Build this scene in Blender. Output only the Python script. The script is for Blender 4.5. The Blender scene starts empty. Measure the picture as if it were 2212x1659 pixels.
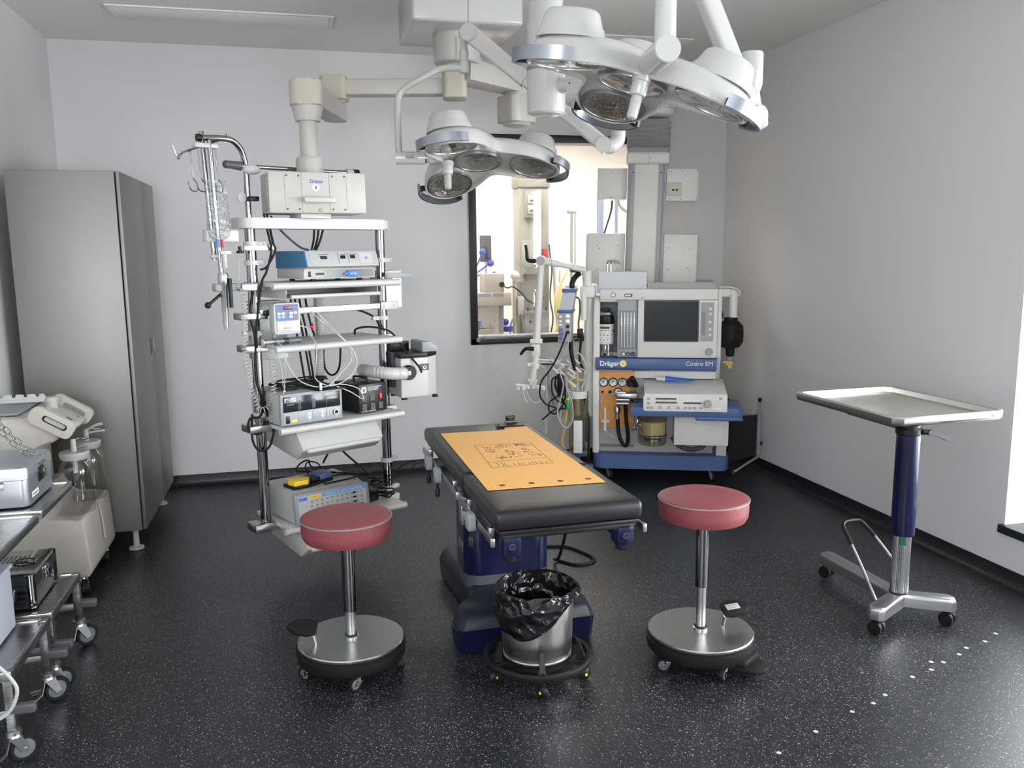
import bpy, bmesh, math, random
from mathutils import Vector as V, Matrix as MX
random.seed(7)
SC = bpy.context.scene
COL = SC.collection
PI = math.pi
def R(a): return math.radians(a)
def rotz(a): return MX.Rotation(R(a), 4, 'Z')
def rotx(a): return MX.Rotation(R(a), 4, 'X')
def roty(a): return MX.Rotation(R(a), 4, 'Y')
def tr(x, y=0, z=0): return MX.Translation(V((x, y, z)))
def frame(o, zdir, xdir=None):
    """matrix with origin o, local Z along zdir"""
    z = V(zdir).normalized()
    x = V(xdir) if xdir is not None else (V((1, 0, 0)) if abs(z.x) < .9 else V((0, 1, 0)))
    y = z.cross(x).normalized(); x = y.cross(z).normalized()
    m = MX((x, y, z)).transposed().to_4x4(); m.translation = V(o)
    return m
def spline(pts, n=6, closed=False):
    P = [V(p) for p in pts]; out = []
    N = len(P); rng = N if closed else N - 1
    for i in range(rng):
        p1, p2 = P[i], P[(i + 1) % N]
        p0 = P[i - 1] if (i > 0 or closed) else p1 * 2 - p2
        p3 = P[(i + 2) % N] if (i + 2 < N or closed) else p2 * 2 - p1
        for k in range(n):
            t = k / n
            out.append(.5 * ((2 * p1) + (p2 - p0) * t + (2 * p0 - 5 * p1 + 4 * p2 - p3) * t * t + (3 * p1 - p0 - 3 * p2 + p3) * t ** 3))
    if not closed: out.append(P[-1])
    return out
class B:
    """collects shapes into one mesh; T is the current transform, mi the material slot"""
    def __init__(s, T=None): s.bm = bmesh.new(); s.T = T or MX(); s.mi = 0
    def _fin(s, vs, T=None, sm=None):
        M_ = s.T @ T if T is not None else s.T
        fs = set()
        for v in vs:
            v.co = M_ @ v.co
            fs.update(v.link_faces)
        for f in fs:
            f.material_index = s.mi
            f.smooth = True
        return s
    def box(s, c, d, bev=0., seg=2, T=None):
        vs = bmesh.ops.create_cube(s.bm, size=1)['verts']
        for v in vs: v.co = V((v.co.x * d[0], v.co.y * d[1], v.co.z * d[2]))
        if bev > 0:
            es = list({e for v in vs for e in v.link_edges})
            r = bmesh.ops.bevel(s.bm, geom=es, offset=min(bev, min(d) * .49), segments=seg, profile=.5, affect='EDGES', clamp_overlap=True)
            vs = list({v for f in r['faces'] for v in f.verts} | {v for v in vs if v.is_valid})
            seen = set(vs); st = list(vs)
            while st:
                a = st.pop()
                for e in a.link_edges:
                    b = e.other_vert(a)
                    if b not in seen: seen.add(b); st.append(b)
            vs = list(seen)
        for v in vs: v.co = v.co + V(c)
        return s._fin(vs, T)
    def span(s, lo, hi, bev=0., seg=2, T=None):
        return s.box([(a + b) / 2 for a, b in zip(lo, hi)], [abs(b - a) for a, b in zip(lo, hi)], bev, seg, T)
    def cyl(s, p0, p1, r, r2=None, n=20, T=None):
        p0, p1 = V(p0), V(p1); L = (p1 - p0).length
        if L < 1e-6: return s
        r2 = r if r2 is None else r2
        vs = bmesh.ops.create_cone(s.bm, cap_ends=True, cap_tris=False, segments=n, radius1=max(r, 1e-5), radius2=max(r2, 1e-5), depth=L)['verts']
        m = frame((p0 + p1) / 2, p1 - p0)
        for v in vs: v.co = m @ v.co
        return s._fin(vs, T)
    def ball(s, c, r, n=16, sc=(1, 1, 1), T=None):
        vs = bmesh.ops.create_uvsphere(s.bm, u_segments=n, v_segments=max(6, n // 2), radius=r)['verts']
        for v in vs: v.co = V((v.co.x * sc[0], v.co.y * sc[1], v.co.z * sc[2])) + V(c)
        return s._fin(vs, T)
    def rings(s, rings, closed=False, caps=True, T=None):
        """loft between equal-length closed rings"""
        vr = [[s.bm.verts.new(V(p)) for p in r] for r in rings]
        n = len(vr[0]); m = len(vr)
        for i in range(m if closed else m - 1):
            a, b = vr[i], vr[(i + 1) % m]
            for k in range(n):
                try: s.bm.faces.new((a[k], a[(k + 1) % n], b[(k + 1) % n], b[k]))
                except ValueError: pass
        if caps and not closed:
            s.bm.faces.new(list(reversed(vr[0]))); s.bm.faces.new(vr[-1])
        return s._fin([v for r in vr for v in r], T)
    def lathe(s, prof, n=32, T=None, caps=True):
        return s.rings([[(max(r, 1e-4) * math.cos(2 * PI * k / n), max(r, 1e-4) * math.sin(2 * PI * k / n), z) for k in range(n)] for r, z in prof], caps=caps, T=T)
    def shell(s, prof, n=32, T=None):
        return s.rings([[(max(r, 1e-4) * math.cos(2 * PI * k / n), max(r, 1e-4) * math.sin(2 * PI * k / n), z) for k in range(n)] for r, z in prof], closed=True, caps=False, T=T)
    def tube(s, pts, r, n=8, sm=5, closed=False, T=None):
        P = spline(pts, sm, closed) if sm > 0 else [V(p) for p in pts]
        Q = [P[0]]
        for p in P[1:]:
            if (p - Q[-1]).length > 1e-5: Q.append(p)
        P = Q; N = len(P); rg = []; nrm = None
        for i in range(N):
            if closed: t = P[(i + 1) % N] - P[i - 1]
            else: t = P[min(i + 1, N - 1)] - P[max(i - 1, 0)]
            t.normalize()
            if nrm is None:
                nrm = t.cross(V((0, 0, 1)) if abs(t.z) < .9 else V((1, 0, 0))).normalized()
            else:
                nrm = (nrm - t * nrm.dot(t)).normalized()
            b = t.cross(nrm)
            rr = r(i / (N - 1)) if callable(r) else r
            rg.append([P[i] + (nrm * math.cos(2 * PI * k / n) + b * math.sin(2 * PI * k / n)) * rr for k in range(n)])
        return s.rings(rg, closed=closed, T=T)
    def sweep(s, pts, w, h, up=(0, 0, 1), T=None, bevf=.15):
        """flat bar w wide (sideways) by h high along a path"""
        P = [V(p) for p in pts]; rg = []; U = V(up)
        for i in range(len(P)):
            t = (P[min(i + 1, len(P) - 1)] - P[max(i - 1, 0)]).normalized()
            sd = t.cross(U).normalized(); u = sd.cross(t)
            rg.append([P[i] + sd * a * w / 2 + u * b * h / 2 for a, b in ((-1, -1), (1, -1), (1, 1), (-1, 1))])
        return s.rings(rg, T=T)
    def prism(s, poly, z0, z1, T=None, bev=0., seg=2):
        lo = [s.bm.verts.new((x, y, z0)) for x, y in poly]; hi = [s.bm.verts.new((x, y, z1)) for x, y in poly]
        n = len(poly); fs = []
        fs.append(s.bm.faces.new(list(reversed(lo)))); fs.append(s.bm.faces.new(hi))
        for k in range(n): fs.append(s.bm.faces.new((lo[k], lo[(k + 1) % n], hi[(k + 1) % n], hi[k])))
        vs = lo + hi
        if bev > 0:
            es = list({e for f in fs for e in f.edges})
            r = bmesh.ops.bevel(s.bm, geom=es, offset=bev, segments=seg, profile=.5, affect='EDGES', clamp_overlap=True)
            vs = [v for v in vs if v.is_valid] + [v for f in r['faces'] for v in f.verts]
            seen = set(vs); st = list(seen)
            while st:
                a = st.pop()
                for e in a.link_edges:
                    b = e.other_vert(a)
                    if b not in seen: seen.add(b); st.append(b)
            vs = list(seen)
        return s._fin(list(set(vs)), T)
    def poly(s, pts, T=None):
        vs = [s.bm.verts.new(V(p)) for p in pts]; s.bm.faces.new(vs)
        return s._fin(vs, T)
    def build(s, name, mats, parent=None, ang=38, loc=None):
        bmesh.ops.recalc_face_normals(s.bm, faces=s.bm.faces[:])
        me = bpy.data.meshes.new(name); s.bm.to_mesh(me); s.bm.free()
        for m in (mats if isinstance(mats, (list, tuple)) else [mats]): me.materials.append(m)
        me.set_sharp_from_angle(angle=R(ang))
        o = bpy.data.objects.new(name, me); COL.objects.link(o)
        if parent is not None: o.parent = parent
        if loc is not None: o.location = loc
        return o
def rrect(w, h, r, n=4, cx=0, cy=0):
    out = []
    for qx, qy, a0 in ((1, 1, 0), (-1, 1, 90), (-1, -1, 180), (1, -1, 270)):
        for k in range(n + 1):
            a = R(a0 + 90 * k / n)
            out.append((cx + qx * (w / 2 - r) + r * math.cos(a), cy + qy * (h / 2 - r) + r * math.sin(a)))
    return out
def circ(r, n=24, cx=0, cy=0): return [(cx + r * math.cos(2 * PI * k / n), cy + r * math.sin(2 * PI * k / n)) for k in range(n)]
def thing(name, label, cat, loc=(0, 0, 0), rz=0., group=None, mat=None):
    o = bpy.data.objects.new(name, None); COL.objects.link(o)
    o.empty_display_size = .1
    if mat is not None: o.matrix_world = mat
    else: o.location = loc; o.rotation_euler = (0, 0, R(rz))
    o['label'] = label; o['category'] = cat
    if group: o['group'] = group
    return o
def tag(o, label, cat, group=None):
    o['label'] = label; o['category'] = cat
    if group: o['group'] = group
    return o
def struct(o, label=None, cat=None):
    o['kind'] = 'structure'
    if label: o['label'] = label
    if cat: o['category'] = cat
    return o
def copy_tree(o, parent=None):
    c = o.copy(); COL.objects.link(c)
    if parent is not None: c.parent = parent
    for ch in list(o.children): copy_tree(ch, c)
    return c
def text(name, body, size, T, mat, parent=None, ext=.0004, align='LEFT', space=1., bold=0.):
    """flat raised lettering: local X right, local Y up, facing local Z"""
    cu = bpy.data.curves.new(name, 'FONT'); cu.body = body; cu.size = size; cu.extrude = ext; cu.align_x = align; cu.space_character = space
    cu.offset = bold; cu.resolution_u = 3
    t = bpy.data.objects.new(name, cu); COL.objects.link(t)
    bpy.context.view_layer.update()
    me = bpy.data.meshes.new_from_object(t.evaluated_get(bpy.context.evaluated_depsgraph_get()))
    bpy.data.objects.remove(t); me.name = name
    me.transform(T); me.materials.clear(); me.materials.append(mat)
    o = bpy.data.objects.new(name, me); COL.objects.link(o)
    if parent is not None: o.parent = parent
    return o
# face matrix: plane standing upright whose normal is -Y (towards the front of a thing); x right, y up
def front(x, y, z, tilt=0): return tr(x, y, z) @ rotx(90 + tilt)
# ---------------------------------------------------------------- materials
def newmat(name):
    m = bpy.data.materials.new(name); m.use_nodes = True
    nt = m.node_tree; return m, nt, nt.nodes['Principled BSDF'], nt.nodes['Material Output']
def mat(name, col, rough=.5, metal=0., bump=0., bscale=200., spec=None, var=0., vscale=8., coat=0., trans=0., ior=1.45, emit=None, estr=0., aniso=0., alpha=1.):
    m, nt, b, out = newmat(name)
    c = tuple(col) + (1.,)
    b.inputs['Base Color'].default_value = c; b.inputs['Roughness'].default_value = rough; b.inputs['Metallic'].default_value = metal
    b.inputs['IOR'].default_value = ior
    if spec is not None: b.inputs['Specular IOR Level'].default_value = spec
    if coat: b.inputs['Coat Weight'].default_value = coat; b.inputs['Coat Roughness'].default_value = .1
    if trans: b.inputs['Transmission Weight'].default_value = trans
    if alpha < 1: b.inputs['Alpha'].default_value = alpha
    if emit: b.inputs['Emission Color'].default_value = tuple(emit) + (1.,); b.inputs['Emission Strength'].default_value = estr
    if aniso: b.inputs['Anisotropic'].default_value = aniso
    tc = nt.nodes.new('ShaderNodeTexCoord')
    if var:
        nz = nt.nodes.new('ShaderNodeTexNoise'); nz.inputs['Scale'].default_value = vscale; nz.inputs['Detail'].default_value = 4
        nt.links.new(tc.outputs['Object'], nz.inputs['Vector'])
        mx = nt.nodes.new('ShaderNodeMix'); mx.data_type = 'RGBA'
        mx.inputs['A'].default_value = tuple(x * (1 - var) for x in col) + (1.,); mx.inputs['B'].default_value = tuple(min(1, x * (1 + var)) for x in col) + (1.,)
        nt.links.new(nz.outputs['Fac'], mx.inputs['Factor']); nt.links.new(mx.outputs['Result'], b.inputs['Base Color'])
    if bump:
        nz = nt.nodes.new('ShaderNodeTexNoise'); nz.inputs['Scale'].default_value = bscale; nz.inputs['Detail'].default_value = 3
        nt.links.new(tc.outputs['Object'], nz.inputs['Vector'])
        bp = nt.nodes.new('ShaderNodeBump'); bp.inputs['Strength'].default_value = bump; bp.inputs['Distance'].default_value = .002
        nt.links.new(nz.outputs['Fac'], bp.inputs['Height']); nt.links.new(bp.outputs['Normal'], b.inputs['Normal'])
    return m
def brushed(name, col, rough, axis=(1, 1, 60), k=.12):
    m, nt, b, out = newmat(name)
    b.inputs['Metallic'].default_value = 1.; b.inputs['Base Color'].default_value = tuple(col) + (1.,)
    tc = nt.nodes.new('ShaderNodeTexCoord'); mp = nt.nodes.new('ShaderNodeMapping'); mp.inputs['Scale'].default_value = axis
    nz = nt.nodes.new('ShaderNodeTexNoise'); nz.inputs['Scale'].default_value = 12; nz.inputs['Detail'].default_value = 5
    nt.links.new(tc.outputs['Object'], mp.inputs['Vector']); nt.links.new(mp.outputs['Vector'], nz.inputs['Vector'])
    mr = nt.nodes.new('ShaderNodeMapRange'); mr.inputs['To Min'].default_value = rough - k * .6; mr.inputs['To Max'].default_value = rough + k
    nt.links.new(nz.outputs['Fac'], mr.inputs['Value']); nt.links.new(mr.outputs['Result'], b.inputs['Roughness'])
    bp = nt.nodes.new('ShaderNodeBump'); bp.inputs['Strength'].default_value = .06; bp.inputs['Distance'].default_value = .001
    nt.links.new(nz.outputs['Fac'], bp.inputs['Height']); nt.links.new(bp.outputs['Normal'], b.inputs['Normal'])
    return m
def speckle(name, base, speck, scale, thr, rough, var=.25):
    m, nt, b, out = newmat(name); L = nt.links
    tc = nt.nodes.new('ShaderNodeTexCoord')
    def layer(sc, th, rad):
        vo = nt.nodes.new('ShaderNodeTexVoronoi'); vo.inputs['Scale'].default_value = sc
        L.new(tc.outputs['Object'], vo.inputs['Vector'])
        sp = nt.nodes.new('ShaderNodeSeparateColor'); L.new(vo.outputs['Color'], sp.inputs['Color'])
        g = nt.nodes.new('ShaderNodeMath'); g.operation = 'GREATER_THAN'; g.inputs[1].default_value = th; L.new(sp.outputs['Red'], g.inputs[0])
        rr = nt.nodes.new('ShaderNodeMath'); rr.operation = 'MULTIPLY'; rr.inputs[1].default_value = rad; L.new(sp.outputs['Green'], rr.inputs[0])
        l = nt.nodes.new('ShaderNodeMath'); l.operation = 'LESS_THAN'; L.new(vo.outputs['Distance'], l.inputs[0]); L.new(rr.outputs[0], l.inputs[1])
        p = nt.nodes.new('ShaderNodeMath'); p.operation = 'MULTIPLY'; L.new(g.outputs[0], p.inputs[0]); L.new(l.outputs[0], p.inputs[1])
        q = nt.nodes.new('ShaderNodeMath'); q.operation = 'MULTIPLY'; L.new(p.outputs[0], q.inputs[0]); L.new(sp.outputs['Blue'], q.inputs[1])
        return q
    a = layer(scale, thr, .52); c = layer(scale * 1.9, thr + .1, .5)
    mxx = nt.nodes.new('ShaderNodeMath'); mxx.operation = 'MAXIMUM'; L.new(a.outputs[0], mxx.inputs[0]); L.new(c.outputs[0], mxx.inputs[1])
    nz = nt.nodes.new('ShaderNodeTexNoise'); nz.inputs['Scale'].default_value = 350; nz.inputs['Detail'].default_value = 2; L.new(tc.outputs['Object'], nz.inputs['Vector'])
    m0 = nt.nodes.new('ShaderNodeMix'); m0.data_type = 'RGBA'
    m0.inputs['A'].default_value = tuple(x * (1 - var) for x in base) + (1.,); m0.inputs['B'].default_value = tuple(x * (1 + var) for x in base) + (1.,)
    L.new(nz.outputs['Fac'], m0.inputs['Factor'])
    m1 = nt.nodes.new('ShaderNodeMix'); m1.data_type = 'RGBA'; L.new(mxx.outputs[0], m1.inputs['Factor']); L.new(m0.outputs['Result'], m1.inputs['A']); m1.inputs['B'].default_value = tuple(speck) + (1.,)
    L.new(m1.outputs['Result'], b.inputs['Base Color'])
    n2 = nt.nodes.new('ShaderNodeTexNoise'); n2.inputs['Scale'].default_value = 1.6; n2.inputs['Detail'].default_value = 5; L.new(tc.outputs['Object'], n2.inputs['Vector'])
    mr = nt.nodes.new('ShaderNodeMapRange'); mr.inputs['To Min'].default_value = rough - .08; mr.inputs['To Max'].default_value = rough + .1
    L.new(n2.outputs['Fac'], mr.inputs['Value']); L.new(mr.outputs['Result'], b.inputs['Roughness'])
    bp = nt.nodes.new('ShaderNodeBump'); bp.inputs['Strength'].default_value = .1; bp.inputs['Distance'].default_value = .001
    L.new(nz.outputs['Fac'], bp.inputs['Height']); L.new(bp.outputs['Normal'], b.inputs['Normal'])
    return m
def glassy(name, col, rough=.03, mixt=.35, ior=1.45, bump=0.):
    """thin clear sheet: mostly see-through with real Fresnel reflections"""
    m, nt, b, out = newmat(name); L = nt.links
    nt.nodes.remove(b)
    t = nt.nodes.new('ShaderNodeBsdfTransparent'); t.inputs['Color'].default_value = tuple(col) + (1.,)
    g = nt.nodes.new('ShaderNodeBsdfGlossy'); g.inputs['Roughness'].default_value = rough
    fr = nt.nodes.new('ShaderNodeFresnel'); fr.inputs['IOR'].default_value = ior
    ad = nt.nodes.new('ShaderNodeMath'); ad.operation = 'ADD'; ad.inputs[1].default_value = mixt * .1; L.new(fr.outputs[0], ad.inputs[0])
    ge = nt.nodes.new('ShaderNodeNewGeometry'); iv = nt.nodes.new('ShaderNodeMath'); iv.operation = 'SUBTRACT'; iv.inputs[0].default_value = 1.; L.new(ge.outputs['Backfacing'], iv.inputs[1])
    mu = nt.nodes.new('ShaderNodeMath'); mu.operation = 'MULTIPLY'; L.new(ad.outputs[0], mu.inputs[0]); L.new(iv.outputs[0], mu.inputs[1])
    mx = nt.nodes.new('ShaderNodeMixShader'); L.new(mu.outputs[0], mx.inputs[0]); L.new(t.outputs[0], mx.inputs[1]); L.new(g.outputs[0], mx.inputs[2])
    L.new(mx.outputs[0], out.inputs['Surface'])
    if bump:
        tc = nt.nodes.new('ShaderNodeTexCoord'); nz = nt.nodes.new('ShaderNodeTexNoise'); nz.inputs['Scale'].default_value = 38; nz.inputs['Detail'].default_value = 3; nz.inputs['Distortion'].default_value = 1.5
        L.new(tc.outputs['Object'], nz.inputs['Vector']); bp = nt.nodes.new('ShaderNodeBump'); bp.inputs['Strength'].default_value = 1.; bp.inputs['Distance'].default_value = bump
        L.new(nz.outputs['Fac'], bp.inputs['Height']); L.new(bp.outputs['Normal'], g.inputs['Normal']); L.new(bp.outputs['Normal'], fr.inputs['Normal'])
    return m
M = {}
M['wall'] = mat('wall_paint', (.67, .665, .667), .75, bump=.08, bscale=420)
M['ceil'] = mat('ceiling_paint', (.80, .80, .79), .8, bump=.05, bscale=300)
M['floor'] = speckle('speckled_rubber_floor', (.0115, .0125, .0150), (.32, .32, .33), 185, .65, .36)
M['skirt'] = speckle('speckled_skirting', (.009, .0095, .011), (.22, .22, .22), 185, .8, .36)
M['steel'] = brushed('brushed_steel', (.56, .555, .54), .30, (60, 60, 1))
M['steelh'] = brushed('brushed_steel_flat', (.42, .42, .415), .26, (1, 60, 60))
M['cabsteel'] = brushed('cabinet_steel', (.32, .315, .308), .52, (1, 1, 14), .06)
M['disc'] = brushed('stool_steel', (.50, .50, .49), .27, (30, 30, 30))
M['chrome'] = mat('polished_chrome', (.31, .31, .32), .10, 1.)
M['satin'] = mat('satin_metal', (.44, .44, .45), .34, 1.)
M['railm'] = mat('grab_rail_metal', (.30, .32, .36), .35, .9)
M['hub'] = mat('caster_hub_grey', (.13, .135, .14), .4)
M['alu'] = mat('matte_aluminium', (.56, .58, .63), .42, 1., bump=.05, bscale=600)
M['tray'] = mat('tray_steel', (.70, .69, .66), .33, 1.)
M['white'] = mat('white_plastic', (.46, .46, .45), .38, bump=.03, bscale=900)
M['lamp'] = mat('lamp_enamel', (.42, .42, .41), .22, coat=.4)
M['pend'] = mat('pendant_grey_white', (.43, .42, .395), .42, bump=.03, bscale=700)
M['mwhite'] = mat('machine_white', (.74, .73, .70), .4, bump=.03, bscale=900)
M['cream'] = mat('pendant_cream', (.42, .39, .325), .5, bump=.03, bscale=700)
M['beige'] = mat('machine_beige', (.43, .415, .375), .45, bump=.04, bscale=900)
M['lgrey'] = mat('light_grey_plastic', (.38, .38, .375), .45, bump=.03, bscale=900)
M['mgrey'] = mat('mid_grey_plastic', (.26, .27, .29), .45)
M['dgrey'] = mat('dark_grey_plastic', (.07, .07, .075), .45)
M['black'] = mat('black_plastic', (.009, .009, .0095), .38, spec=.35)
M['rubber'] = mat('black_rubber', (.009, .009, .0095), .55, spec=.28, bump=.06, bscale=500)
M['navy'] = mat('navy_enamel', (.0045, .0065, .034), .22, coat=.3, bump=.03, bscale=500)
M['navyg'] = mat('navy_grey_cover', (.0085, .0095, .021), .42)
M['blue'] = mat('steel_blue_paint', (.075, .125, .29), .4, bump=.03, bscale=700)
M['blue2'] = mat('bright_blue', (.03, .16, .62), .4)
M['teal'] = mat('petrol_blue', (.045, .17, .30), .45)
M['yellow'] = mat('yellow_plastic', (.80, .56, .03), .4)
M['orange'] = mat('orange_panel', (.70, .33, .10), .5)
M['paper'] = mat('yellow_orange_sheet', (.78, .42, .115), .55, bump=.03, bscale=60)
M['ink'] = mat('dark_ink', (.10, .07, .04), .6)
M['inkb'] = mat('blue_ink', (.06, .11, .42), .5)
M['inkw'] = mat('white_ink', (.8, .8, .8), .5)
M['inkg'] = mat('grey_ink', (.22, .22, .22), .5)
M['leather'] = mat('black_leatherette', (.011, .011, .012), .36, bump=.10, bscale=260)
M['screen'] = mat('dark_screen', (.016, .019, .022), .12)
M['redd'] = mat('dark_red_display', (.16, .01, .012), .3)
M['red'] = mat('red_plastic', (.55, .02, .02), .4)
M['green'] = mat('green_plastic', (.04, .34, .10), .45)
M['mint'] = mat('mint_key', (.42, .78, .42), .5)
M['gold'] = mat('brass_yellow', (.62, .42, .12), .4)
M['glass'] = glassy('clear_glass', (.95, .95, .95), .02, .6)
M['jar'] = glassy('bottle_glass', (.93, .93, .925), .03, .7, 1.5)
M['clear'] = glassy('clear_plastic', (.90, .91, .92), .08, .9)
M['amber'] = glassy('tinted_canister', (.80, .75, .60), .08, .7)
M['tubing'] = mat('clear_tubing', (.70, .70, .68), .2, trans=.35)
M['dark'] = mat('dark_recess', (.006, .006, .006), .7)
def vinyl():
    m, nt, b, out = newmat('red_vinyl'); L = nt.links
    b.inputs['Base Color'].default_value = (.21, .048, .056, 1); b.inputs['Roughness'].default_value = .46
    tc = nt.nodes.new('ShaderNodeTexCoord'); vo = nt.nodes.new('ShaderNodeTexVoronoi'); vo.inputs['Scale'].default_value = 190
    L.new(tc.outputs['Object'], vo.inputs['Vector'])
    bp = nt.nodes.new('ShaderNodeBump'); bp.inputs['Strength'].default_value = .35; bp.inputs['Distance'].default_value = .0015; bp.invert = True
    L.new(vo.outputs['Distance'], bp.inputs['Height']); L.new(bp.outputs['Normal'], b.inputs['Normal'])
    return m
M['vinyl'] = vinyl()
# ---------------------------------------------------------------- camera (27 mm-equivalent phone lens, held at 1.65 m)
cam = bpy.data.cameras.new('camera'); cam.sensor_fit = 'HORIZONTAL'; cam.sensor_width = 36.; cam.lens = 1839.48 / 2212 * 36; cam.clip_start = .05
co = bpy.data.objects.new('camera', cam); COL.objects.link(co)
yw, pt, rl = R(13.7315), R(8.9285), R(-.568)
F_ = V((math.sin(yw) * math.cos(pt), math.cos(yw) * math.cos(pt), -math.sin(pt)))
R_ = V((math.cos(yw), -math.sin(yw), 0)); U_ = R_.cross(F_)
R2, U2 = R_ * math.cos(rl) + U_ * math.sin(rl), U_ * math.cos(rl) - R_ * math.sin(rl)
mw = MX((R2, U2, -F_)).transposed().to_4x4(); mw.translation = V((0, 0, 1.65)); co.matrix_world = mw
SC.camera = co
# ---------------------------------------------------------------- room shell
XL, XR, YB, YF, ZC = -1.53, 3.31, 6.335, -1.1, 3.033
YN = 10.2                                     # far wall of the adjoining room
b = B(); b.span((XL - .3, YF - .3, -.12), (6.2, YN + .2, 0)); struct(b.build('floor', M['floor']))
b = B(); b.span((XL - .3, YF - .3, ZC), (6.2, YN + .2, ZC + .2)); struct(b.build('ceiling', M['ceil']))
b = B(); b.span((XL - .2, YF - .2, 0), (XL, YN, ZC)); struct(b.build('wall_left', M['wall']))
# right wall with two tall window openings
W1, W2 = (1.55, 3.345), (-.75, .95)
ZS, ZT = .29, 2.62
WD = .36
b = B()
for y0, y1, z0, z1 in ((W1[1], YB + .17, 0, ZC), (W2[1], W1[0], 0, ZC), (YF - .2, W2[0], 0, ZC), (*W1, 0, ZS - .045), (*W1, ZT, ZC), (*W2, 0, ZS - .045), (*W2, ZT, ZC)):
    b.span((XR, y0, z0), (XR + WD, y1, z1))
struct(b.build('wall_right', M['wall']))
# back wall with the window to the next theatre
WX0, WX1, WZ0, WZ1 = 1.283, 2.62, .985, 2.445
b = B()
b.span((XL, YB, 0), (WX0, YB + .16, ZC)); b.span((WX1, YB, 0), (XR, YB + .16, ZC)); b.span((WX0, YB, 0), (WX1, YB + .16, WZ0)); b.span((WX0, YB, WZ1), (WX1, YB + .16, ZC))
struct(b.build('wall_back', M['wall']))
# wall behind the camera
b = B()
FW = (-1.25, .15, 1.2, 2.5)  # opening of an unseen window added to brighten camera-facing surfaces
b.span((XL - .2, YF - .2, 0), (FW[0], YF, ZC)); b.span((FW[1], YF - .2, 0), (XR + WD, YF, ZC)); b.span((FW[0], YF - .2, 0), (FW[1], YF, FW[2])); b.span((FW[0], YF - .2, FW[3]), (FW[1], YF, ZC))
struct(b.build('wall_front', M['wall']))
# coved skirting
def skirt(name, p0, p1, nrm):
    p0, p1, n = V(p0), V(p1), V(nrm); b = B()
    prof = [(0.0005, .078), (.006, .078), (.007, .03), (.012, .014), (.022, .005), (.036, .0012), (.0005, .0012)]
    b.rings([[p + n * q + V((0, 0, z)) for q, z in prof] for p in (p0, p1)])
    struct(b.build(name, M['skirt']))
skirt('baseboard_back', (XL, YB, 0), (XR, YB, 0), (0, -1, 0))
skirt('baseboard_right', (XR, YF, 0), (XR, YB, 0), (-1, 0, 0))
skirt('baseboard_left', (XL, YF, 0), (XL, YB, 0), (1, 0, 0))
# windows of the right wall: sill board, frame, glass
M['frame'] = mat('window_frame_grey', (.42, .42, .43), .4); M['sill'] = mat('dark_sill', (.018, .021, .032), .3)
for i, (y0, y1) in enumerate((W1, W2)):
    b = B(); b.span((XR - .022, y0 - .012, ZS - .042), (XR + WD - .06, y1 + .022, ZS), .003); s = b.build('trim_%d' % (i + 1), M['sill']); struct(s)
    b = B(); x = XR + WD - .05
    for c in ((y0, y0 + .06, ZS, ZT), (y1 - .06, y1, ZS, ZT), ((y0 + y1) / 2 - .03, (y0 + y1) / 2 + .03, ZS, ZT), (y0, y1, ZS, ZS + .07), (y0, y1, ZT - .06, ZT)):
        b.span((x - .03, c[0], c[2]), (x + .03, c[1], c[3]), .004)
    w = b.build('window_%d' % (i + 1), M['frame']); struct(w)
    b = B(); b.span((x - .004, y0 + .05, ZS + .06), (x + .004, y1 - .05, ZT - .05)); g = b.build('pane', M['glass'], w)
b = B()
for c in ((FW[0], FW[0] + .06, FW[2], FW[3]), (FW[1] - .06, FW[1], FW[2], FW[3]), (FW[0], FW[1], FW[2], FW[2] + .06), (FW[0], FW[1], FW[3] - .06, FW[3])):
    b.span((c[0], YF - .14, c[2]), (c[1], YF - .08, c[3]), .004)
w = b.build('window_4', M['frame']); struct(w)  # frame of the added window behind the camera
b = B(); b.span((FW[0] + .05, YF - .114, FW[2] + .05), (FW[1] - .05, YF - .106, FW[3] - .05)); b.build('pane', M['glass'], w)
# black-framed inner window
M['bframe'] = mat('black_window_frame', (.010, .010, .010), .45)
b = B(); fw = .053
for x0, x1, z0, z1 in ((WX0 - fw, WX1 + fw, WZ0 - fw + .01, WZ0), (WX0 - fw, WX1 + fw, WZ1, WZ1 + fw), (WX0 - fw, WX0, WZ0 - .04, WZ1 + fw), (WX1, WX1 + fw, WZ0 - .04, WZ1 + fw)):
    b.span((x0, YB - .022, z0), (x1, YB + .03, z1), .002)
w = b.build('window_3', M['bframe']); struct(w)
b = B(); b.span((WX0, YB + .012, WZ0), (WX1, YB + .018, WZ1)); b.build('pane', M['glass'], w)
b = B(); b.span((WX0, YB + .03, WZ0 + .001), (WX1, YB + .16, WZ0 + .016)); struct(b.build('trim_3', M['satin']))
b = B(); b.box((WX0 + .0, YB - .025, WZ0 - .005), (.03, .006, .03)); b.build('corner_clip', M['mgrey'], w)
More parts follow.
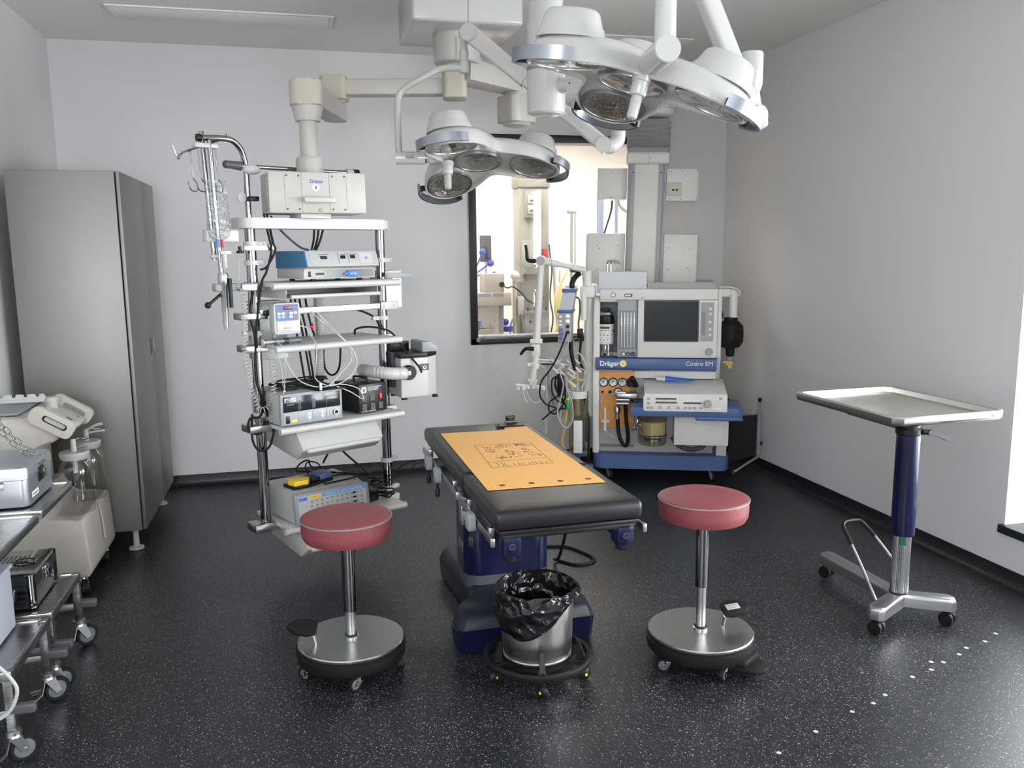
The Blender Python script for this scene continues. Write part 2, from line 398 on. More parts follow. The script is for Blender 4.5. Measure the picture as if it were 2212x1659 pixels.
# recessed ceiling lamps (switched off)
M['diff'] = mat('lamp_diffuser', (.88, .89, .90), .25)
def ceil_lamp(x0, x1, y0, y1, lab):
    t = thing('ceiling_lamp', lab, 'ceiling light', ((x0 + x1) / 2, (y0 + y1) / 2, ZC), 0, 'recessed ceiling lamps')
    hx, hy = (x1 - x0) / 2, (y1 - y0) / 2; b = B()
    for a in ((-hx, hx, -hy, -hy + .02), (-hx, hx, hy - .02, hy), (-hx, -hx + .03, -hy + .02, hy - .02), (hx - .03, hx, -hy + .02, hy - .02)):
        b.span((a[0], a[2], -.010), (a[1], a[3], -.001), .001)
    b.build('frame', M['ceil'], t)
    b = B(); b.span((-hx + .031, -hy + .021, -.0105), (hx - .031, hy - .021, -.001), .001); b.build('diffuser', M['diff'], t)
ceil_lamp(-1.0, .262, 5.415, 5.70, 'long recessed ceiling lamp above the steel cabinet, switched off')
ceil_lamp(1.62, 2.62, 5.50, 5.80, 'long recessed ceiling lamp behind the big surgical light, switched off')
# ================================================================ left side: cabinet, suction cart, trolleys
def caster(parent, x, y, z, r=.05, a=0, brake=True, ctr=None, w=.024, hub=None, tyre=None, fork=None):
    """swivel caster hanging from (x, y, z) in its parent's space: wheel, fork, brake pedal"""
    T = tr(x, y, 0) @ rotz(a); off = r * .55
    b = B(T); b.cyl((0, 0, z), (0, 0, z - .012), r * .55, n=18); b.cyl((0, 0, z - .012), (0, 0, z - .022), r * .42, r * .5, n=18)
    for s in (-1, 1):
        yy = s * (w * .5 + .004)
        b.rings([[(-r * .45, yy - .0015, z - .02), (r * .4, yy - .0015, z - .02), (off + r * .3, yy - .0015, r * .9), (off - r * .15, yy - .0015, r * .75)],
                 [(-r * .45, yy + .0015, z - .02), (r * .4, yy + .0015, z - .02), (off + r * .3, yy + .0015, r * .9), (off - r * .15, yy + .0015, r * .75)]])
    b.box((0, 0, z - .021), (r * .9, w + .012, .004)); b.cyl((off, -w * .5 - .008, r), (off, w * .5 + .008, r), .006, n=10)
    c = b.build('caster', fork or M['satin'], parent)
    Wm = rotx(90); b = B(T @ tr(off, 0, r) @ Wm)
    b.shell([(r * .72, -w * .5), (r * .93, -w * .5), (r, -w * .3), (r, w * .3), (r * .93, w * .5), (r * .72, w * .5)], 28); b.mi = 1
    b.lathe([(r * .3, -w * .42), (r * .73, -w * .3), (r * .73, w * .3), (r * .3, w * .42)], 24)
    b.build('wheel', [tyre or M['rubber'], hub or M['mgrey']], c)
    if brake:
        b = B(T); b.sweep([(-r * .3, 0, z - .03), (-r * .6, 0, r * .9), (-r * 1.15, 0, r * .55), (-r * 1.5, 0, r * .5)], .014, .004)
        b.box((-r * 1.5, 0, r * .52), (r * .7, .036, .004), .0015); b.build('brake_pedal', fork or M['satin'], c)
    return c
# ---- tall stainless cabinet
t = thing('steel_cabinet', 'tall brushed steel cabinet with two doors in the left back corner', 'cabinet', (-1.17, 5.44, 0))
b = B(); b.span((-.274, -.52, .13), (.246, .53, 2.08), .003); b.build('body', M['cabsteel'], t)
b = B(); b.span((.246, -.50, .15), (.252, .515, 2.06)); b.build('gasket', M['dark'], t)
for y0, y1, hs in ((-.518, .098, 1), (.102, .53, -1)):
    b = B(); b.span((.252, y0, .135), (.270, y1, 2.078), .003); d = b.build('door', M['cabsteel'], t)
    hy = (y1 - .045) if hs > 0 else (y0 + .045)
    b = B(tr(.2702, hy, 1.10) @ roty(90)); b.rings([[(.052 * math.cos(a) , .024 * math.sin(a), z) for a in [2 * PI * k / 24 for k in range(24)]] for z in (-.0005, .002)], T=None)
    b.mi = 1; b.rings([[(.044 * math.cos(a), .017 * math.sin(a), z) for a in [2 * PI * k / 24 for k in range(24)]] for z in (.0021, .0026)])
    b.build('door_handle', [M['steelh'] if hs < 0 else M['dgrey'], M['dgrey'] if hs > 0 else M['satin']], d)
for x, y in ((.195, -.44), (.195, .44), (-.2, -.44), (-.2, .44)):
    b = B(tr(x, y, 0)); b.lathe([(.026, .001), (.036, .003), (.036, .016), (.022, .02), (.017, .022), (.015, .10), (.019, .105), (.019, .1295)], 24)
    for k in range(12): b.box((.036 * math.cos(k * PI / 6), .036 * math.sin(k * PI / 6), .009), (.008, .008, .014), .002, T=None)
    b.build('foot', M['beige'], t)
# ---- suction pump cart
cx, cy = -1.25, 4.6
t = thing('suction_pump', 'beige wheeled suction pump with tilted control panel in front of the steel cabinet', 'suction pump', (cx, cy, 0))
Y0, Y1 = 4.32 - cy, 4.878 - cy
prof = [(-.25, .10), (.185, .10), (.197, .13), (.182, .378), (.170, .392), (.12, .385), (.03, .392), (-.01, .42), (-.03, .46), (-.03, .50), (-.25, .50)]
b = B(T=rotx(90)); b.prism(prof, -Y1, -Y0, bev=.014, seg=3); b.build('base_housing', M['beige'], t)
b = B(); b.sweep([(.186, .02, .39), (.197, .02, .30), (.203, .02, .20)], .012, .008, up=(1, 0, 0)); b.build('groove_trim', M['beige'], t)
b = B(); b.span((-.25, Y0 + .06, .50), (-.055, Y1 - .08, .78), .02); b.cyl((-.05, -.17, .45), (-.05, -.17, .78), .022); b.build('column', M['beige'], t)
b = B(T=rotx(90)); b.prism([(-.26, .765), (-.03, .755), (.02, .77), (.10, .79), (.14, .82), (.14, .86), (.06, .91), (-.26, .917)], -.16, .36, bev=.018, seg=3); b.build('upper_housing', M['beige'], t)
b = B(); b.span((-.26, -.30, .917), (-.05, .12, .929), .004); b.build('lid_tray', M['mgrey'], t)
b = B(T=tr(.04, -.10, .90)); b.lathe([(.03, 0), (.03, .045), (.034, .046), (.034, .066), (.03, .069)], 28); b.build('cap', M['beige'], t)
# tilted control panel with two carrying cheeks
TP = tr(.105, -.20, .885) @ roty(32)
pn = B(TP); pn.span((-.085, -.145, -.02), (.085, .175, .0), .004); p = pn.build('control_panel', M['white'], t)
b = B(TP); b.span((-.06, -.11, .0005), (.06, .14, .002)); b.mi = 1
b.box((.035, -.02, .006), (.03, .05, .01), .002)
for x, y in ((-.05, -.09), (.05, -.09), (.05, .12), (-.05, .12)): b.cyl((x, y, .002), (x, y, .004), .004, n=8)
b.build('panel_face', [M['lgrey'], M['black']], p)
for yy, nm in ((-.165, 0), (.19, 1)):
    c = B(TP @ tr(0, yy, .005) @ rotx(90)); o = rrect(.20, .085, .028, 4, .0, .0); hole = rrect(.115, .032, .0155, 4, 0.012, .004)
    n = len(o)
    c.rings([[(x, y, -.016) for x, y in o], [(x, y, .016) for x, y in o], [(x, y, .018) for x, y in hole], [(x, y, -.018) for x, y in hole]], closed=True, caps=False)
    h = c.build('side_grip', M['beige'], t)
    if nm == 0:
        c = B(TP @ tr(.012, yy, .009) @ rotx(90)); c.rings([[(x, y, z) for x, y in rrect(.113, .030, .0148, 4)] for z in (-.004, .008)]); c.mi = 1
        c.rings([[(x * .86, y * .7, z) for x, y in rrect(.113, .030, .0148, 4)] for z in (.0081, .0092)]); c.build('gauge', [M['black'], M['lgrey']], h)
for x, y in ((.14, Y0 + .06), (.14, Y1 - .05), (-.2, Y0 + .06), (-.2, Y1 - .05)): caster(t, x, y, .101, .038, -60, False, hub=M['lgrey'], fork=M['chrome'])
# suction jars standing on the base
def jar(x, y, lab, ang):
    t = thing('suction_jar', lab, 'glass jar', (x, y, .3945), ang, 'glass suction jars')
    b = B(); b.lathe([(.001, .010), (.040, .006), (.060, .0012), (.070, .004), (.076, .014), (.0765, .03), (.0765, .20), (.072, .228), (.060, .25), (.049, .264), (.048, .285)], 48, caps=False)
    b.build('glass_body', M['jar'], t)
    b = B(); b.lathe([(.052, .268), (.060, .27), (.066, .283), (.068, .30), (.064, .306), (.02, .307)], 36); l = b.build('lid', M['white'], t)
    b = B(); b.lathe([(.010, .20), (.010, .306), (.013, .307), (.013, .36), (.009, .368)], 18); b.build('nozzle', M['white'], l)
    b = B(); b.tube([(0, 0, .352), (.02, .004, .366), (.045, .006, .362), (.07, .008, .363)], .0055); b.build('spout', M['chrome'], l)
    b = B(); b.tube([(.012, .0, .325), (.04, .0, .323), (.06, 0, .324)], .004); b.build('spout', M['chrome'], l)
    return t
jar(-1.118, 4.455, 'clear glass suction jar with white lid, the nearer one on the beige pump', 20)
j = jar(-1.115, 4.70, 'clear glass suction jar with white lid, behind the nearer jar', 5)
b = B(); b.tube([(0, 0, .345), (.05, 0, .352), (.09, .0, .353)], .006); b.tube([(0, 0, .36), (.05, 0, .384), (.08, 0, .388)], .008); b.build('outlet_pipe', M['white'], j)
# ---- stainless trolleys
def trolley(y0, y1, lab):
    t = thing('steel_trolley', lab, 'trolley', (-1.24, (y0 + y1) / 2, 0), 0, 'low stainless steel trolleys at the left wall')
    h = (y1 - y0) / 2; xr, xl = .275, -.27
    for nm, z in (('upper_shelf', .716), ('lower_shelf', .318)):
        b = B(); b.span((xl + .01, -h + .01, z - .004), (xr - .012, h - .01, z)); zz = z + .006
        for a in ((xl, -h, xr, -h + .016), (xl, h - .016, xr, h), (xl, -h + .016, xl + .016, h - .016), (xr - .016, -h + .016, xr, h - .016)):
            b.span((a[0], a[1], z - .026), (a[2], a[3], zz), .003)
        b.build(nm, M['steelh'], t)
    for sx in (-1, 1):
        for sy in (-1, 1):
            x = .258 if sx > 0 else -.255; y = sy * (h - .018)
            b = B(); b.span((x - .0145, y - .0145, .118), (x + .0145, y + .0145, .326), .003); l = b.build('leg', M['steelh'], t)
            caster(t, x, y, .118, .046, 35 if sy > 0 else 30, True, hub=M['hub'])
            xp = x if sx < 0 else -.10
            b = B(); b.span((xp - .012, y - .012, .3255), (xp + .012, y + .012, .69), .002); b.build('post', M['steelh'], t)
    for sy in (-1, 1):
        b = B(); b.span((-.24, sy * (h - .018) - .01, .165), (.243, sy * (h - .018) + .01, .19), .002); b.build('crossbar', M['satin'], t)
        b = B(); b.box((.29, sy * (h - .018), .19), (.085, .03, .034), .008, 3); b.build('bumper', M['dgrey'], t)
    return t
trolley(3.345, 3.775, 'low stainless steel trolley holding the silver container, beside the suction pump')
trolley(2.875, 3.305, 'low stainless steel trolley nearest the viewer at the left edge')
# containers
def sterile_box(x0, x1, y0, y1, z0, h, lab, m, kind):
    t = thing('sterilisation_container', lab, 'container', ((x0 + x1) / 2, (y0 + y1) / 2, z0)); w, d = x1 - x0, y1 - y0
    o = rrect(w, d, .03 if kind != 1 else .018, 5); hb = h * .68
    b = B(); b.rings([[(x * .985, y * .985, .0008) for x, y in o], [(x, y, .008) for x, y in o], [(x, y, hb) for x, y in o]]); b.build('body', m, t)
    b = B(); b.rings([[(x * 1.012, y * 1.012, hb + .002) for x, y in o], [(x * 1.012, y * 1.012, h - .014) for x, y in o], [(x * .99, y * .99, h - .003) for x, y in o], [(x * .95, y * .94, h) for x, y in o]])
    ld = b.build('lid', m, t)
    return t, w, d, h, hb, ld
t, w, d, h, hb, ld = sterile_box(-1.36, -1.022, 3.405, 3.74, .7225, .150, 'closed silver aluminium sterile container with chrome latch on the upper trolley shelf', M['alu'], 0)
b = B(); b.span((w / 2 + .0005, -.035, .062), (w / 2 + .004, .035, .118), .001); b.mi = 1
b.tube([(w / 2 + .012, -.025, .112), (w / 2 + .014, -.02, .08), (w / 2 + .014, .02, .08), (w / 2 + .012, .025, .112)], .003); b.span((w / 2 + .003, -.018, .085), (w / 2 + .012, .018, .108), .003)
b.cyl((w / 2 + .006, -.04, .128), (w / 2 + .006, .05, .128), .004); b.build('latch', [M['black'], M['chrome']], t)
b = B(); b.span((w / 2 + .0003, -.125, .025), (w / 2 + .0011, -.045, .045)); b.build('name_sticker', M['inkw'], t)
b = B(); b.span((w / 2 + .0011, -.118, .031), (w / 2 + .0014, -.055, .038)); b.build('sticker_print', M['inkg'], t)
b = B(); b.span((-.03, -d / 2 - .003, .07), (.09, -d / 2 - .0005, .11), .001); b.tube([(-.01, -d / 2 - .006, .105), (-.005, -d / 2 - .012, .045), (.065, -d / 2 - .012, .045), (.07, -d / 2 - .006, .105)], .004, sm=3); b.build('carry_handle', M['chrome'], t)
t, w, d, h, hb, ld = sterile_box(-1.40, -1.035, 3.405, 3.715, .3245, .135, 'shiny chromed instrument container with perforated lid on the lower trolley shelf', M['chrome'], 1)
b = B()
for i in range(16):
    for j in range(2):
        b.box((-.13 + i * .016, -.06 + j * .10, h + .0006), (.004, .08, .0012), .0003)
b.build('lid_slots', M['dgrey'], ld)
b = B(); b.tube([(.075, -.01, h + .004), (.11, -.02, h + .008), (.15, -.012, h + .004)], .0035); b.tube([(.075, .012, h + .004), (.11, .022, h + .008), (.15, .014, h + .004)], .0035); b.cyl((.15, -.02, h + .003), (.15, .02, h + .003), .004); b.build('lid_clip', M['chrome'], ld)
b = B(); b.box((w / 2 + .006, .0, .095), (.012, .05, .05), .004); b.tube([(w / 2 + .014, -.022, .11), (w / 2 + .02, -.02, .075), (w / 2 + .02, .02, .075), (w / 2 + .014, .022, .11)], .004, sm=3); b.build('latch', M['chrome'], t)
for sy in (-1, 1):
    b = B(); b.cyl((w / 2 - .016, sy * (d / 2 - .016), .002), (w / 2 - .016, sy * (d / 2 - .016), h - .002), .0195); b.build('corner_post', M['chrome'], t)
b = B(); b.tube([(-.02, -d / 2 - .004, .08), (-.018, -d / 2 - .012, .076), (.0, -d / 2 - .012, .02), (.10, -d / 2 - .012, .02), (.115, -d / 2 - .012, .076), (.117, -d / 2 - .004, .08)], .0032, sm=3); b.build('carry_handle', M['satin'], t)
M['palebox'] = mat('pale_grey_blue_plastic', (.36, .39, .45), .4)
t = thing('storage_box', 'pale grey-blue box on the lower shelf of the nearest trolley', 'box', (-1.23, 3.09, .3245))
b = B(); b.box((0, 0, .11), (.345, .33, .2185), .012, 3); b.build('body', M['palebox'], t)
b = B(); b.box((0, 0, .228), (.355, .34, .016), .006, 3); b.build('lid', M['palebox'], t)
# notched rail on the left wall with a hanging chain
t = thing('notched_rail', 'notched steel rail reaching from the left wall above the suction pump', 'rail', (-1.529, 3.9, 1.04))
pts = [(0, 0), (.455, 0), (.462, .02), (.455, .034)]
x = .44
while x > .03:
    pts += [(x, .034), (x - .004, .022), (x - .014, .022), (x - .018, .034)]; x -= .045
pts += [(0, .034)]
b = B(rotx(90)); b.prism(pts, -.004, .004); b.build('bar', M['satin'], t)
b = B(); b.box((.003, 0, .017), (.006, .06, .07), .002); b.build('wall_plate', M['satin'], t)
def link(b, T, L=.034, W=.017, r=.0022):
    pts = [(L / 2 - W / 2, W / 2, 0), (-L / 2 + W / 2, W / 2, 0)] + [(-L / 2 + W / 2 + W / 2 * math.cos(a), W / 2 * math.sin(a), 0) for a in (2.1, 2.6, PI, 3.7, 4.2)] + [(-L / 2 + W / 2, -W / 2, 0), (L / 2 - W / 2, -W / 2, 0)] + [(L / 2 - W / 2 + W / 2 * math.cos(a), W / 2 * math.sin(a), 0) for a in (-1.0, -.5, 0, .5, 1.0)]
    b.tube(pts, r, 6, 0, True, T=T)
t = thing('chain', 'bright steel link chain hanging onto the lid of the silver container', 'chain', (-1.06, 3.60, .88))
path = spline([(-.17, .0, .235), (-.135, 0, .165), (-.10, .0, .105), (-.06, .0, .05), (-.015, 0, .006), (.01, 0, .002)], 12)
b = B()
for dy in (0, .014):
    acc = 0; k = 0; last = path[0]
    for p, q in zip(path, path[1:]):
        acc += (q - p).length
        if acc > .026:
            acc = 0; k += 1
            dirv = (q - p).normalized(); b_m = frame(p + V((dy * .9, dy, dy * .5)), dirv.cross(V((0, 1, 0))) if k % 2 else V((0, 1, 0)), dirv); link(b, b_m)
b.build('links', M['chrome'], t)
b = B(); b.tube([(.0, .0, .004), (.03, .004, -.002), (.05, 0, .001)], .003); b.build('hook', M['chrome'], t)
t = thing('cable', 'pale grey looped cable hanging from the nearest trolley at the left edge', 'cable', (-1.0, 2.80, .32))
b = B(); b.tube([(-.20, .06, .12), (-.10, .02, .138), (.0, -.06, .135), (.045, -.08, .11), (.085, -.08, .055), (.098, -.08, .012), (.075, -.08, -.045), (.03, -.08, -.075), (-.06, -.06, -.10), (-.2, .0, -.10)], .0055); b.build('sheath', M['lgrey'], t)
t = thing('foot_plate', 'low silver metal plate at the bottom left corner beside the caster', 'plate', (-1.13, 2.72, 0))
b = B(T=rotz(32)); b.box((0, 0, .022), (.26, .17, .042), .004); b.build('plate', M['alu'], t)
# ================================================================ ceiling pendant with two articulated arms
t = thing('ceiling_pendant', 'white ceiling pendant box with cream jointed arms carrying the equipment rack and supply column', 'ceiling pendant', (.88, 4.79, ZC))
T0 = tr(-.88, -4.79, -ZC)
b = B(T0); b.span((.60, 4.50, 2.80), (1.18, 5.08, 3.0325), .018, 3); b.mi = 1; b.span((.888, 4.4985, 2.803), (.892, 4.50, 3.03)); b.build('canopy', [M['lamp'], M['inkg']], t)
b = B(T0 @ tr(.88, 4.79, 0)); b.lathe([(.132, 2.80), (.132, 2.775), (.128, 2.77), (.128, 2.665), (.12, 2.655)], 36); b.mi = 1; b.box((-.025, -.128, 2.715), (.0015, .003, .11)); b.build('hub', [M['pend'], M['mgrey']], t)
def arm(p0, p1, w0, h0, w1, h1, name, m, bev=.012):
    p0, p1 = V(p0), V(p1); d = (p1 - p0).normalized(); fr = frame((0, 0, 0), d, (0, 0, 1)); ax = V((0, 0, 1)); sd = d.cross(ax).normalized(); up = sd.cross(d)
    b = B(T0); rr = []
    for p, w, h in ((p0, w0, h0), (p1, w1, h1)):
        rr.append([p + sd * x + up * y for x, y in rrect(w, h, min(bev, w * .3), 2)])
    b.rings(rr); return b.build(name, m, t)
# left arm chain
arm((.87, 4.83, 2.54), (.25, 4.975, 2.54), .10, .085, .10, .085, 'arm', M['pend'])
b = B(T0 @ tr(.872, 4.83, 0) @ rotz(-12)); b.prism(rrect(.135, .15, .03, 4), 2.478, 2.612, bev=.012, seg=2); b.mi = 1; b.cyl((0, 0, 2.612), (0, 0, 2.625), .064); b.mi = 2; b.cyl((0, 0, 2.625), (0, 0, 2.66), .066, n=28)
for a in (-50, -80, -115): b.cyl((.064 * math.cos(R(a)), .064 * math.sin(R(a)), 2.64), (.068 * math.cos(R(a)), .068 * math.sin(R(a)), 2.64), .006, n=10)
b.build('joint', [M['cream'], M['chrome'], M['pend']], t)
b = B(T0 @ tr(.225, 4.98, 0) @ rotz(-12)); b.prism(rrect(.145, .15, .03, 4), 2.475, 2.60, bev=.014, seg=2); b.lathe([(.03, 2.45), (.055, 2.46), (.066, 2.478)], 24); b.build('joint', M['cream'], t)
arm((.225, 4.985, 2.408), (.07, 4.42, 2.405), .125, .085, .14, .115, 'arm', M['pend'])
b = B(T0 @ tr(.225, 4.99, 0)); b.lathe([(.062, 2.367), (.066, 2.375), (.066, 2.452)], 24); b.build('joint', M['pend'], t)
b = B(T0 @ tr(.066, 4.38, 0) @ rotz(-8)); b.prism(rrect(.155, .16, .045, 5), 2.345, 2.462, bev=.015, seg=2); b.build('joint', M['cream'], t)
# right arm chain
arm((.90, 4.80, 2.625), (1.25, 5.01, 2.60), .17, .12, .15, .10, 'arm', M['pend'])
b = B(T0 @ tr(1.27, 5.02, 0) @ rotz(25)); b.prism(rrect(.19, .18, .04, 4), 2.385, 2.535, bev=.015, seg=2); b.lathe([(.06, 2.365), (.075, 2.37), (.085, 2.386)], 24); b.lathe([(.075, 2.53), (.075, 2.63)], 24); b.build('joint', M['pend'], t)
arm((1.28, 5.03, 2.585), (2.47, 5.82, 2.665), .12, .09, .12, .09, 'arm', M['pend'])
# ================================================================ suspended equipment rack
t = thing('equipment_rack', 'suspended white rack of shelves between two steel poles, hung from the ceiling pendant', 'equipment rack', (-.24, 4.27, 0), 27)
def W2L(x, y): # world to rack-local
    d = V((x + .24, y - 4.27, 0)); e = V((math.cos(R(27)), math.sin(R(27)), 0)); n = V((-math.sin(R(27)), math.cos(R(27)), 0)); return d.dot(e), d.dot(n)
lx, ly = W2L(.066, 4.38)
b = B(tr(lx, ly, 0)); b.lathe([(.060, 2.275), (.062, 2.285), (.073, 2.33), (.075, 2.3445)], 32); b.mi = 0
b.lathe([(.043, 2.10), (.043, 2.28)], 28); b.lathe([(.066, 2.02), (.066, 2.09), (.058, 2.107), (.043, 2.108)], 32); b.build('column', M['pend'], t)
hx, hy = W2L(.075, 4.335)
HT = tr(hx, hy, 0) @ rotz(-17)
b = B(HT); b.span((-.228, -.125, 1.832), (.228, .125, 2.022), .006, 2); b.mi = 1
for x in (-.077, .053): b.box((x, -.1253, 1.927), (.0016, .001, .188))
for x in (-.155, .135): b.box((x, -.1253, 1.927), (.0012, .001, .16))
b.mi = 2
for x in (-.145, -.09, .068, .125):
    for z in (1.85, 2.004): b.cyl((x, -.1265, z), (x, -.1245, z), .0045, n=10)
for y in (-.09, -.05):
    for z in (1.85, 2.004): b.cyl((-.2292, y, z), (-.227, y, z), .0035, n=8)
hd = b.build('head_box', [M['pend'], M['inkg'], M['dgrey']], t)
b = B(HT); b.tube([(-.058, -.125, 1.893), (-.058, -.155, 1.893)], .009, sm=0); b.tube([(.052, -.125, 1.893), (.052, -.155, 1.893)], .009, sm=0); b.span((-.075, -.168, 1.879), (.073, -.148, 1.905), .007, 3); b.build('pull_handle', M['white'], hd)
b = B(HT); b.cyl((.01, -.125, 1.846), (.01, -.129, 1.846), .0085); b.mi = 1; b.cyl((.01, -.1285, 1.846), (.01, -.1295, 1.846), .006); b.build('key_lock', [M['inkg'], M['lgrey']], hd)
text('lettering', 'Dräger', .022, HT @ front(-.038, -.1255, 1.972), M['inkb'], hd, bold=.0004)
b = B(HT @ front(-.010, -.1255, 1.951)); b.prism(circ(.0165, 28), 0, .0006); b.mi = 1; b.prism([(0, .012), (.004, .004), (.006, -.002), (0, -.010), (-.006, -.002), (-.004, .004)], .0006, .001); b.build('round_sticker', [M['inkw'], M['inkb']], hd)
b = B(tr(hx, hy, 0)); b.span((-.10, -.06, 1.81), (.06, .06, 1.833), .003); b.build('neck', M['white'], t)
b = B(tr(.345, -.01, 0)); b.prism(rrect(.81, .17, .05, 5), 1.762, 1.812, bev=.006); b.build('top_bar', M['white'], t)
for x in (.015, .733):
    b = B(); b.lathe([(.025, .30), (.025, 1.80)], 24, T=tr(x, 0, 0)); b.build('pole', M['chrome'], t)
def shelf(z, nm='shelf'):
    b = B(); b.prism([(.05, -.195), (.71, -.195), (.71, -.03), (.695, -.03), (.695, .19), (.05, .19), (.05, .03), (.045, -.06)], z - .02, z, bev=.003); b.cyl((.02, -.20, z - .014), (.715, -.20, z - .014), .0165, n=16)
    s = b.build(nm, M['white'], t)
    b = B(); b.span((-.06, -.045, z - .036), (-.008, .06, z - .002), .004); b.span((-.06, -.048, z - .036), (.055, -.03, z - .002), .003); b.build('bracket', M['satin'], s)
    b = B(); b.span((.69, -.035, z - .034), (.785, -.026, z), .003); b.span((.762, -.03, z - .03), (.785, .05, z), .003); b.build('bracket', M['white'], s)
    return s
SHZ = (1.508, 1.213, .822, .326)
for z in SHZ: shelf(z)
# slide-out tray below the top shelf
b = B(); z = SHZ[0] - .022
b.span((.10, -.17, z - .05), (.104, .17, z), .001); b.span((.60, -.17, z - .05), (.604, .17, z), .001); b.span((.10, -.17, z - .052), (.604, .17, z - .049)); b.span((.10, .166, z - .05), (.604, .17, z)); b.cyl((.115, -.19, z - .044), (.60, -.19, z - .044), .010, n=14); b.span((.115, -.19, z - .054), (.60, -.165, z - .049)); b.build('slide_tray', M['white'], t)
def hopper(z, x0, x1):
    b = B(rotz(90) @ rotx(90)); h = .15
    b.prism([(.17, z), (-.155, z), (-.235, z - .085), (-.232, z - .098), (-.16, z - h), (.17, z - .11)], x0, x1, bev=.004)
    d = b.build('drawer', M['white'], t)
    b = B(); b.cyl((x0 + .03, -.238, z - .098), (x1 - .03, -.238, z - .098), .013, n=14); b.ball((x0 + .03, -.238, z - .098), .013); b.ball((x1 - .03, -.238, z - .098), .013); b.build('drawer_grip', M['white'], d)
hopper(SHZ[2] - .021, .115, .565); hopper(SHZ[3] - .021, .115, .565)
# rail across the poles
b = B(); b.span((.02, -.052, 1.350), (.80, -.036, 1.382), .003); b.build('rail', M['satin'], t)
b = B(); b.span((.69, -.058, 1.346), (.80, -.053, 1.388), .003); b.cyl((.713, -.062, 1.366), (.713, -.056, 1.366), .006, n=8); b.cyl((.775, -.062, 1.366), (.775, -.056, 1.366), .006, n=8); b.build('rail_plate', M['white'], t)
b = B(); b.span((-.075, -.052, 1.335), (.06, .04, 1.366), .004); b.build('rail_clamp', M['satin'], t)
def ring(x, z, ang, m='white'):
    T = tr(x, 0, z) @ rotz(ang); b = B(T); b.shell([(.0255, -.011), (.034, -.011), (.034, .011), (.0255, .011)], 24); b.span((.03, -.011, -.011), (.072, .011, .011), .003); b.mi = 1; b.cyl((.06, -.0118, 0), (.06, -.011, 0), .004, n=8); return b.build('pole_ring', [M[m], M['inkg']], t)
for x, z, a in ((.015, 1.692, -25), (.015, 1.603, -15), (.015, 1.268, 190), (.015, .868, -20), (.733, 1.605, 10), (.733, 1.300, -170), (.733, .520, 10), (.733, .36, 5)): ring(x, z, a)
b = B(); b.span((-.06, -.05, .285), (.055, .05, .315), .004); b.build('foot_clamp', M['satin'], t)
b = B(); b.span((-.03, -.03, 1.66), (.13, -.018, 1.685), .002); b.build('side_rail', M['satin'], t)
b = B(); b.span((-.16, -.035, 1.482), (.05, -.02, 1.51), .003); b.build('side_rail', M['mgrey'], t)
b = B(); b.span((.70, -.11, 1.512), (.86, -.10, 1.540), .003); b.build('side_rail', M['mgrey'], t)
RK = tr(-.24, 4.27, 0) @ rotz(27)
def rk(u, v, z): return RK @ V((u, -v, z))
def rthing(name, label, cat, u, v, z, dz=0., group=None):
    p = rk(u, v, z); return thing(name, label, cat, p, 27 + dz, group)
# ---- light source on the top shelf (blue side panel, grey front)
t = rthing('endoscope_light_source', 'grey and petrol-blue medical device with a bright blue socket on the top rack shelf', 'medical device', .41, .0, SHZ[0] + .001)
b = B(rotz(90) @ rotx(90)); b.prism([(.15, .012), (-.135, .012), (-.135, .062), (-.15, .066), (-.185, .072), (-.155, .148), (.15, .148)], -.195, .20, bev=.004); b.mi = 1
b.prism([(.149, .062), (-.183, .070), (-.156, .1465), (.149, .1465)], -.2012, -.1945, bev=.001); b.mi = 2
b.prism([(.15, .012), (-.135, .012), (-.135, .058), (.15, .058)], -.1965, .2015, bev=.002); b.build('housing', [M['lgrey'], M['teal'], M['white']], t)
TF = front(0, -.1705, .110, -21)
b = B(TF); b.box((0, 0, .0006), (.36, .062, .0012), .0005); b.mi = 1
for x, y, w, h in ((-.105, .004, .036, .017), (.0, .006, .028, .017), (.055, .007, .028, .017)): b.box((x, y, .0018), (w, h, .001))
b.mi = 2
for x in (-.025, .03): b.box((x, 0, .0018), (.002, .058, .0006))
for x, w in ((-.105, .05), (.01, .03), (.06, .04)): b.box((x, .02, .0018), (w, .003, .0006))
b.mi = 3; b.box((.13, 0, .0016), (.07, .058, .0008)); b.mi = 2; b.cyl((.13, 0, .001), (.13, 0, .003), .006, n=12)
b.build('control_panel', [M['lgrey'], M['screen'], M['inkb'], M['white']], t)
b = B(front(0, -.1355, .036)); b.box((-.165, 0, .001), (.014, .026, .003), .001); b.mi = 1; b.prism(rrect(.056, .020, .008, 4, -.11, 0), 0, .002); b.mi = 0; b.prism(rrect(.048, .013, .005, 4, -.11, 0), .002, .0035)
b.build('sockets', [M['black'], M['white']], t)
b = B(front(.07, -.1355, .034)); b.prism(rrect(.07, .026, .011, 4), 0, .010, bev=.002); b.box((-.035, 0, .006), (.03, .012, .008), .002); b.mi = 1
for x in (-.01, .012): b.cyl((x, 0, .0095), (x, 0, .0108), .004, n=10)
b.build('blue_socket', [M['blue2'], M['white']], t)
for x in (-.13, .13):
    for y in (-.10, .12):
        b = B(); b.cyl((x, y, 0), (x, y, .014), .014); b.build('foot', M['rubber'], t)
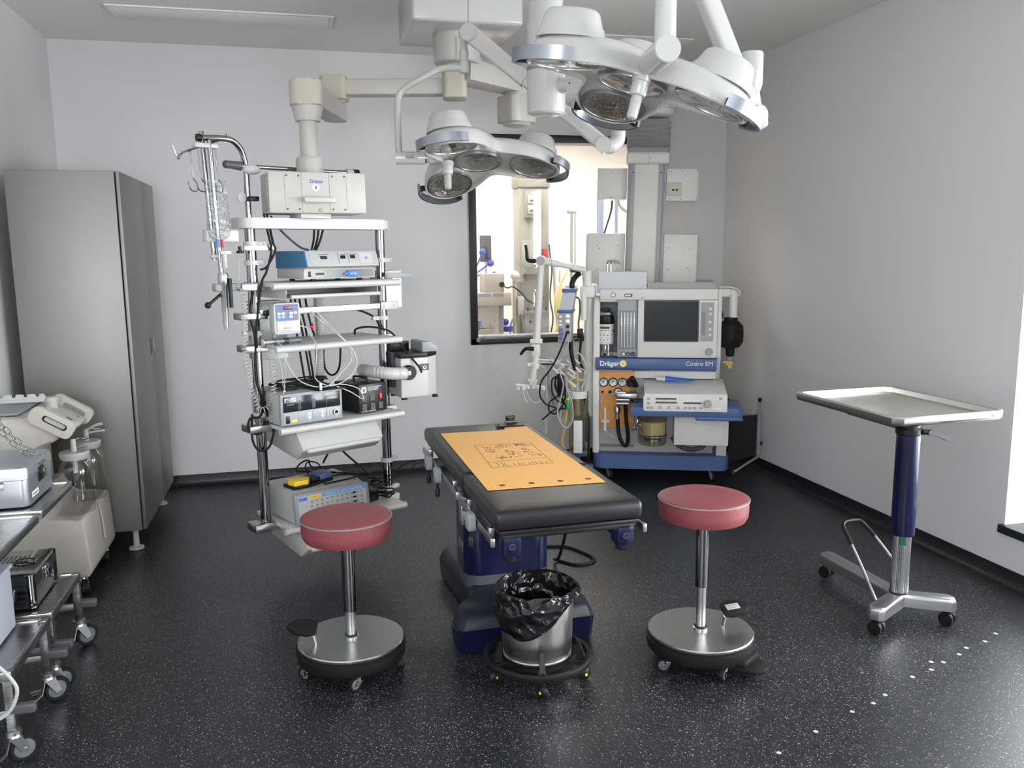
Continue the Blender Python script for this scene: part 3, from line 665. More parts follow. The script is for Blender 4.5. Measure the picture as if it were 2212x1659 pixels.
# ---- infusion pump clamped on the rail
t = rthing('infusion_pump', 'small white infusion pump with blue keypad and red display clamped to the rack rail', 'infusion pump', .125, .09, 1.262)
b = B(rotx(90)); b.prism(rrect(.135, .15, .016, 4, 0, .075), -.025, .03, bev=.006, seg=3); b.build('housing', M['white'], t)
b = B(front(0, -.0303, .104)); b.prism(rrect(.118, .078, .006, 3), 0, .0012); b.mi = 1; b.box((.005, .022, .0018), (.048, .018, .002), .001); b.mi = 2
for x, y in ((-.042, -.004), (-.02, -.004), (.02, -.004), (.042, -.002), (.02, -.020)): b.prism([(p[0] * 1., p[1] * .72) for p in circ(.0092, 16)], .0012, .0026, T=tr(x, y, 0))
b.mi = 3
for x, y in ((-.042, -.020), (-.02, -.020)): b.prism([(p[0], p[1] * .72) for p in circ(.0088, 16)], .0012, .0026, T=tr(x, y, 0))
b.mi = 4; b.box((.037, -.019, .002), (.008, .012, .002)); b.mi = 5; b.box((.046, -.019, .002), (.010, .012, .002))
b.build('keypad', [M['blue'], M['redd'], M['inkw'], mat('sky_key', (.25, .42, .8), .4), M['green'], M['red']], t)
b = B(front(0, -.0303, .036)); b.prism(rrect(.112, .052, .004, 2), 0, .004, bev=.001); b.prism(rrect(.042, .011, .005, 3, .005, .018), .004, .006); d = b.build('door', M['white'], t)
text('lettering', 'Atom', .016, front(-.024, -.0348, .026), M['inkg'], d); b = B(front(0, -.0345, .019)); b.box((0, 0, .0004), (.06, .0016, .0006)); b.build('underline', M['inkg'], d)
b = B(); b.span((-.045, .026, .03), (.045, .052, .12), .005); b.span((-.09, .028, .09), (-.04, .05, .115), .004); b.build('clamp', M['black'], t)
# ---- video insufflator on the third shelf
t = rthing('video_processor', 'grey boxy medical unit with dark display front and green arrow keys on the third shelf', 'medical device', .20, .02, SHZ[2] + .001)
w, d, h = .325, .33, .157
b = B(); b.span((-w / 2, -d / 2 + .02, .008), (w / 2, d / 2, h), .004); b.build('housing', M['lgrey'], t)
b = B(); b.span((-w / 2 - .003, -d / 2 - .002, .006), (w / 2 + .003, -d / 2 + .0205, h + .003), .006); b.build('front_frame', M['mgrey'], t)
TF = front(0, -d / 2 - .0025, .0)
b = B(TF); b.span((-.152, .072, 0), (.152, .146, .0012), .0003); b.mi = 1; b.span((-.152, .012, 0), (.152, .071, .001), .0003); b.mi = 2
for x in (-.075, .0, .075): b.box((x, .075, .0014), (.0012, .13, .0006))
b.mi = 3; b.box((-.115, .108, .0016), (.036, .009, .001)); b.box((-.065, .102, .0016), (.008, .045, .0006)); b.box((.01, .102, .0016), (.012, .045, .0006)); b.build('display', [M['screen'], mat('panel_grey', (.30, .31, .34), .4), M['inkg'], mat('teal_segments', (.015, .09, .085), .3)], t)
text('lettering', 'STORZ', .019, TF @ tr(-.145, .126, .0014), M['inkw'], t, bold=.0006)
text('lettering', 'KARL STORZ ENDOSKOPE', .005, TF @ tr(-.147, .119, .0014), M['inkw'], t)
b = B(TF)
for x in (-.018, .052):
    b.prism([(-.010, .046), (.010, .046), (.010, .055), (0, .066), (-.010, .055)], .001, .0028, T=tr(x, 0, 0)); b.prism([(-.010, .042), (.010, .042), (.010, .033), (0, .022), (-.010, .033)], .001, .0028, T=tr(x, 0, 0))
b.build('arrow_keys', M['mint'], t)
b = B(TF); b.box((-.132, .036, .002), (.019, .036, .004), .001); b.build('power_switch', M['black'], t)
b = B(TF @ rotz(0)); b.box((-.098, .027, .0016), (.03, .013, .001), .0003); b.build('yellow_label', M['yellow'], t)
b = B(TF); b.cyl((.125, .044, .0), (.125, .044, .010), .014); b.mi = 1; b.cyl((.125, .044, .0095), (.125, .044, .012), .009); b.mi = 2
for x, y in ((.083, .053), (.083, .036), (.098, .045)): b.prism(rrect(.013, .014, .003, 2, x, y), .001, .003)
b.build('gas_outlet', [M['satin'], M['dark'], M['lgrey']], t)
b = B()
for i in range(4): b.span((-w / 2 - .0012, -.07, .05 + i * .018), (-w / 2 - .0004, .0, .058 + i * .018))
b.build('side_slots', M['mgrey'], t)
for x in (-.13, .13):
    for y in (-.13, .13):
        b = B(); b.cyl((x, y, 0), (x, y, .009), .012); b.build('foot', M['rubber'], t)
# ---- black step-down transformer
t = rthing('voltage_converter', 'black voltage converter box with sockets and red switch beside the grey boxy unit', 'voltage converter', .555, .045, SHZ[2] + .001, 4)
w, d, h = .175, .22, .155
b = B(); b.span((-w / 2, -d / 2, .008), (w / 2, d / 2, h), .004); b.build('housing', M['black'], t)
TF = front(0, -d / 2 - .0005, 0)
b = B(TF)
def us(b, x, y):
    b.prism(rrect(.026, .032, .003, 2, x, y), 0, .0025)
for x, y in ((-.055, .082), (-.005, .085)): us(b, x, y)
for x, y in ((-.055, .037), (-.003, .037), (.046, .037)): us(b, x, y)
b.mi = 1
for x, y in ((-.055, .082), (-.005, .085), (-.055, .037), (-.003, .037), (.046, .037)):
    for dx, dy in ((-.006, .004), (.006, .004), (0, -.007)): b.box((x + dx, y + dy, .0028), (.0035, .007, .001))
b.build('sockets', [M['dgrey'], M['dark']], t)
b = B(TF); b.prism(rrect(.017, .026, .002, 2, .046, .086), 0, .006, bev=.001); b.build('red_switch', M['red'], t)
b = B(TF); b.prism(rrect(.03, .03, .006, 3, -.056, .126), 0, .001); b.mi = 1; b.prism([(-.066, .135), (-.060, .135), (-.056, .122), (-.052, .135), (-.046, .135), (-.053, .114), (-.059, .114)], .001, .0014); b.build('logo', [M['inkw'], M['black']], t)
text('lettering', 'UP/DOWN CONVERTER\nFUSE PROTECTION\nMODEL: VT-2000W', .0078, TF @ tr(-.032, .136, .0004), M['inkw'], t); text('lettering', 'AC OUTPUT: 110V OR 220V', .0075, TF @ tr(-.075, .012, .0004), M['inkw'], t)
b = B(); b.tube([(0, -.06, h), (0, -.05, h + .022), (0, .05, h + .022), (0, .06, h)], .006); b.build('carry_handle', M['rubber'], t)
b = B()
for i in range(7): b.span((w / 2 + .0004, -.07 + i * .02, .05), (w / 2 + .001, -.06 + i * .02, .12))
b.build('side_slots', M['dark'], t)
# ---- smoke evacuator at the right pole
t = rthing('smoke_evacuator', 'white smoke evacuator with black top and wide hose hanging at the right rack pole', 'smoke evacuator', .885, .06, .862, -12)
b = B(); b.prism([(-.115, -.10), (.04, -.10), (.115, -.04), (.115, .10), (-.115, .10)], .012, .225, bev=.006, seg=3); b.build('housing', M['white'], t)
b = B(); b.prism([(-.117, -.103), (.04, -.103), (.118, -.042), (.118, .103), (-.117, .103)], .2255, .25, bev=.004); b.span((-.115, .06, .25), (.0, .09, .30), .004); b.build('top_cover', M['black'], t)
b = B(rotx(90)); b.prism([(.02, .25), (.115, .25), (.115, .262), (.06, .305), (.02, .305)], -.09, .08, bev=.003); b.build('top_wedge', M['mgrey'], t)
b = B(tr(.087, 0, .284) @ roty(38)); b.box((0, 0, .002), (.055, .15, .002), .0005); b.mi = 1
for i in range(3): b.box((-.012 + i * .012, 0, .0032), (.004, .09, .0005))
b.build('label', [M['inkw'], M['inkg']], t)
for x in (-.09, .09):
    for y in (-.075, .08):
        b = B(); b.cyl((x, y, 0), (x, y, .013), .018, .014); b.build('foot', M['rubber'], t)
b = B(tr(-.075, -.101, .15) @ rotx(90)); b.lathe([(.04, -.002), (.04, .022), (.034, .03)], 28); b.build('hose_port', M['black'], t)
b = B(); b.prism([(-.0, -.1008), (.0, -.1018), (.036, -.1018), (.036, -.1008)], .155, .188); b.build('badge_frame', M['lgrey'], t)
b = B(front(.018, -.1015, .172)); b.box((0, 0, .0006), (.055, .036, .001)); b.mi = 1; b.prism(circ(.010, 20, .004, -.002), .001, .0016); b.mi = 0; b.prism(circ(.006, 20, .004, -.001), .0016, .002); b.build('badge', [M['dgrey'], M['inkw']], t)
b = B()
def hose(b, pts, r, n=56, amp=.09):
    P = spline(pts, 14); rg = []; nr = None
    L = [0]
    for p, q in zip(P, P[1:]): L.append(L[-1] + (q - p).length)
    def pos(s):
        for i in range(len(P) - 1):
            if L[i + 1] >= s: return P[i].lerp(P[i + 1], (s - L[i]) / max(1e-9, L[i + 1] - L[i])), (P[i + 1] - P[i]).normalized()
        return P[-1], (P[-1] - P[-2]).normalized()
    for k in range(n * 2 + 1):
        p, tt = pos(L[-1] * k / (n * 2)); nr = tt.cross(V((0, 0, 1)) if abs(tt.z) < .9 else V((1, 0, 0))).normalized() if nr is None else (nr - tt * nr.dot(tt)).normalized()
        bb = tt.cross(nr); rr = r * (1 + (amp if k % 2 else -amp)); rg.append([p + (nr * math.cos(2 * PI * a / 14) + bb * math.sin(2 * PI * a / 14)) * rr for a in range(14)])
    b.rings(rg)
hose(b, [(-.10, -.128, .15), (-.14, -.135, .152), (-.20, -.13, .158), (-.27, -.06, .165), (-.285, .03, .163)], .033, 17, .05); b.build('hose', M['white'], t)
b = B(); b.span((-.118, -.138, .138), (-.07, -.118, .162), .004); b.build('hose_clip', M['white'], t)
b = B(); b.span((-.135, -.02, .06), (-.113, .03, .25), .004); b.build('pole_bracket', M['dgrey'], t)
# ---- electrosurgical generator on the bottom shelf
t = rthing('electrosurgical_generator', 'light grey electrosurgical generator with blue-lettered front panel on the bottom rack shelf', 'medical device', .285, .02, SHZ[3] + .001)
w, d, h = .41, .37, .155
b = B(rotz(90) @ rotx(90)); b.prism([(d / 2, .008), (-d / 2 + .015, .008), (-d / 2 + .035, h), (d / 2, h)], -w / 2, w / 2, bev=.005); b.build('housing', M['lgrey'], t)
TI = -7
b = B(rotz(90) @ rotx(90)); b.prism([(-d / 2 + .018, .004), (-d / 2 - .006, .004), (-d / 2 + .014, h + .002), (-d / 2 + .036, h + .003)], -w / 2 - .003, w / 2 + .003, bev=.005); b.build('front_frame', M['mgrey'], t)
TF = front(0, -d / 2 + .0035, .078, TI)
b = B(TF); b.span((-.19, -.045, 0), (.19, .066, .0012)); b.mi = 1; b.span((-.06, .046, .0012), (.028, .064, .0018)); b.span((.035, .046, .0012), (.188, .064, .0018)); b.mi = 2; b.span((-.125, .046, .0012), (-.068, .064, .0018)); b.mi = 3
rr = random.Random(3)
for gx in range(11):
    for gy in range(4):
        x = -.118 + gx * .028; y = .034 - gy * .022
        b.box((x, y, .0015), (.013, .006, .0008))
        if rr.random() < .6: b.box((x + .002, y - .008, .0015), (.015, .0025, .0008))
b.mi = 4
for x in (-.065, .031): b.box((x, 0, .0015), (.002, .09, .0006))
b.mi = 5; b.box((-.163, .026, .0016), (.05, .02, .001))
for i in range(4): b.box((-.163, .004 - i * .011, .0016), (.03, .003, .0008))
b.mi = 6
for x, y in ((.12, .034), (.12, .012), (.12, -.012), (.155, -.03)): b.box((x, y, .002), (.014, .009, .001))
b.build('front_panel', [M['white'], mat('panel_blue', (.16, .36, .72), .4), M['yellow'], M['inkg'], M['lgrey'], mat('pale_grey_field', (.45, .46, .47), .5), M['black']], t)
text('lettering', 'ERBE', .021, TF @ tr(-.186, .045, .0014), M['blue2'], t, bold=.0012); text('lettering', 'SCHNEIDEN', .008, TF @ tr(-.12, .052, .0019), M['inkg'], t); text('lettering', 'KOAGULATION', .008, TF @ tr(-.04, .052, .0019), M['inkw'], t); text('lettering', 'BIPOLAR    NEUTRALELEKTRODE', .008, TF @ tr(.05, .052, .0019), M['inkw'], t)
b = B(TF); b.box((-.155, -.058, .003), (.024, .016, .005), .001); b.mi = 1; b.box((-.155, -.058, .006), (.016, .010, .002)); b.build('power_switch', [M['black'], mat('dark_green_key', (.01, .10, .03), .3)], t)
b = B(); b.span((-w / 2 - .006, .10, .02), (-w / 2 + .01, .16, h + .004), .004); b.build('rear_bumper', M['lgrey'], t)
for x in (-.16, .16):
    for y in (-.13, .14):
        b = B(); b.cyl((x, y, 0), (x, y, .009), .012); b.build('foot', M['rubber'], t)
GT = SHZ[3] + .001 + .155
# ---- double foot pedal lying on the generator, with its cord
t = rthing('foot_pedal', 'yellow and blue double foot pedal with black cord lying on the electrosurgical generator', 'foot pedal', .24, .03, GT + .001, 10)
b = B(); b.prism([(-.13, -.055), (-.05, -.07), (.12, -.05), (.13, .045), (-.02, .065), (-.12, .05)], 0, .016, bev=.004); b.build('base', M['black'], t)
def wedge(x0, x1, y0, y1, z0, z1):
    b = B(); b.rings([[(x0, y0, .0165), (x1, y0, .0165), (x1, y1, .0165), (x0, y1, .0165)], [(x0 + .004, y0 + .004, z0), (x1 - .004, y0 + .004, z0), (x1 - .004, y1 - .004, z1), (x0 + .004, y1 - .004, z1)]]); return b
b = B(); b.prism([(-.125, -.055), (-.05, -.068), (-.015, -.03), (-.02, .02), (-.105, .04), (-.125, .0)], .0165, .042, bev=.005); b.build('pedal_plate', M['yellow'], t)
b = B(); b.prism([(.035, -.055), (.115, -.045), (.125, .038), (.045, .045)], .0165, .046, bev=.005); b.build('pedal_plate', M['blue'], t)
b = B(); b.prism([(-.015, -.05), (.034, -.055), (.04, .05), (-.015, .055)], .0165, .036, bev=.005); b.build('bridge', M['black'], t)
b = B(); b.tube([(.12, .0, .012), (.17, -.02, .01), (.20, .04, .01), (.15, .10, .012), (.06, .12, .03), (.0, .10, .05), (.02, .09, .085), (.08, .10, .09), (.11, .12, .05), (.16, .08, .012), (.22, .0, .008), (.24, -.08, .01), (.20, -.12, .008), (.10, -.11, .008), (.02, -.1, .008)], .0045); b.build('cord', M['rubber'], t)
b = B(); b.tube([(.05, .06, .02), (.06, .10, .06), (.10, .12, .075), (.15, .11, .055), (.14, .06, .015)], .004); b.build('cord', M['rubber'], t)
t = rthing('power_cord', 'black cord running over the electrosurgical generator to the right pole', 'cable', .62, .02, GT)
b = B(); b.tube([(-.20, .02, .006), (-.14, -.05, .01), (-.155, -.16, .008), (-.137, -.197, .0), (-.11, -.20, -.03), (-.03, -.14, -.05), (.03, -.10, -.055), (.11, -.06, -.04), (.19, -.10, -.01), (.24, -.06, .02), (.19, -.02, .0), (.10, .0, -.06)], .0045); b.build('sheath', M['rubber'], t)
t = rthing('cable_coil', 'tangle of black coiled cables on the bottom shelf beside the generator', 'cable', .605, .02, SHZ[3] + .001)
b = B()
rr = random.Random(5)
b.span((-.085, -.06, 0), (.02, .14, .09), .008)
b.build('power_adapter', M['black'], t)
b = B()
for k in range(6):
    cx_, cy_, cz_ = rr.uniform(.01, .05), rr.uniform(-.10, .04), .012 + .016 * k; ra, rb_ = rr.uniform(.045, .07), rr.uniform(.04, .08)
    b.tube([(cx_ + ra * math.cos(a + k), cy_ + rb_ * math.sin(a + k), max(.006, cz_ + rr.uniform(-.006, .02))) for a in [2 * PI * i / 8 for i in range(8)]], .0045, 6, 4, True)
b.build('coil', M['rubber'], t)
# ---- black cables draped on the rack
def cable(label, pts, r=.0055, m='rubber', name='power_cord', group=None):
    p0 = pts[0]; t = thing(name, label, 'cable', p0, 0, group); b = B()
    b.tube([V(p) - V(p0) for p in pts], r); b.build('sheath', M[m], t); return t
cable('black cable dropping from the head box behind the top of the left rack pole', [rk(.09, .0, 1.832), rk(.085, .05, 1.73), rk(.10, .04, 1.66), rk(.06, .06, 1.56), rk(.03, .06, 1.50), rk(.00, .05, 1.30), rk(-.005, .05, 1.20)])
cable('second black cable looping beside the top of the left rack pole', [rk(.105, .0, 1.832), rk(.105, .05, 1.70), rk(.115, .05, 1.66), rk(.07, .05, 1.585), rk(.035, .05, 1.57)])
cable('grey cable slanting from the head box down to the petrol-blue device', [rk(.18, -.12, 1.83), rk(.22, -.10, 1.76), rk(.30, -.07, 1.68), rk(.345, -.05, 1.66)], m='dgrey')
for i, (u0, u1) in enumerate(((.40, .385), (.425, .40), (.45, .41))):
    cable(('left', 'middle', 'right')[i] + ' of three black cables dropping from the top bar onto the petrol-blue device', [rk(u0, -.09, 1.762), rk((u0 + u1) / 2 + .004, -.095, 1.71), rk(u1, -.10, 1.66)], group='black cables behind the top shelf')
for i, (u0, u1, z1) in enumerate(((.31, .37, 1.0), (.335, .41, .98), (.36, .43, .95), (.395, .47, 1.16))):
    cable(('black cable behind the infusion pump, leftmost of four hanging behind the rack', 'second black cable from the left behind the rack rail', 'third black cable from the left behind the rack rail', 'black cable curving right behind the rack rail')[i], [rk(u0, -.215, 1.49), rk(u0 + .01, -.225, 1.38), rk((u0 + u1) / 2, -.225, 1.25), rk(u1, -.22, z1)] + ([rk(u1 + .02, -.22, z1 - .1)] if i < 3 else [rk(.53, -.22, 1.20), rk(.55, -.22, 1.14)]), group='black cables behind the rack')
cable('black cable hanging in a U-loop behind the second shelf', [rk(.50, -.215, 1.2), rk(.49, -.22, 1.10), rk(.50, -.22, 1.02), rk(.54, -.22, .985), rk(.585, -.22, 1.03), rk(.60, -.22, 1.2)])
cable('black power lead running from the second shelf to the smoke evacuator', [rk(.56, .0, 1.222), rk(.555, .02, 1.25), rk(.60, .05, 1.262), rk(.68, .06, 1.25), rk(.74, .08, 1.22), rk(.79, .12, 1.13), rk(.835, .185, 1.04), rk(.848, .186, 1.01)])
cable('black cord arching from the rack rail to the right pole', [rk(.545, -.05, 1.36), rk(.62, -.03, 1.34), rk(.68, .0, 1.305), rk(.70, .03, 1.25)])
cable('left black cord hanging below the third rack shelf', [rk(.45, -.08, .67), rk(.42, -.06, .62), rk(.37, -.04, .565), rk(.36, -.03, .56)]); cable('right black cord hanging below the third rack shelf', [rk(.455, -.08, .67), rk(.49, -.06, .60), rk(.56, -.03, .52), rk(.62, -.02, .46), rk(.66, .0, .43)])
cable('long black cable hanging along the left rack pole', [rk(.0, .03, 1.47), rk(-.025, .04, 1.36), rk(-.01, .045, 1.25), rk(-.015, .045, 1.05), rk(.02, .045, .93), rk(.035, .04, .86)], .006)
cable('black looped cable behind the foot of the coiled lead', [rk(.02, .05, .99), rk(.0, .04, .87), rk(-.05, .03, .86), rk(-.06, .03, .80), rk(.0, .03, .78), rk(.05, .04, .85), rk(.06, .05, .80), rk(.03, .05, .71), rk(-.02, .04, .70), rk(-.045, .03, .76), rk(-.04, .03, .88)], .006)
# scope leads heaped on the third-shelf unit
t = rthing('camera_cable', 'coil of dark camera cables heaped on the grey boxy unit', 'cable', .22, .03, SHZ[2] + .001 + .161)
b = B(); rr = random.Random(9)
for k in range(5):
    ra, rb_ = rr.uniform(.09, .15), rr.uniform(.05, .09); a0 = rr.uniform(0, 6)
    b.tube([(ra * math.cos(a) + rr.uniform(-.02, .02), rb_ * math.sin(a), .006 + .006 * k + rr.uniform(0, .012)) for a in [2 * PI * i / 9 for i in range(9)]], .0045, 6, 4, True)
b.build('coil', M['rubber'], t)
b = B(); b.cyl((-.13, -.07, .012), (-.06, -.085, .012), .009); b.cyl((-.155, -.065, .012), (-.13, -.07, .012), .004); b.build('plug', M['black'], t)
b = B(); b.prism([(.0, -.12), (.15, -.10), (.15, .09), (.0, .09)], .0, .006, bev=.002); b.prism([(.0, -.192), (.15, -.192), (.15, -.10), (.0, -.10)], .0, .004, bev=.001); b.build('cloth_flap', M['rubber'], t)
t = rthing('infusion_tubing', 'clear thin infusion tubing draped from the infusion pump down over the third shelf', 'tubing', .1, .1, 1.25)
b = B(); q = lambda u, v, z: (u - .1, -(v - .1), z - 1.25)
b.tube([q(.17, .12, 1.30), q(.215, .13, 1.29), q(.235, .14, 1.25), q(.22, .22, 1.20), q(.21, .22, 1.10), q(.22, .20, 1.04), q(.30, .2, 1.0), q(.40, .2, 1.03), q(.45, .2, 1.10), q(.42, .2, 1.18), q(.36, .2, 1.24), q(.32, .12, 1.30), q(.27, .08, 1.365)], .0027, 6)
b.tube([q(.05, .21, 1.20), q(.07, .22, 1.12), q(.12, .22, 1.05), q(.2, .21, 1.01), q(.28, .21, 1.005), q(.36, .2, 1.06), q(.42, .2, 1.12), q(.40, .2, 1.2), q(.35, .12, 1.29), q(.30, .08, 1.36)], .0027, 6)
b.tube([q(.08, .10, 1.30), q(.06, .11, 1.24), q(.055, .2, 1.21), q(.06, .2, 1.13), q(.075, .16, 1.03), q(.07, .15, .98), q(.05, .14, .95)], .0025, 6)
b.tube([q(.29, .2, 1.005), q(.37, .2, 1.0), q(.45, .2, .97), q(.48, .2, .92), q(.46, .21, .92), q(.40, .21, .96), q(.33, .2, .995)], .0025, 6)
b.build('tube', M['tubing'], t)
b = B(); b.box(q(.245, .145, 1.292), (.006, .01, .035), .002); b.box(q(.245, .145, 1.292), (.03, .01, .008), .002); b.build('red_stopcock', M['red'], t)
b = B(); b.box(q(.235, .215, 1.0), (.013, .006, .045), .001); b.build('clamp', M['white'], t)
t = rthing('syringe', 'large clear plastic syringe lying on the second shelf edge', 'syringe', .13, .13, SHZ[1] + .019)
b = B(roty(90)); b.shell([(.016, -.085), (.018, -.085), (.018, .05), (.006, .056), (.004, .056), (.0165, .048)], 20); b.lathe([(.026, -.087), (.026, -.084)], 20); b.build('barrel', M['clear'], t)
b = B(roty(90)); b.lathe([(.006, -.14), (.006, -.03)], 10); b.lathe([(.016, -.142), (.016, -.138)], 16); b.build('plunger', M['white'], t)
b = B(roty(90)); b.lathe([(.0155, -.03), (.0155, -.012)], 16); b.build('stopper', M['rubber'], t)
# corrugated suction hose behind the rack
t = rthing('breathing_hose', 'pale corrugated hose hanging behind the middle of the rack', 'hose', .485, -.24, 1.50)
b = B(); hose(b, [(0, 0, -.02), (0, 0, -.14), (.005, 0, -.30), (-.01, 0, -.45), (-.02, 0, -.60)], .026, 40, .06); b.build('hose', M['white'], t)
t = rthing('breathing_hose', 'short end of pale corrugated hose below the third rack shelf', 'hose', .43, -.05, .70)
b = B(); hose(b, [(0.01, .0, .0), (.0, -.02, -.03), (-.03, -.03, -.05)], .024, 7, .08); b.build('hose', M['lgrey'], t)
# clear waffle-pattern baskets hooked behind the rack
M['waffle'] = mat('clear_waffle_plastic', (.62, .63, .63), .12, trans=.75, bump=0)
nt = M['waffle'].node_tree; tc = nt.nodes.new('ShaderNodeTexCoord'); br = nt.nodes.new('ShaderNodeTexChecker'); br.inputs['Scale'].default_value = 160
bp = nt.nodes.new('ShaderNodeBump'); bp.inputs['Strength'].default_value = .8; bp.inputs['Distance'].default_value = .002
nt.links.new(tc.outputs['Object'], br.inputs['Vector']); nt.links.new(br.outputs['Fac'], bp.inputs['Height']); nt.links.new(bp.outputs['Normal'], nt.nodes['Principled BSDF'].inputs['Normal'])
def basket(u, v, z, w, d, h, lab):
    t = rthing('clear_basket', lab, 'basket', u, v, z, 0, 'clear waffle-pattern plastic baskets'); b = B(); th = .003
    b.span((-w / 2, -d / 2, 0), (w / 2, d / 2, th)); b.span((-w / 2, -d / 2, th), (w / 2, -d / 2 + th, h)); b.span((-w / 2, d / 2 - th, th), (w / 2, d / 2, h)); b.span((-w / 2, -d / 2 + th, th), (-w / 2 + th, d / 2 - th, h)); b.span((w / 2 - th, -d / 2 + th, th), (w / 2, d / 2 - th, h))
    b.build('body', M['waffle'], t)
    b = B(); b.tube([(-w / 2 - .003, -d / 2 - .003, h), (w / 2 + .003, -d / 2 - .003, h), (w / 2 + .003, d / 2 + .003, h), (-w / 2 - .003, d / 2 + .003, h)], .0035, 6, 0, True); b.build('rim', M['white'], t)
basket(.215, -.30, 1.10, .16, .12, .30, 'clear waffle-pattern basket behind the infusion pump, seen through the rack')
basket(.835, -.12, 1.345, .13, .12, .20, 'clear waffle-pattern basket hanging at the right rack pole')
# ---- drip stand on the left pole
p0 = (-.345, 4.26)
def iv(u, v, z): return rk(u, v, z)
t = thing('drip_stand', 'chromed drip stand with infusion hooks clamped to the left rack pole', 'drip stand', rk(-.10, .02, 1.25), 27)
q = lambda u, v, z: (u + .10, -(v - .02), z - 1.25)
b = B(); b.tube([q(-.20, .035, 2.16), q(-.10, .03, 2.165), q(-.045, .02, 2.155), q(-.005, .01, 2.11), q(.012, .003, 2.03), q(.014, 0, 1.92), q(.015, 0, 1.812)], .0135, 14, 8); b.build('curved_tube', M['chrome'], t)
b = B(); b.cyl(q(-.205, .035, 2.16), q(-.225, .035, 2.16), .017); b.build('end_cap', M['black'], t)
for (a, c) in (((-.200, .03, 2.19), (-.176, .03, 1.62)), ((-.176, .055, 2.15), (-.156, .05, 1.55))):
    b = B(); b.cyl(q(*a), q(*c), .0105, n=16); b.build('rod', M['chrome'], t)
b = B(); b.box(q(-.19, .04, 2.125), (.11, .05, .022), .008); b.build('hook_carrier', M['white'], t)
b = B()
b.tube([q(-.19, .05, 2.13), q(-.27, .06, 2.10), q(-.31, .06, 2.08), q(-.32, .06, 2.06), q(-.335, .06, 2.10), q(-.34, .06, 2.115)], .005)
b.tube([q(-.19, .03, 2.13), q(-.12, .02, 2.155), q(-.09, .02, 2.16), q(-.085, .02, 2.15), q(-.083, .02, 2.19)], .005)
for (u, v) in ((-.27, .05), (-.235, .055), (-.185, .05), (-.155, .05)):
    b.tube([q(u + .005, v, 2.11), q(u + .012, v, 2.0), q(u + .016, v, 1.975), q(u + .03, v, 1.955), q(u + .025, v, 1.925), q(u - .0, v, 1.93), q(u - .012, v, 1.965)], .0028, 6)
b.build('hooks', M['chrome'], t)
b = B(); b.span(q(-.215, .0, 1.755), q(-.06, .05, 1.70), .006); b.build('lower_bracket', M['white'], t)
b = B(); b.span(q(-.20, .02, 1.645), q(-.135, .06, 1.625), .01); b.build('lower_bracket', M['white'], t)
b = B(); b.cyl(q(-.06, .05, 1.68), q(-.06, .05, 1.66), .008); b.lathe([(.016, 0), (.018, .006), (.016, .012)], 14, T=tr(*q(-.06, .05, 1.648))); b.build('knob', M['black'], t)
b = B(); b.lathe([(.009, 0), (.012, .02), (.018, .20), (.024, .21), (.024, .25), (.02, .26)], 20, T=tr(*q(-.148, .05, 1.30))); b.build('holder', M['satin'], t)
b = B(); b.cyl(q(-.128, .075, 1.40), q(-.128, .075, 1.535), .009); b.build('grip', M['black'], t)
b = B(); b.cyl(q(-.16, .04, 1.462), q(-.225, .06, 1.42), .007); b.ball(q(-.232, .06, 1.415), .015); b.build('crank', M['black'], t)
b = B(); b.span(q(-.19, .01, 1.51), q(-.09, .06, 1.475), .006); b.build('clamp', M['mgrey'], t)
t = thing('infusion_bag', 'clear plastic infusion bag with tube ports hanging on the drip stand', 'infusion bag', rk(-.165, .075, 1.71), 27)
b = B(); rg = []
rr = random.Random(4)
for k, (z, w, dd) in enumerate(((.0, .028, .012), (.012, .046, .018), (.05, .056, .028), (.11, .054, .030), (.17, .050, .024), (.22, .047, .013), (.245, .046, .004), (.265, .044, .003))):
    rg.append([(w * math.cos(a) * (1 + .04 * math.sin(5 * a + k)), dd * math.sin(a) * (1 + .25 * math.sin(3 * a + 1.7 * k)), z) for a in [2 * PI * i / 28 for i in range(28)]])
b.rings(rg); b.build('bag', glassy('bag_film', (.90, .91, .92), .10, 1.6, 1.5, .02), t)
for dx in (-.012, .012):
    b = B(); b.cyl((dx, 0, .0), (dx, 0, -.035), .006); b.build('port', M['blue2'] if dx < 0 else M['red'], t)
b = B(); b.lathe([(.006, -.13), (.011, -.12), (.011, -.06), (.007, -.05)], 14, T=tr(.015, -.01, 0)); b.box((.02, -.012, -.058), (.05, .016, .018), .004); b.build('drip_chamber', M['white'], t)
# coiled white lead beside the left pole
t = thing('coiled_lead', 'white coiled lead hanging in a long loop beside the left rack pole', 'cable', rk(-.06, .07, 1.60), 27)
q = lambda u, v, z: (u + .06, -(v - .07), z - 1.60)
axis = spline([q(-.075, .07, 1.62), q(-.085, .07, 1.50), q(-.06, .07, 1.42), q(-.075, .07, 1.20), q(-.06, .075, 1.03), q(-.035, .08, .93), q(-.015, .085, .905), q(.02, .085, .915), q(.05, .08, .97), q(.055, .08, 1.08), q(.04, .08, 1.20)], 24)
b = B(); pts = []; n = len(axis); nr = None; L = [0]
for p_, q_ in zip(axis, axis[1:]): L.append(L[-1] + (q_ - p_).length)
turns = 62; N = turns * 9; j = 0
for k in range(N + 1):
    s_ = L[-1] * k / N
    while j < n - 2 and L[j + 1] < s_: j += 1
    p = axis[j].lerp(axis[j + 1], (s_ - L[j]) / max(1e-9, L[j + 1] - L[j])); tg = (axis[j + 1] - axis[j]).normalized(); nr = tg.cross(V((0, 1, 0))).normalized(); bn = tg.cross(nr)
    f_ = k / N; rad = .004 + .009 * min(1, max(0, (f_ - .06) / .12)) * min(1, (1 - f_) / .1); a = 2 * PI * turns * f_
    pts.append(p + nr * math.cos(a) * rad + bn * math.sin(a) * rad)
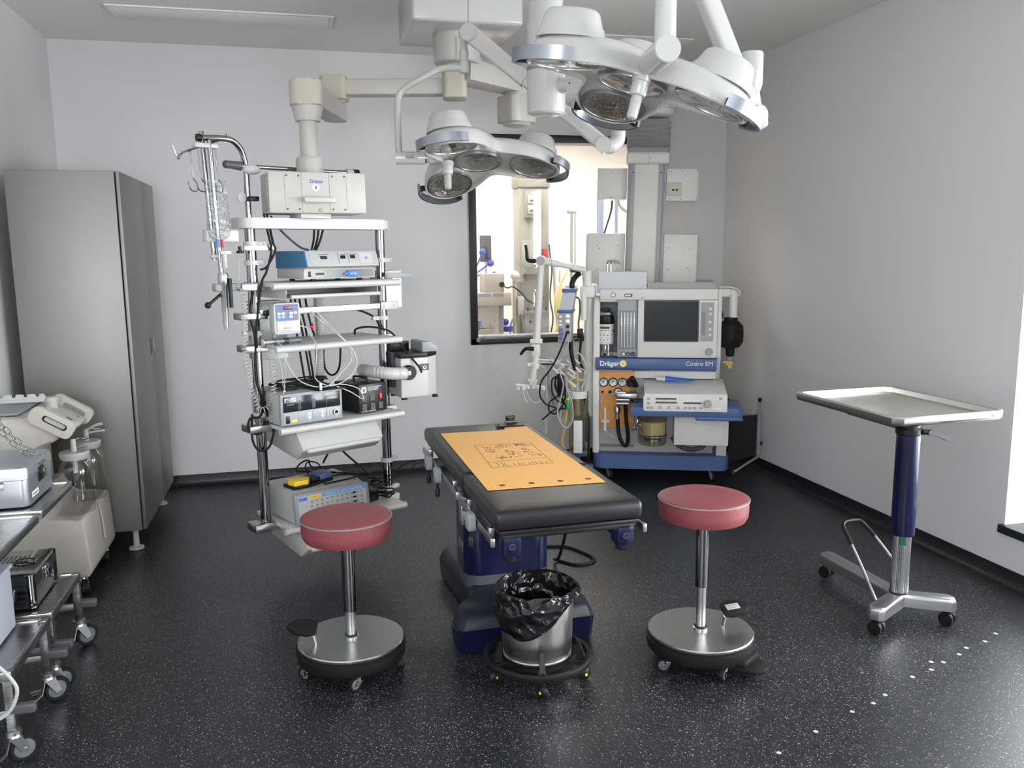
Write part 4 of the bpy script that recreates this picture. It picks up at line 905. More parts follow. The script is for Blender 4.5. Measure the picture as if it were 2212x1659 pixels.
b.tube(pts, .0022, 5, 0); b.build('coil', M['white'], t)
b = B(); b.box(q(.105, .09, .985), (.016, .012, .045), .004); b.tube([q(.04, .08, 1.2), q(.07, .085, 1.19), q(.095, .09, 1.10), q(.10, .09, 1.01)], .002); b.tube([q(.105, .09, .965), q(.09, .09, .93), q(.06, .085, .905)], .002); b.build('roller_clamp', M['white'], t)
# rail with handles behind the head box
t = thing('cross_rail', 'horizontal chrome bar with grey knobs behind the head box of the rack', 'rail', rk(.0, .0, 1.99), 27)
b = B(); b.cyl((-.02, -.02, .058), (.62, .03, .062), .0095, n=14); b.build('bar', M['chrome'], t)
b = B(); b.cyl((-.085, -.025, .062), (-.02, -.02, .058), .017, .021); b.ball((-.09, -.025, .062), .019); b.build('end_knob', M['dgrey'], t)
b = B(); b.cyl((.56, .026, .062), (.60, .03, .062), .017); b.mi = 1; b.cyl((.60, .03, .062), (.635, .033, .062), .018); b.build('end_knob', [M['white'], M['black']], t)
b = B(); b.ball((.03, -.02, .045), .024, 12, (2., .8, 1.)); b.build('taped_joint', M['white'], t)
t = thing('clip', 'black pole clip with pale round disc on the left rack pole', 'clip', rk(.015, .03, 1.90), 27)
b = B(); b.box((.01, 0, 0), (.05, .04, .022), .004); b.build('clamp', M['black'], t)
b = B(); b.lathe([(.022, -.003), (.022, .003)], 24, T=tr(-.038, .01, .006) @ rotx(90)); b.build('disc', M['lgrey'], t)
# ================================================================ surgical lights on one ceiling column
def reflector():
    m, nt, b, out = newmat('lamp_reflector'); L = nt.links
    b.inputs['Metallic'].default_value = .85; b.inputs['Base Color'].default_value = (.62, .62, .61, 1); b.inputs['Roughness'].default_value = .22
    tc = nt.nodes.new('ShaderNodeTexCoord'); vo = nt.nodes.new('ShaderNodeTexVoronoi'); vo.inputs['Scale'].default_value = 75
    L.new(tc.outputs['Object'], vo.inputs['Vector']); bp = nt.nodes.new('ShaderNodeBump'); bp.inputs['Strength'].default_value = 1.; bp.inputs['Distance'].default_value = .006
    L.new(vo.outputs['Distance'], bp.inputs['Height']); L.new(bp.outputs['Normal'], b.inputs['Normal']); return m
M['refl'] = reflector(); M['lens'] = glassy('lens_glass', (.88, .88, .87), .05, .5)
K = .39
def outline(a, s=1.):
    return s * (.175 + .235 * ((1 + math.cos(3 * a - PI)) / 2) ** 1.15)     # lobes at 60, 180, 300 (rotated later)
def surgical_light(c, rv, extra, lab, mark):
    """lamp head: axis +Z up, lobes at 0, 120, 240, mount between two lobes at 180"""
    w = V(rv); Rm = MX.Rotation(w.length, 4, w.normalized()); MT = tr(*c) @ Rm @ rotz(extra)
    t = thing('surgical_light', lab, 'surgical light', mat=tr(*c))
    LT = Rm @ rotz(extra)
    A = [2 * PI * k / 120 for k in range(120)]
    ol = lambda a: .180 + .225 * ((1 + math.cos(3 * a)) / 2) ** 1.1
    def ring(s, z, dr=0.):
        out = []
        for a in A:
            r = ol(a) * s + dr; out.append((r * math.cos(a), r * math.sin(a), z - K * r * r))
        return out
    b = B(LT)
    b.rings([ring(.08, .016), ring(.35, .016), ring(.6, .016), ring(.8, .016), ring(.93, .014), ring(1, .002, -.014), ring(1, .0, -.008), ring(1, .004, -.002), ring(1, .016), ring(1, .052, -.002), ring(1, .068, -.012), ring(1, .080, -.032), ring(.8, .088, -.02), ring(.5, .09), ring(.15, .09)])
    b.build('housing', M['lamp'], t)
    pods = [(0, 0)] + [(.27 * math.cos(R(a)), .27 * math.sin(R(a))) for a in (0, 120, 240)]
    for i, (x, y) in enumerate(pods):
        rr = math.hypot(x, y); az = math.atan2(y, x)
        # pods lean in towards the common focus
        nx = V((2 * K * x, 2 * K * y, 1)).normalized(); PT = LT @ frame((x, y, -K * rr * rr), nx)
        b = B(PT); b.lathe([(.110, .072), (.104, .10), (.097, .108), (.0965, .110), (.086, .146), (.078, .155), (.06, .159), (.02, .16)] if i else [(.105, .075), (.095, .10), (.085, .118), (.075, .124), (.02, .126)], 40); b.build('dome', M['lamp'], t)
        b = B(PT @ tr(0, 0, -.0)); b.shell([(.107, .006), (.109, -.004), (.117, -.005), (.119, .006), (.117, .0165), (.110, .0165)], 48); rim = b.build('lens_rim', M['satin'], t)
        b = B(PT); prof = []
        for k in range(15):
            r_ = .107 * (1 - k / 15.); prof.append((r_, .001 + .0125 * (1 - (r_ / .107) ** 2) + (.0016 if k % 2 else 0)))
        rj = random.Random(31 + i); rgs = []
        for k, (r_, z_) in enumerate(prof):
            rgs.append([(r_ * math.cos(2 * PI * (a + .5 * (k % 2)) / 40), r_ * math.sin(2 * PI * (a + .5 * (k % 2)) / 40), z_ + (rj.uniform(-.0016, .0022) if 0 < k else 0)) for a in range(40)])
        b.rings(rgs, caps=False); b.build('reflector', M['refl'], rim, ang=1)
        b = B(PT); b.lathe([(.012, .013), (.013, .005), (.008, .002)], 16); b.build('bulb', M['satin'], rim)
        b = B(PT); b.lathe([(.108, .0), (.108, -.002), (.07, -.0035), (.001, -.0045), (.001, -.003), (.07, -.002)], 48, caps=False); b.build('lens', M['lens'], rim)
        if i:
            # curved grab rail round the outer side of the pod
            H = PT @ rotz(math.degrees(az)) if False else PT
            # direction pointing outwards in the pod frame
            inv = PT.inverted() @ LT; od = (inv.to_3x3() @ V((x, y, 0)).normalized()); oa = math.atan2(od.y, od.x)
            b = B(PT); q = []
            for k in range(17):
                a = oa + R(-56 + 7 * k); rr_ = .178 - .022 * (abs(k - 8) / 8.) ** 3; q.append((rr_ * math.cos(a), rr_ * math.sin(a), .012))
            b.sweep(q, .009, .040); rail = b.build('grab_rail', M['railm'], t)
            for k in (1, 15):
                b = B(PT); a = oa + R(-56 + 7 * k); b.box((0, 0, 0), (.045, .022, .024), .003, T=tr(.140 * math.cos(a), .140 * math.sin(a), .010) @ rotz(math.degrees(a))); b.build('rail_bracket', M['black'], rail)
    # sterile handle hanging beside the mount
    hx = -.15; HP = LT @ tr(hx, 0, -K * hx * hx)
    b = B(HP); b.lathe([(.031, .006), (.031, -.012), (.027, -.014), (.027, -.05), (.024, -.056), (.016, -.058), (.016, -.062)], 24); h = b.build('handle_socket', M['lamp'], t)
    b = B(HP); b.lathe([(.0165, -.06), (.0185, -.066), (.017, -.125), (.012, -.13), (.003, -.131)], 20); b.build('sterile_handle', M['lamp'], h)
    # mount
    b = B(LT); mx = -.175
    b.cyl((mx, 0, .035 - K * mx * mx), (-.24, 0, .02), .028, .030, 22); b.cyl((-.24, 0, .02), (-.252, 0, .02), .024, .024, 20); b.mi = 1; b.cyl((-.252, 0, .02), (-.258, 0, .02), .026, n=20); b.mi = 0; b.cyl((-.258, 0, .02), (-.40, 0, .02), .032, .032, 28)
    b.mi = 2; b.cyl((-.366, 0, .02), (-.3675, 0, .02), .0324, n=28)
    mnt = b.build('mount', [M['lamp'], M['chrome'], M['mgrey']], t)
    return t, LT, tr(*c)
t, LT, CT = surgical_light((.8703, 4.2219, 2.0809), (-.2903, .0212, -.1387), 0, 'smaller four-lens surgical light hanging in front of the inner window', 0)
b = B(LT @ tr(-.325, -.0326, .02) @ rotx(90)); b.box((0, 0, 0), (.062, .04, .0006)); b.mi = 1
for i in range(3): b.box((-.006, .013 - i * .012, .0006), (.04, .004 if i < 2 else .012, .0004))
b.build('data_label', [M['lgrey'], M['inkg']], t)
E0 = V((.8703, 4.2219, 2.0809))
g = lambda p: V(p) - E0
end = LT @ V((-.385, 0, .02))
# yoke tube, spindle, spring arm down to its elbow
b = B(); SPx, SPy = .812, 4.235
b.tube([end, end + V((0, 0, .05)), end + V((.0, .0, .22)), end + V((.02, 0, .31)), g((.62, SPy, 2.475)), g((.70, SPy, 2.515)), g((SPx, SPy, 2.525))], lambda f: .0165 + .004 * max(0, f - .8), 14, 8); b.build('yoke_tube', M['lamp'], t)
b = B(tr(*g((SPx, SPy, 0)))); b.lathe([(.018, 2.498), (.023, 2.502), (.023, 2.553)], 24); b.mi = 1; b.lathe([(.0232, 2.553), (.0232, 2.556)], 24); b.mi = 0; b.lathe([(.0225, 2.556), (.0225, 2.603), (.0185, 2.608), (.0185, 2.66)], 24); b.build('spindle', [M['lamp'], M['mgrey']], t)
P0, P1 = V((.835, 4.19, 2.672)), V((1.41, 3.90, 2.133))
dr = (P1 - P0).normalized(); sd = V((dr.y, -dr.x, 0)).normalized()
def spring_arm(P0, P1, t, g, r0=.043, r1=.038, split=.42):
    dr = (P1 - P0).normalized(); sd = V((-dr.y, dr.x, 0)).normalized();
    if sd.y > 0: sd = -sd                              # towards the viewer's side
    up = sd.cross(dr)
    def sec(p, w, h): return [g(p) + sd * x + up * y for x, y in rrect(w, h, w * .3, 4)]
    m = P0.lerp(P1, split)
    b = B(); b.rings([sec(P0, .056, r0 * 1.9), sec(m, .056, r0 * 1.75)]); b.build('spring_arm', M['lamp'], t)
    b = B(); b.rings([sec(m + dr * .002, .054, r1 * 1.7), sec(P1, .052, r1 * 1.8)]); b.build('spring_arm', M['lamp'], t)
    for p, r in ((P0, r0), (P1, r1)):
        b = B(); b.cyl(g(p) - sd * .034, g(p) + sd * .034, r, n=32); b.mi = 1; b.cyl(g(p) + sd * .034, g(p) + sd * .0348, r * .97, n=32); b.mi = 0; b.cyl(g(p) + sd * .0348, g(p) + sd * .036, r * .93, n=32); b.build('pivot', [M['lamp'], M['mgrey']], t)
    return sd
sd = spring_arm(P0, P1, t, g)
b = B(); b.tube([g((SPx, SPy, 2.66)), g((SPx + .002, SPy - .004, 2.685)), g(P0) - sd * .03], .024, 14, 4); b.build('pivot', M['lamp'], t)
ELB = V((1.492, 3.935, 2.20))
b = B(); b.tube([g(P1) - sd * .03, g(P1) + V((.045, .02, .0)), g((1.487, 3.932, 2.16)), g(ELB)], .036, 18, 5); b.mi = 1; b.cyl(g(ELB), g(ELB) + V((0, 0, .003)), .0365, n=24); b.mi = 0; b.cyl(g(ELB) + V((0, 0, .003)), g((ELB.x, ELB.y, 2.43)), .036, n=24); b.build('elbow', [M['lamp'], M['mgrey']], t)
# extension arm back to the column
PX, PY = 1.012, 3.50
def ext_arm(q, z, t, g, w=.10, h=.115):
    p0 = V((PX, PY, z)); d = V((q[0] - PX, q[1] - PY, 0)); L = d.length; d.normalize(); s = V((-d.y, d.x, 0))
    b = B(); rr = []
    for f_, k in ((.072, 1), (L * .55, .98), (L - .0, .8)): rr.append([g(p0 + d * f_ + s * x + V((0, 0, 1)) * y) for x, y in rrect(w * k, h * k, .025, 4)])
    b.rings(rr); b.build('extension_arm', M['lamp'], t)
    b = B(tr(*g((PX + d.x * .19, PY + d.y * .19, z))) @ rotz(math.degrees(math.atan2(d.y, d.x))) @ tr(0, -w * .5 - .0008, 0) @ rotx(90)); b.prism(rrect(.15, .082, .014, 4), 0, .002); b.mi = 1; b.cyl((-.06, 0, .002), (-.06, 0, .003), .004, n=10); b.build('cover_plate', [M['lamp'], M['dgrey']], t)
    b = B(tr(*g((PX, PY, z)))); b.shell([(.0700, -.10), (.078, -.10), (.079, -.085), (.079, .085), (.078, .10), (.0700, .10)], 40); b.build('bearing', M['lamp'], t)
ext_arm((ELB.x, ELB.y), 2.455, t, g)
# the column itself (fixed to the ceiling)
t2 = thing('lamp_column', 'white ceiling column with printed label carrying both surgical lights', 'column', (PX, PY, ZC))
b = B(tr(0, 0, -ZC)); b.lathe([(.0685, 2.21), (.0695, 2.24), (.0695, 2.64), (.068, 2.645), (.068, ZC - .001)], 40); b.mi = 1; b.lathe([(.0698, 2.640), (.0698, 2.645)], 40); b.build('column', [M['lamp'], M['mgrey']], t2)
b = B(tr(0, 0, -ZC)); b.lathe([(.05, 2.196), (.066, 2.20), (.074, 2.215), (.074, 2.245), (.0697, 2.248)], 40); b.build('end_ring', M['lamp'], t2)
b = B(tr(0, 0, -ZC))
for a, z in ((-120, 2.685), (-118, 2.31), (-140, 2.40), (-100, 2.40)): b.cyl((.067 * math.cos(R(a)), .067 * math.sin(R(a)), z), (.0702 * math.cos(R(a)), .0702 * math.sin(R(a)), z), .0055, n=10)
b.build('screws', M['mgrey'], t2)
b = B(tr(0, 0, -ZC)); A = [R(-165 + 4 * k) for k in range(20)]
b.rings([[(.0686 * math.cos(a), .0686 * math.sin(a), z) for a in A] + [(.0682 * math.cos(a), .0682 * math.sin(a), z) for a in reversed(A)] for z in (2.69, 2.80)]); b.mi = 1
rr = random.Random(2)
for r_ in range(6):
    z = 2.785 - r_ * .015; a = -160
    while a < -100:
        da = rr.uniform(3, 9); q = [R(a), R(a + da * .5), R(a + da)]
        b.rings([[(.0691 * math.cos(x), .0691 * math.sin(x), zz) for x in q] + [(.0685 * math.cos(x), .0685 * math.sin(x), zz) for x in reversed(q)] for zz in (z, z + .006)]); a += da + 2.2
b.build('printed_label', [M['lgrey'], M['inkg']], t2)
# ---- the big light in front
t, LT, CT = surgical_light((1.092, 2.76, 2.189), (-.0553, .258, -.6643), 120, 'larger four-lens surgical light hanging nearest the viewer at the top of the picture', 1)
E0 = V((1.092, 2.76, 2.189))
end = LT @ V((-.385, 0, .02))
b = B(); b.cyl(LT @ V((-.24, 0, .02)), LT @ V((-.415, 0, .02)), .0385, n=32); b.mi = 1; b.cyl(LT @ V((-.415, 0, .02)), LT @ V((-.4155, 0, .02)), .036, n=32); b.mi = 0; b.cyl(LT @ V((-.4155, 0, .02)), LT @ V((-.4185, 0, .02)), .0365, n=32); b.build('mount', [M['lamp'], M['mgrey']], t)
S2 = V((1.12, 2.77, 2.80))
b = B(); b.tube([end, end + V((0, 0, .1)), end + V((0, 0, .42)), end + V((.0, .05, .56)), g(S2) + V((0, -.12, .03)), g(S2)], .031, 18, 8); b.build('yoke_tube', M['lamp'], t)
b = B(tr(*g((S2.x, S2.y, 0)))); b.lathe([(.036, 2.74), (.038, 2.75), (.038, 2.84)], 24); b.build('spindle', M['lamp'], t)
Q0, Q1 = V((1.17, 2.79, 2.88)), V((1.60, 2.86, 2.115))
sd = spring_arm(Q0, Q1, t, g, .040, .036, .78)
b = B(); b.cyl(g((S2.x, S2.y, 2.84)), g(Q0), .03); b.build('pivot', M['lamp'], t)
EX, EY = 1.606, 2.90
b = B(); b.tube([g(Q1) - sd * .03, g((1.640, EY - .01, 2.10)), g((EX + .012, EY, 2.15)), g((EX, EY, 2.20))], .032, 18, 5); b.mi = 1; b.cyl(g((EX, EY, 2.20)), g((EX, EY, 2.203)), .033, n=24); b.build('elbow', [M['lamp'], M['mgrey']], t)
b = B(tr(*g((EX, EY, 0)))); b.lathe([(.030, 2.203), (.036, 2.215), (.0405, 2.23), (.0415, 2.335), (.037, 2.342), (.03, 2.343)], 32); b.build('bearing', M['lamp'], t)
ext_arm((EX - .03, EY + .0), 2.305, t, g, .07, .06)

# ================================================================ anaesthesia workstation in the right back corner
AO, AY = (2.45, 5.47, 0), -22
AM = tr(*AO) @ rotz(AY)
def ak(u, v, z): return AM @ V((u, -v, z))
def athing(name, label, cat, u, v, z, dz=0., group=None): return thing(name, label, cat, ak(u, v, z), AY + dz, group)
# ---- supply column hanging from the pendant
t = athing('supply_column', 'grey-white supply column with bellows and socket boxes behind the anaesthesia machine', 'supply column', -.155, -.36, 2.20)
TS = tr(.155, -.36, -2.20)      # local -> column coordinates written as (u, y, z)
TS = tr(.155, -.36, -2.20) @ tr(-.155, .36, 2.2) @ roty(1.4) @ tr(.155, -.36, -2.2)
b = B(TS); b.span((-.285, .36, 1.40), (-.015, .55, 2.25), .004); b.mi = 1
for x in (-.277, -.027): b.span((x - .008, .352, 1.40), (x + .008, .362, 2.25))
b.mi = 2; b.span((-.262, .35, 1.41), (-.236, .3598, 2.248), .002); b.span((-.064, .35, 1.41), (-.038, .3598, 2.248), .002); b.mi = 3
for x in (-.249, -.051): b.cyl((x, .348, 2.19), (x, .351, 2.19), .006, n=10)
b.build('mast', [M['mwhite'], M['mgrey'], M['lgrey'], M['dgrey']], t)
b = B(TS); b.span((-.30, .33, 2.25), (.005, .56, 2.335), .02, 3); b.mi = 1; b.box((-.145, .3295, 2.292), (.0016, .002, .08)); b.cyl((-.13, .331, 2.29), (-.13, .3285, 2.29), .004, n=8); b.build('collar', [M['mwhite'], M['dgrey']], t)
b = B(TS); rg = []; z = 2.335
for k in range(15):
    o_ = .012 if k % 2 else -.004
    s_ = rrect(.285 + 2 * o_, .20 + 2 * o_, .012, 2, -.148, .445); rg.append([(x, y, z) for x, y in s_]); z += (.028 if k == 0 else (.009 + k * .0009))
b.rings(rg); b.build('bellows', mat('grey_bellows', (.36, .36, .355), .6), t)
b = B(TS @ tr(-.10, .44, 0)); b.lathe([(.10, z), (.12, z + .015), (.13, z + .055)], 32); b.lathe([(.131, z + .057), (.135, z + .09), (.135, z + .15), (.12, z + .165)], 32); b.build('swivel_head', M['mwhite'], t)
def sbox(u0, u1, z0, z1, nm, holes):
    b = B(TS); b.span((u0, .40, z0), (u1, .47, z1), .004); b.mi = 1
    for x, zz in holes: b.cyl((x, .3985, zz), (x, .4005, zz), .0045, n=8)
    return b.build(nm, [M['mwhite'], M['mgrey']], t)
sbox(-.505, -.29, 2.005, 2.225, 'socket_box', [(-.40, 2.20), (-.31, 2.20), (-.40, 2.02), (-.31, 2.02)])
sb = sbox(-.01, .205, 1.995, 2.222, 'socket_box', [(.02, 2.205), (.10, 2.205), (.02, 2.01), (.10, 2.01)])
b = B(TS); b.span((-.005, .39, 2.03), (.10, .40, 2.125), .003); b.span((.008, .384, 2.04), (.088, .391, 2.115), .003); b.mi = 1; b.box((.04, .383, 2.072), (.014, .003, .014)); b.box((.066, .383, 2.072), (.014, .003, .014)); b.mi = 0; b.span((.022, .379, 2.082), (.083, .384, 2.10), .002); b.build('data_socket', [mat('ivory_socket', (.62, .59, .47), .4), M['dark']], sb)
b = B(TS); b.span((.205, .41, 2.02), (.217, .46, 2.20), .002); b.build('side_strip', M['mwhite'], sb)
b1 = sbox(-.56, -.29, 1.39, 1.76, 'socket_panel', [(-.49, 1.67), (-.48, 1.65), (-.34, 1.67), (-.49, 1.50), (-.345, 1.50)])
b2 = sbox(-.01, .232, 1.39, 1.755, 'socket_panel', [(.03, 1.66), (.18, 1.66), (.03, 1.50), (.165, 1.515), (.18, 1.50)])
b = B(TS); b.span((-.576, .42, 1.40), (-.56, .46, 1.75), .002); b.mi = 1; b.cyl((-.577, .44, 1.56), (-.575, .44, 1.56), .008, n=10); b.build('side_strip', [M['mwhite'], M['dark']], b1)
t = athing('power_cord', 'grey cable bowing down from the left socket box of the supply column', 'cable', -.40, -.43, 2.0)
b = B(); b.tube([(0, 0, .004), (-.003, 0, -.05), (-.02, 0, -.12), (-.045, 0, -.20), (-.055, 0, -.235)], .008); b.build('sheath', M['dgrey'], t)
# ---- the machine
t = athing('anaesthesia_machine', 'cream and blue anaesthesia machine with dark monitor and orange gauge panel', 'anaesthesia machine', 0, 0, 0)
b = B(); b.prism(rrect(.95, .64, .05, 5, -.032, .32), .095, .198, bev=.012, seg=2); b.build('base', M['blue'], t)
for x, y in ((-.40, .09), (.33, .09), (-.40, .54), (.33, .54)): caster(t, x, y, .097, .042, -70, False, hub=M['lgrey'], fork=M['mgrey'])
SIDE = rotz(90) @ rotx(90)   # prism in the (y, z) plane extruded along x
b = B(SIDE); b.prism([(.02, .1985), (.42, .1985), (.42, 1.325), (.06, 1.325), (.03, 1.20), (.012, .75)], -.515, -.468, bev=.012, seg=3); b.build('side_panel', M['mwhite'], t)
b = B(); b.cyl((-.548, .10, .46), (-.548, .10, 1.35), .034, n=20); b.build('side_column', M['mwhite'], t)
b = B(SIDE); b.prism([(.30, .1985), (.60, .1985), (.60, 1.37), (.05, 1.37), (.035, .90), (.10, .80), (.26, .56)], .340, .372, bev=.01, seg=3); b.build('side_panel', M['mwhite'], t)
b = B(SIDE); b.prism([(.03, .1985), (.10, .1985), (.06, .33), (-.01, .33)], .355, .425, bev=.004); b.build('front_foot', M['mwhite'], t)
b = B(); b.span((-.467, .10, .1985), (.339, .60, .80), .003); b.build('cabinet_body', M['white'], t)
b = B(); b.span((-.465, .085, .235), (-.22, .0995, .253)); b.mi = 1
for i in range(34): b.span((-.462 + i * .0071, .0835, .237), (-.458 + i * .0071, .0852, .251))
b.build('vent_strip', [M['lgrey'], M['dgrey']], t)
b = B(); b.span((-.466, .045, .385), (-.222, .0985, .80), .002); op = b.build('gauge_panel', M['orange'], t)
b = B(); b.span((-.463, .042, .575), (-.226, .0455, .58)); b.build('groove', M['gold'], op)
def gauge(x, z, white=False):
    b = B(front(x, .0445, z)); b.lathe([(.032, 0), (.032, .012), (.028, .015), (.026, .013)], 28, caps=False); b.build_ = None; g_ = b.build('gauge', M['black'], op)
    b = B(front(x, .0445, z)); b.lathe([(.027, .005), (.027, .0075)], 28); b.mi = 1
    if not white:
        b.prism([(.003 * math.cos(a), .003 * math.sin(a)) for a in ()] or [(0, .002)] + [(.021 * math.cos(R(a)), .021 * math.sin(R(a))) for a in range(60, 191, 10)], .0076, .0082)
    b.mi = 2; b.prism([(-.002, -.012), (.002, -.012), (.0015, .018), (-.0015, .018)], .0083, .0088, T=rotz(-40)); b.build('dial', [M['inkw'], mat('dial_green', (.10, .55, .32), .5) if 'dial_green' not in bpy.data.materials else bpy.data.materials['dial_green'], M['dgrey']], g_)
for x in (-.438, -.372, -.306): gauge(x, .715)
gauge(-.334, .645, True)
b = B(front(-.245, .044, .715)); b.prism(rrect(.056, .06, .008, 3), 0, .016, bev=.003); b.cyl((0, -.006, .016), (0, -.006, .034), .020, .017); b.build('regulator_knob', M['black'], op)
for x, r_ in ((-.445, .009), (-.392, .013)):
    b = B(front(x, .044, .645)); b.cyl((0, 0, 0), (0, 0, .016), r_, r_ * .85, 14); b.build('small_knob', M['black'], op)
b = B(); b.span((-.222, .05, .745), (.339, .0985, .80), .003); b.build('rear_plate', M['mwhite'], t)
b = B(SIDE); b.prism([(-.03, .822), (-.03, .893), (.02, .897), (.10, .897), (.10, .80), (.02, .80)], -.495, .338, bev=.005); bb = b.build('blue_bar', M['blue'], t)
b = B(); b.span((-.49, .0, .802), (-.235, .0195, .818)); b.build('lower_strip', M['mgrey'], bb)
b = B(front(.06, -.0005, .812)); b.box((0, .004, -.001), (.36, .020, .002), .0004); b.mi = 1; b.box((.155, .004, .0005), (.014, .012, .001)); b.build('label_strip', [M['lgrey'], M['dark']], bb)
text('lettering', 'Dräger', .047, front(-.465, -.0308, .843), M['inkw'], bb, bold=.0012); text('lettering', 'Cicero EM', .043, front(.128, -.0308, .848), M['inkw'], bb)
b = B(front(-.302, -.0305, .858)); b.prism(circ(.025, 28), 0, .0008); b.mi = 1; b.prism(circ(.018, 24), .0008, .0012); b.mi = 0; b.prism(circ(.011, 6), .0012, .0016); b.build('round_sticker', [M['yellow'], M['inkw']], bb)
# upper housing: vaporiser bay, flow tubes, monitor
b = B(); b.span((-.467, .30, .898), (.339, .60, 1.295), .003); b.span((-.467, .03, 1.285), (-.345, .30, 1.33), .004); b.span((-.467, .01, 1.30), (.339, .60, 1.375), .006); b.build('upper_housing', M['mwhite'], t)
b = B(); b.span((-.462, .29, .90), (-.345, .2995, 1.283)); b.build('bay_back', M['mgrey'], t)
b = B(); b.span((-.344, .012, .899), (-.206, .299, 1.299), .004); fb = b.build('flowmeter_block', M['lgrey'], t)
b = B(front(-.272, .0115, 1.09)); b.box((0, 0, 0), (.118, .27, .004), .001); b.mi = 1
for i in range(5): b.box((-.044 + i * .022, 0, .003), (.011, .262, .004), .002)
b.build('flow_tubes', [M['mgrey'], M['clear']], fb)
b = B(front(-.272, .0115, 1.09))
for i in range(5):
    b.cyl((-.044 + i * .022, -.125, .001), (-.044 + i * .022, .125, .001), .0035, n=8)
    for k in range(12): b.box((-.036 + i * .022, -.11 + k * .02, .0025), (.004, .0015, .001))
b.build('scales', M['inkw'], fb)
for x, m_ in ((-.300, 'inkw'), (-.268, 'inkg'), (-.234, 'inkb')):
    b = B(front(x, .0115, .922)); b.cyl((0, 0, 0), (0, 0, .008), .0155, n=20); b.mi = 1; b.cyl((0, 0, .008), (0, 0, .020), .0125, .011, 20); b.build('flow_knob', [M['black'], M[m_]], fb)
b = B(); b.span((-.204, -.012, .899), (.339, .299, 1.299), .008); mon = b.build('monitor_housing', M['mwhite'], t)
b = B(front(.026, -.0125, 1.155)); b.prism(rrect(.375, .288, .008, 3), 0, .003, bev=.001); b.mi = 1; b.prism(rrect(.357, .270, .006, 3), .003, .0036); b.build('screen', [M['dgrey'], M['screen']], mon)
b = B(front(.262, -.0125, 1.150)); b.prism(rrect(.088, .268, .004, 2, .006, 0), 0, .0012); b.mi = 1; b.box((-.018, -.01, .0018), (.026, .16, .0016)); b.mi = 2
for i, y in enumerate((.09, .055, .0, -.05, -.09)): b.prism(rrect(.018, .018, .003, 2, .026, y), .0012, .0026)
b.build('key_panel', [M['lgrey'], M['mgrey'], M['mwhite']], mon)
b = B(front(.286, -.0125, .945)); b.prism(rrect(.10, .062, .012, 3, .0, 0), 0, .003, bev=.001); b.mi = 1; b.lathe([(.026, .003), (.025, .018), (.022, .022)], 28); b.build('rotary_knob', [M['mwhite'], M['lgrey']], mon)
text('lettering', 'PM 8050', .010, front(-.19, -.0127, 1.322 - .01), M['inkg'], mon)
b = B(front(-.375, .0095, 1.335)); b.lathe([(.018, 0), (.018, .003)], 22); b.mi = 1; b.lathe([(.014, .003), (.014, .0036)], 20); b.build('round_dial', [M['dgrey'], M['inkw']], t)
b = B(front(-.27, .0095, 1.332)); b.prism(rrect(.055, .024, .010, 4), 0, .003); b.mi = 1; b.prism(rrect(.04, .012, .005, 3, -.003, 0), .003, .004); b.build('badge', [M['dgrey'], M['inkw']], t)
b = B()
for a in ((-.14, .03, .33, .045), (-.14, .50, .33, .515), (.315, .045, .33, .50)): b.span((a[0], a[1], 1.3755), (a[2], a[3], 1.42), .003)
b.build('top_gallery', M['lgrey'], t)
# ventilator head on the blue shelf
b = B(); b.prism([(-.205, -.20), (-.205, -.10), (-.27, -.06), (-.245, .0985), (.50, .0985), (.50, -.20)] if False else [(-.245, -.255), (.47, -.255), (.50, -.225), (.50, .0985), (-.25, .0985)], .528, .592, bev=.006); b.span((.19, -.256, .505), (.497, -.05, .53), .006); b.build('blue_shelf', M['blue'], t)
b = B(SIDE); b.prism([(-.262, .565), (-.25, .685), (.0985, .742), (.0985, .5935), (-.20, .5935)], -.155, .395, bev=.006); vn = b.build('ventilator', M['mwhite'], t)
TF = front(.12, -.2562, .626, -6)
for x, y, w in ((-.13, .026, .14), (-.128, .001, .145), (.045, -.001, .12)):
    b = B(TF); b.prism(rrect(w, .012, .004, 3, x, y), 0, .0035); b.build('display_strip', M['dgrey'], vn)
b = B(TF); b.mi = 2
for x, y in ((-.245, .024), (-.245, -.006), (-.25, -.035), (-.225, -.035), (-.17, -.034), (-.11, -.034), (-.05, -.034), (-.0, -.034), (.03, -.034), (.06, -.034), (.10, -.034), (.23, .032)): b.prism(rrect(.022, .016, .002, 2, x, y), .0005, .0022)
b.mi = 0; b.box((.21, -.038, .001), (.05, .014, .0014)); b.mi = 3; b.box((-.01, -.003, .0), (.54, .09, .0012), .0003); b.build('keypad', [M['inkw'], M['dgrey'], M['lgrey'], M['mwhite']], vn)
b = B(TF); b.lathe([(.026, 0), (.025, .02), (.021, .024)], 28, T=tr(.145, -.004, .002)); b.build('rotary_knob', M['lgrey'], vn)
b = B(); b.span((.055, -.10, .30), (.424, .0985, .5275), .004); b.build('lower_box', M['mwhite'], t)
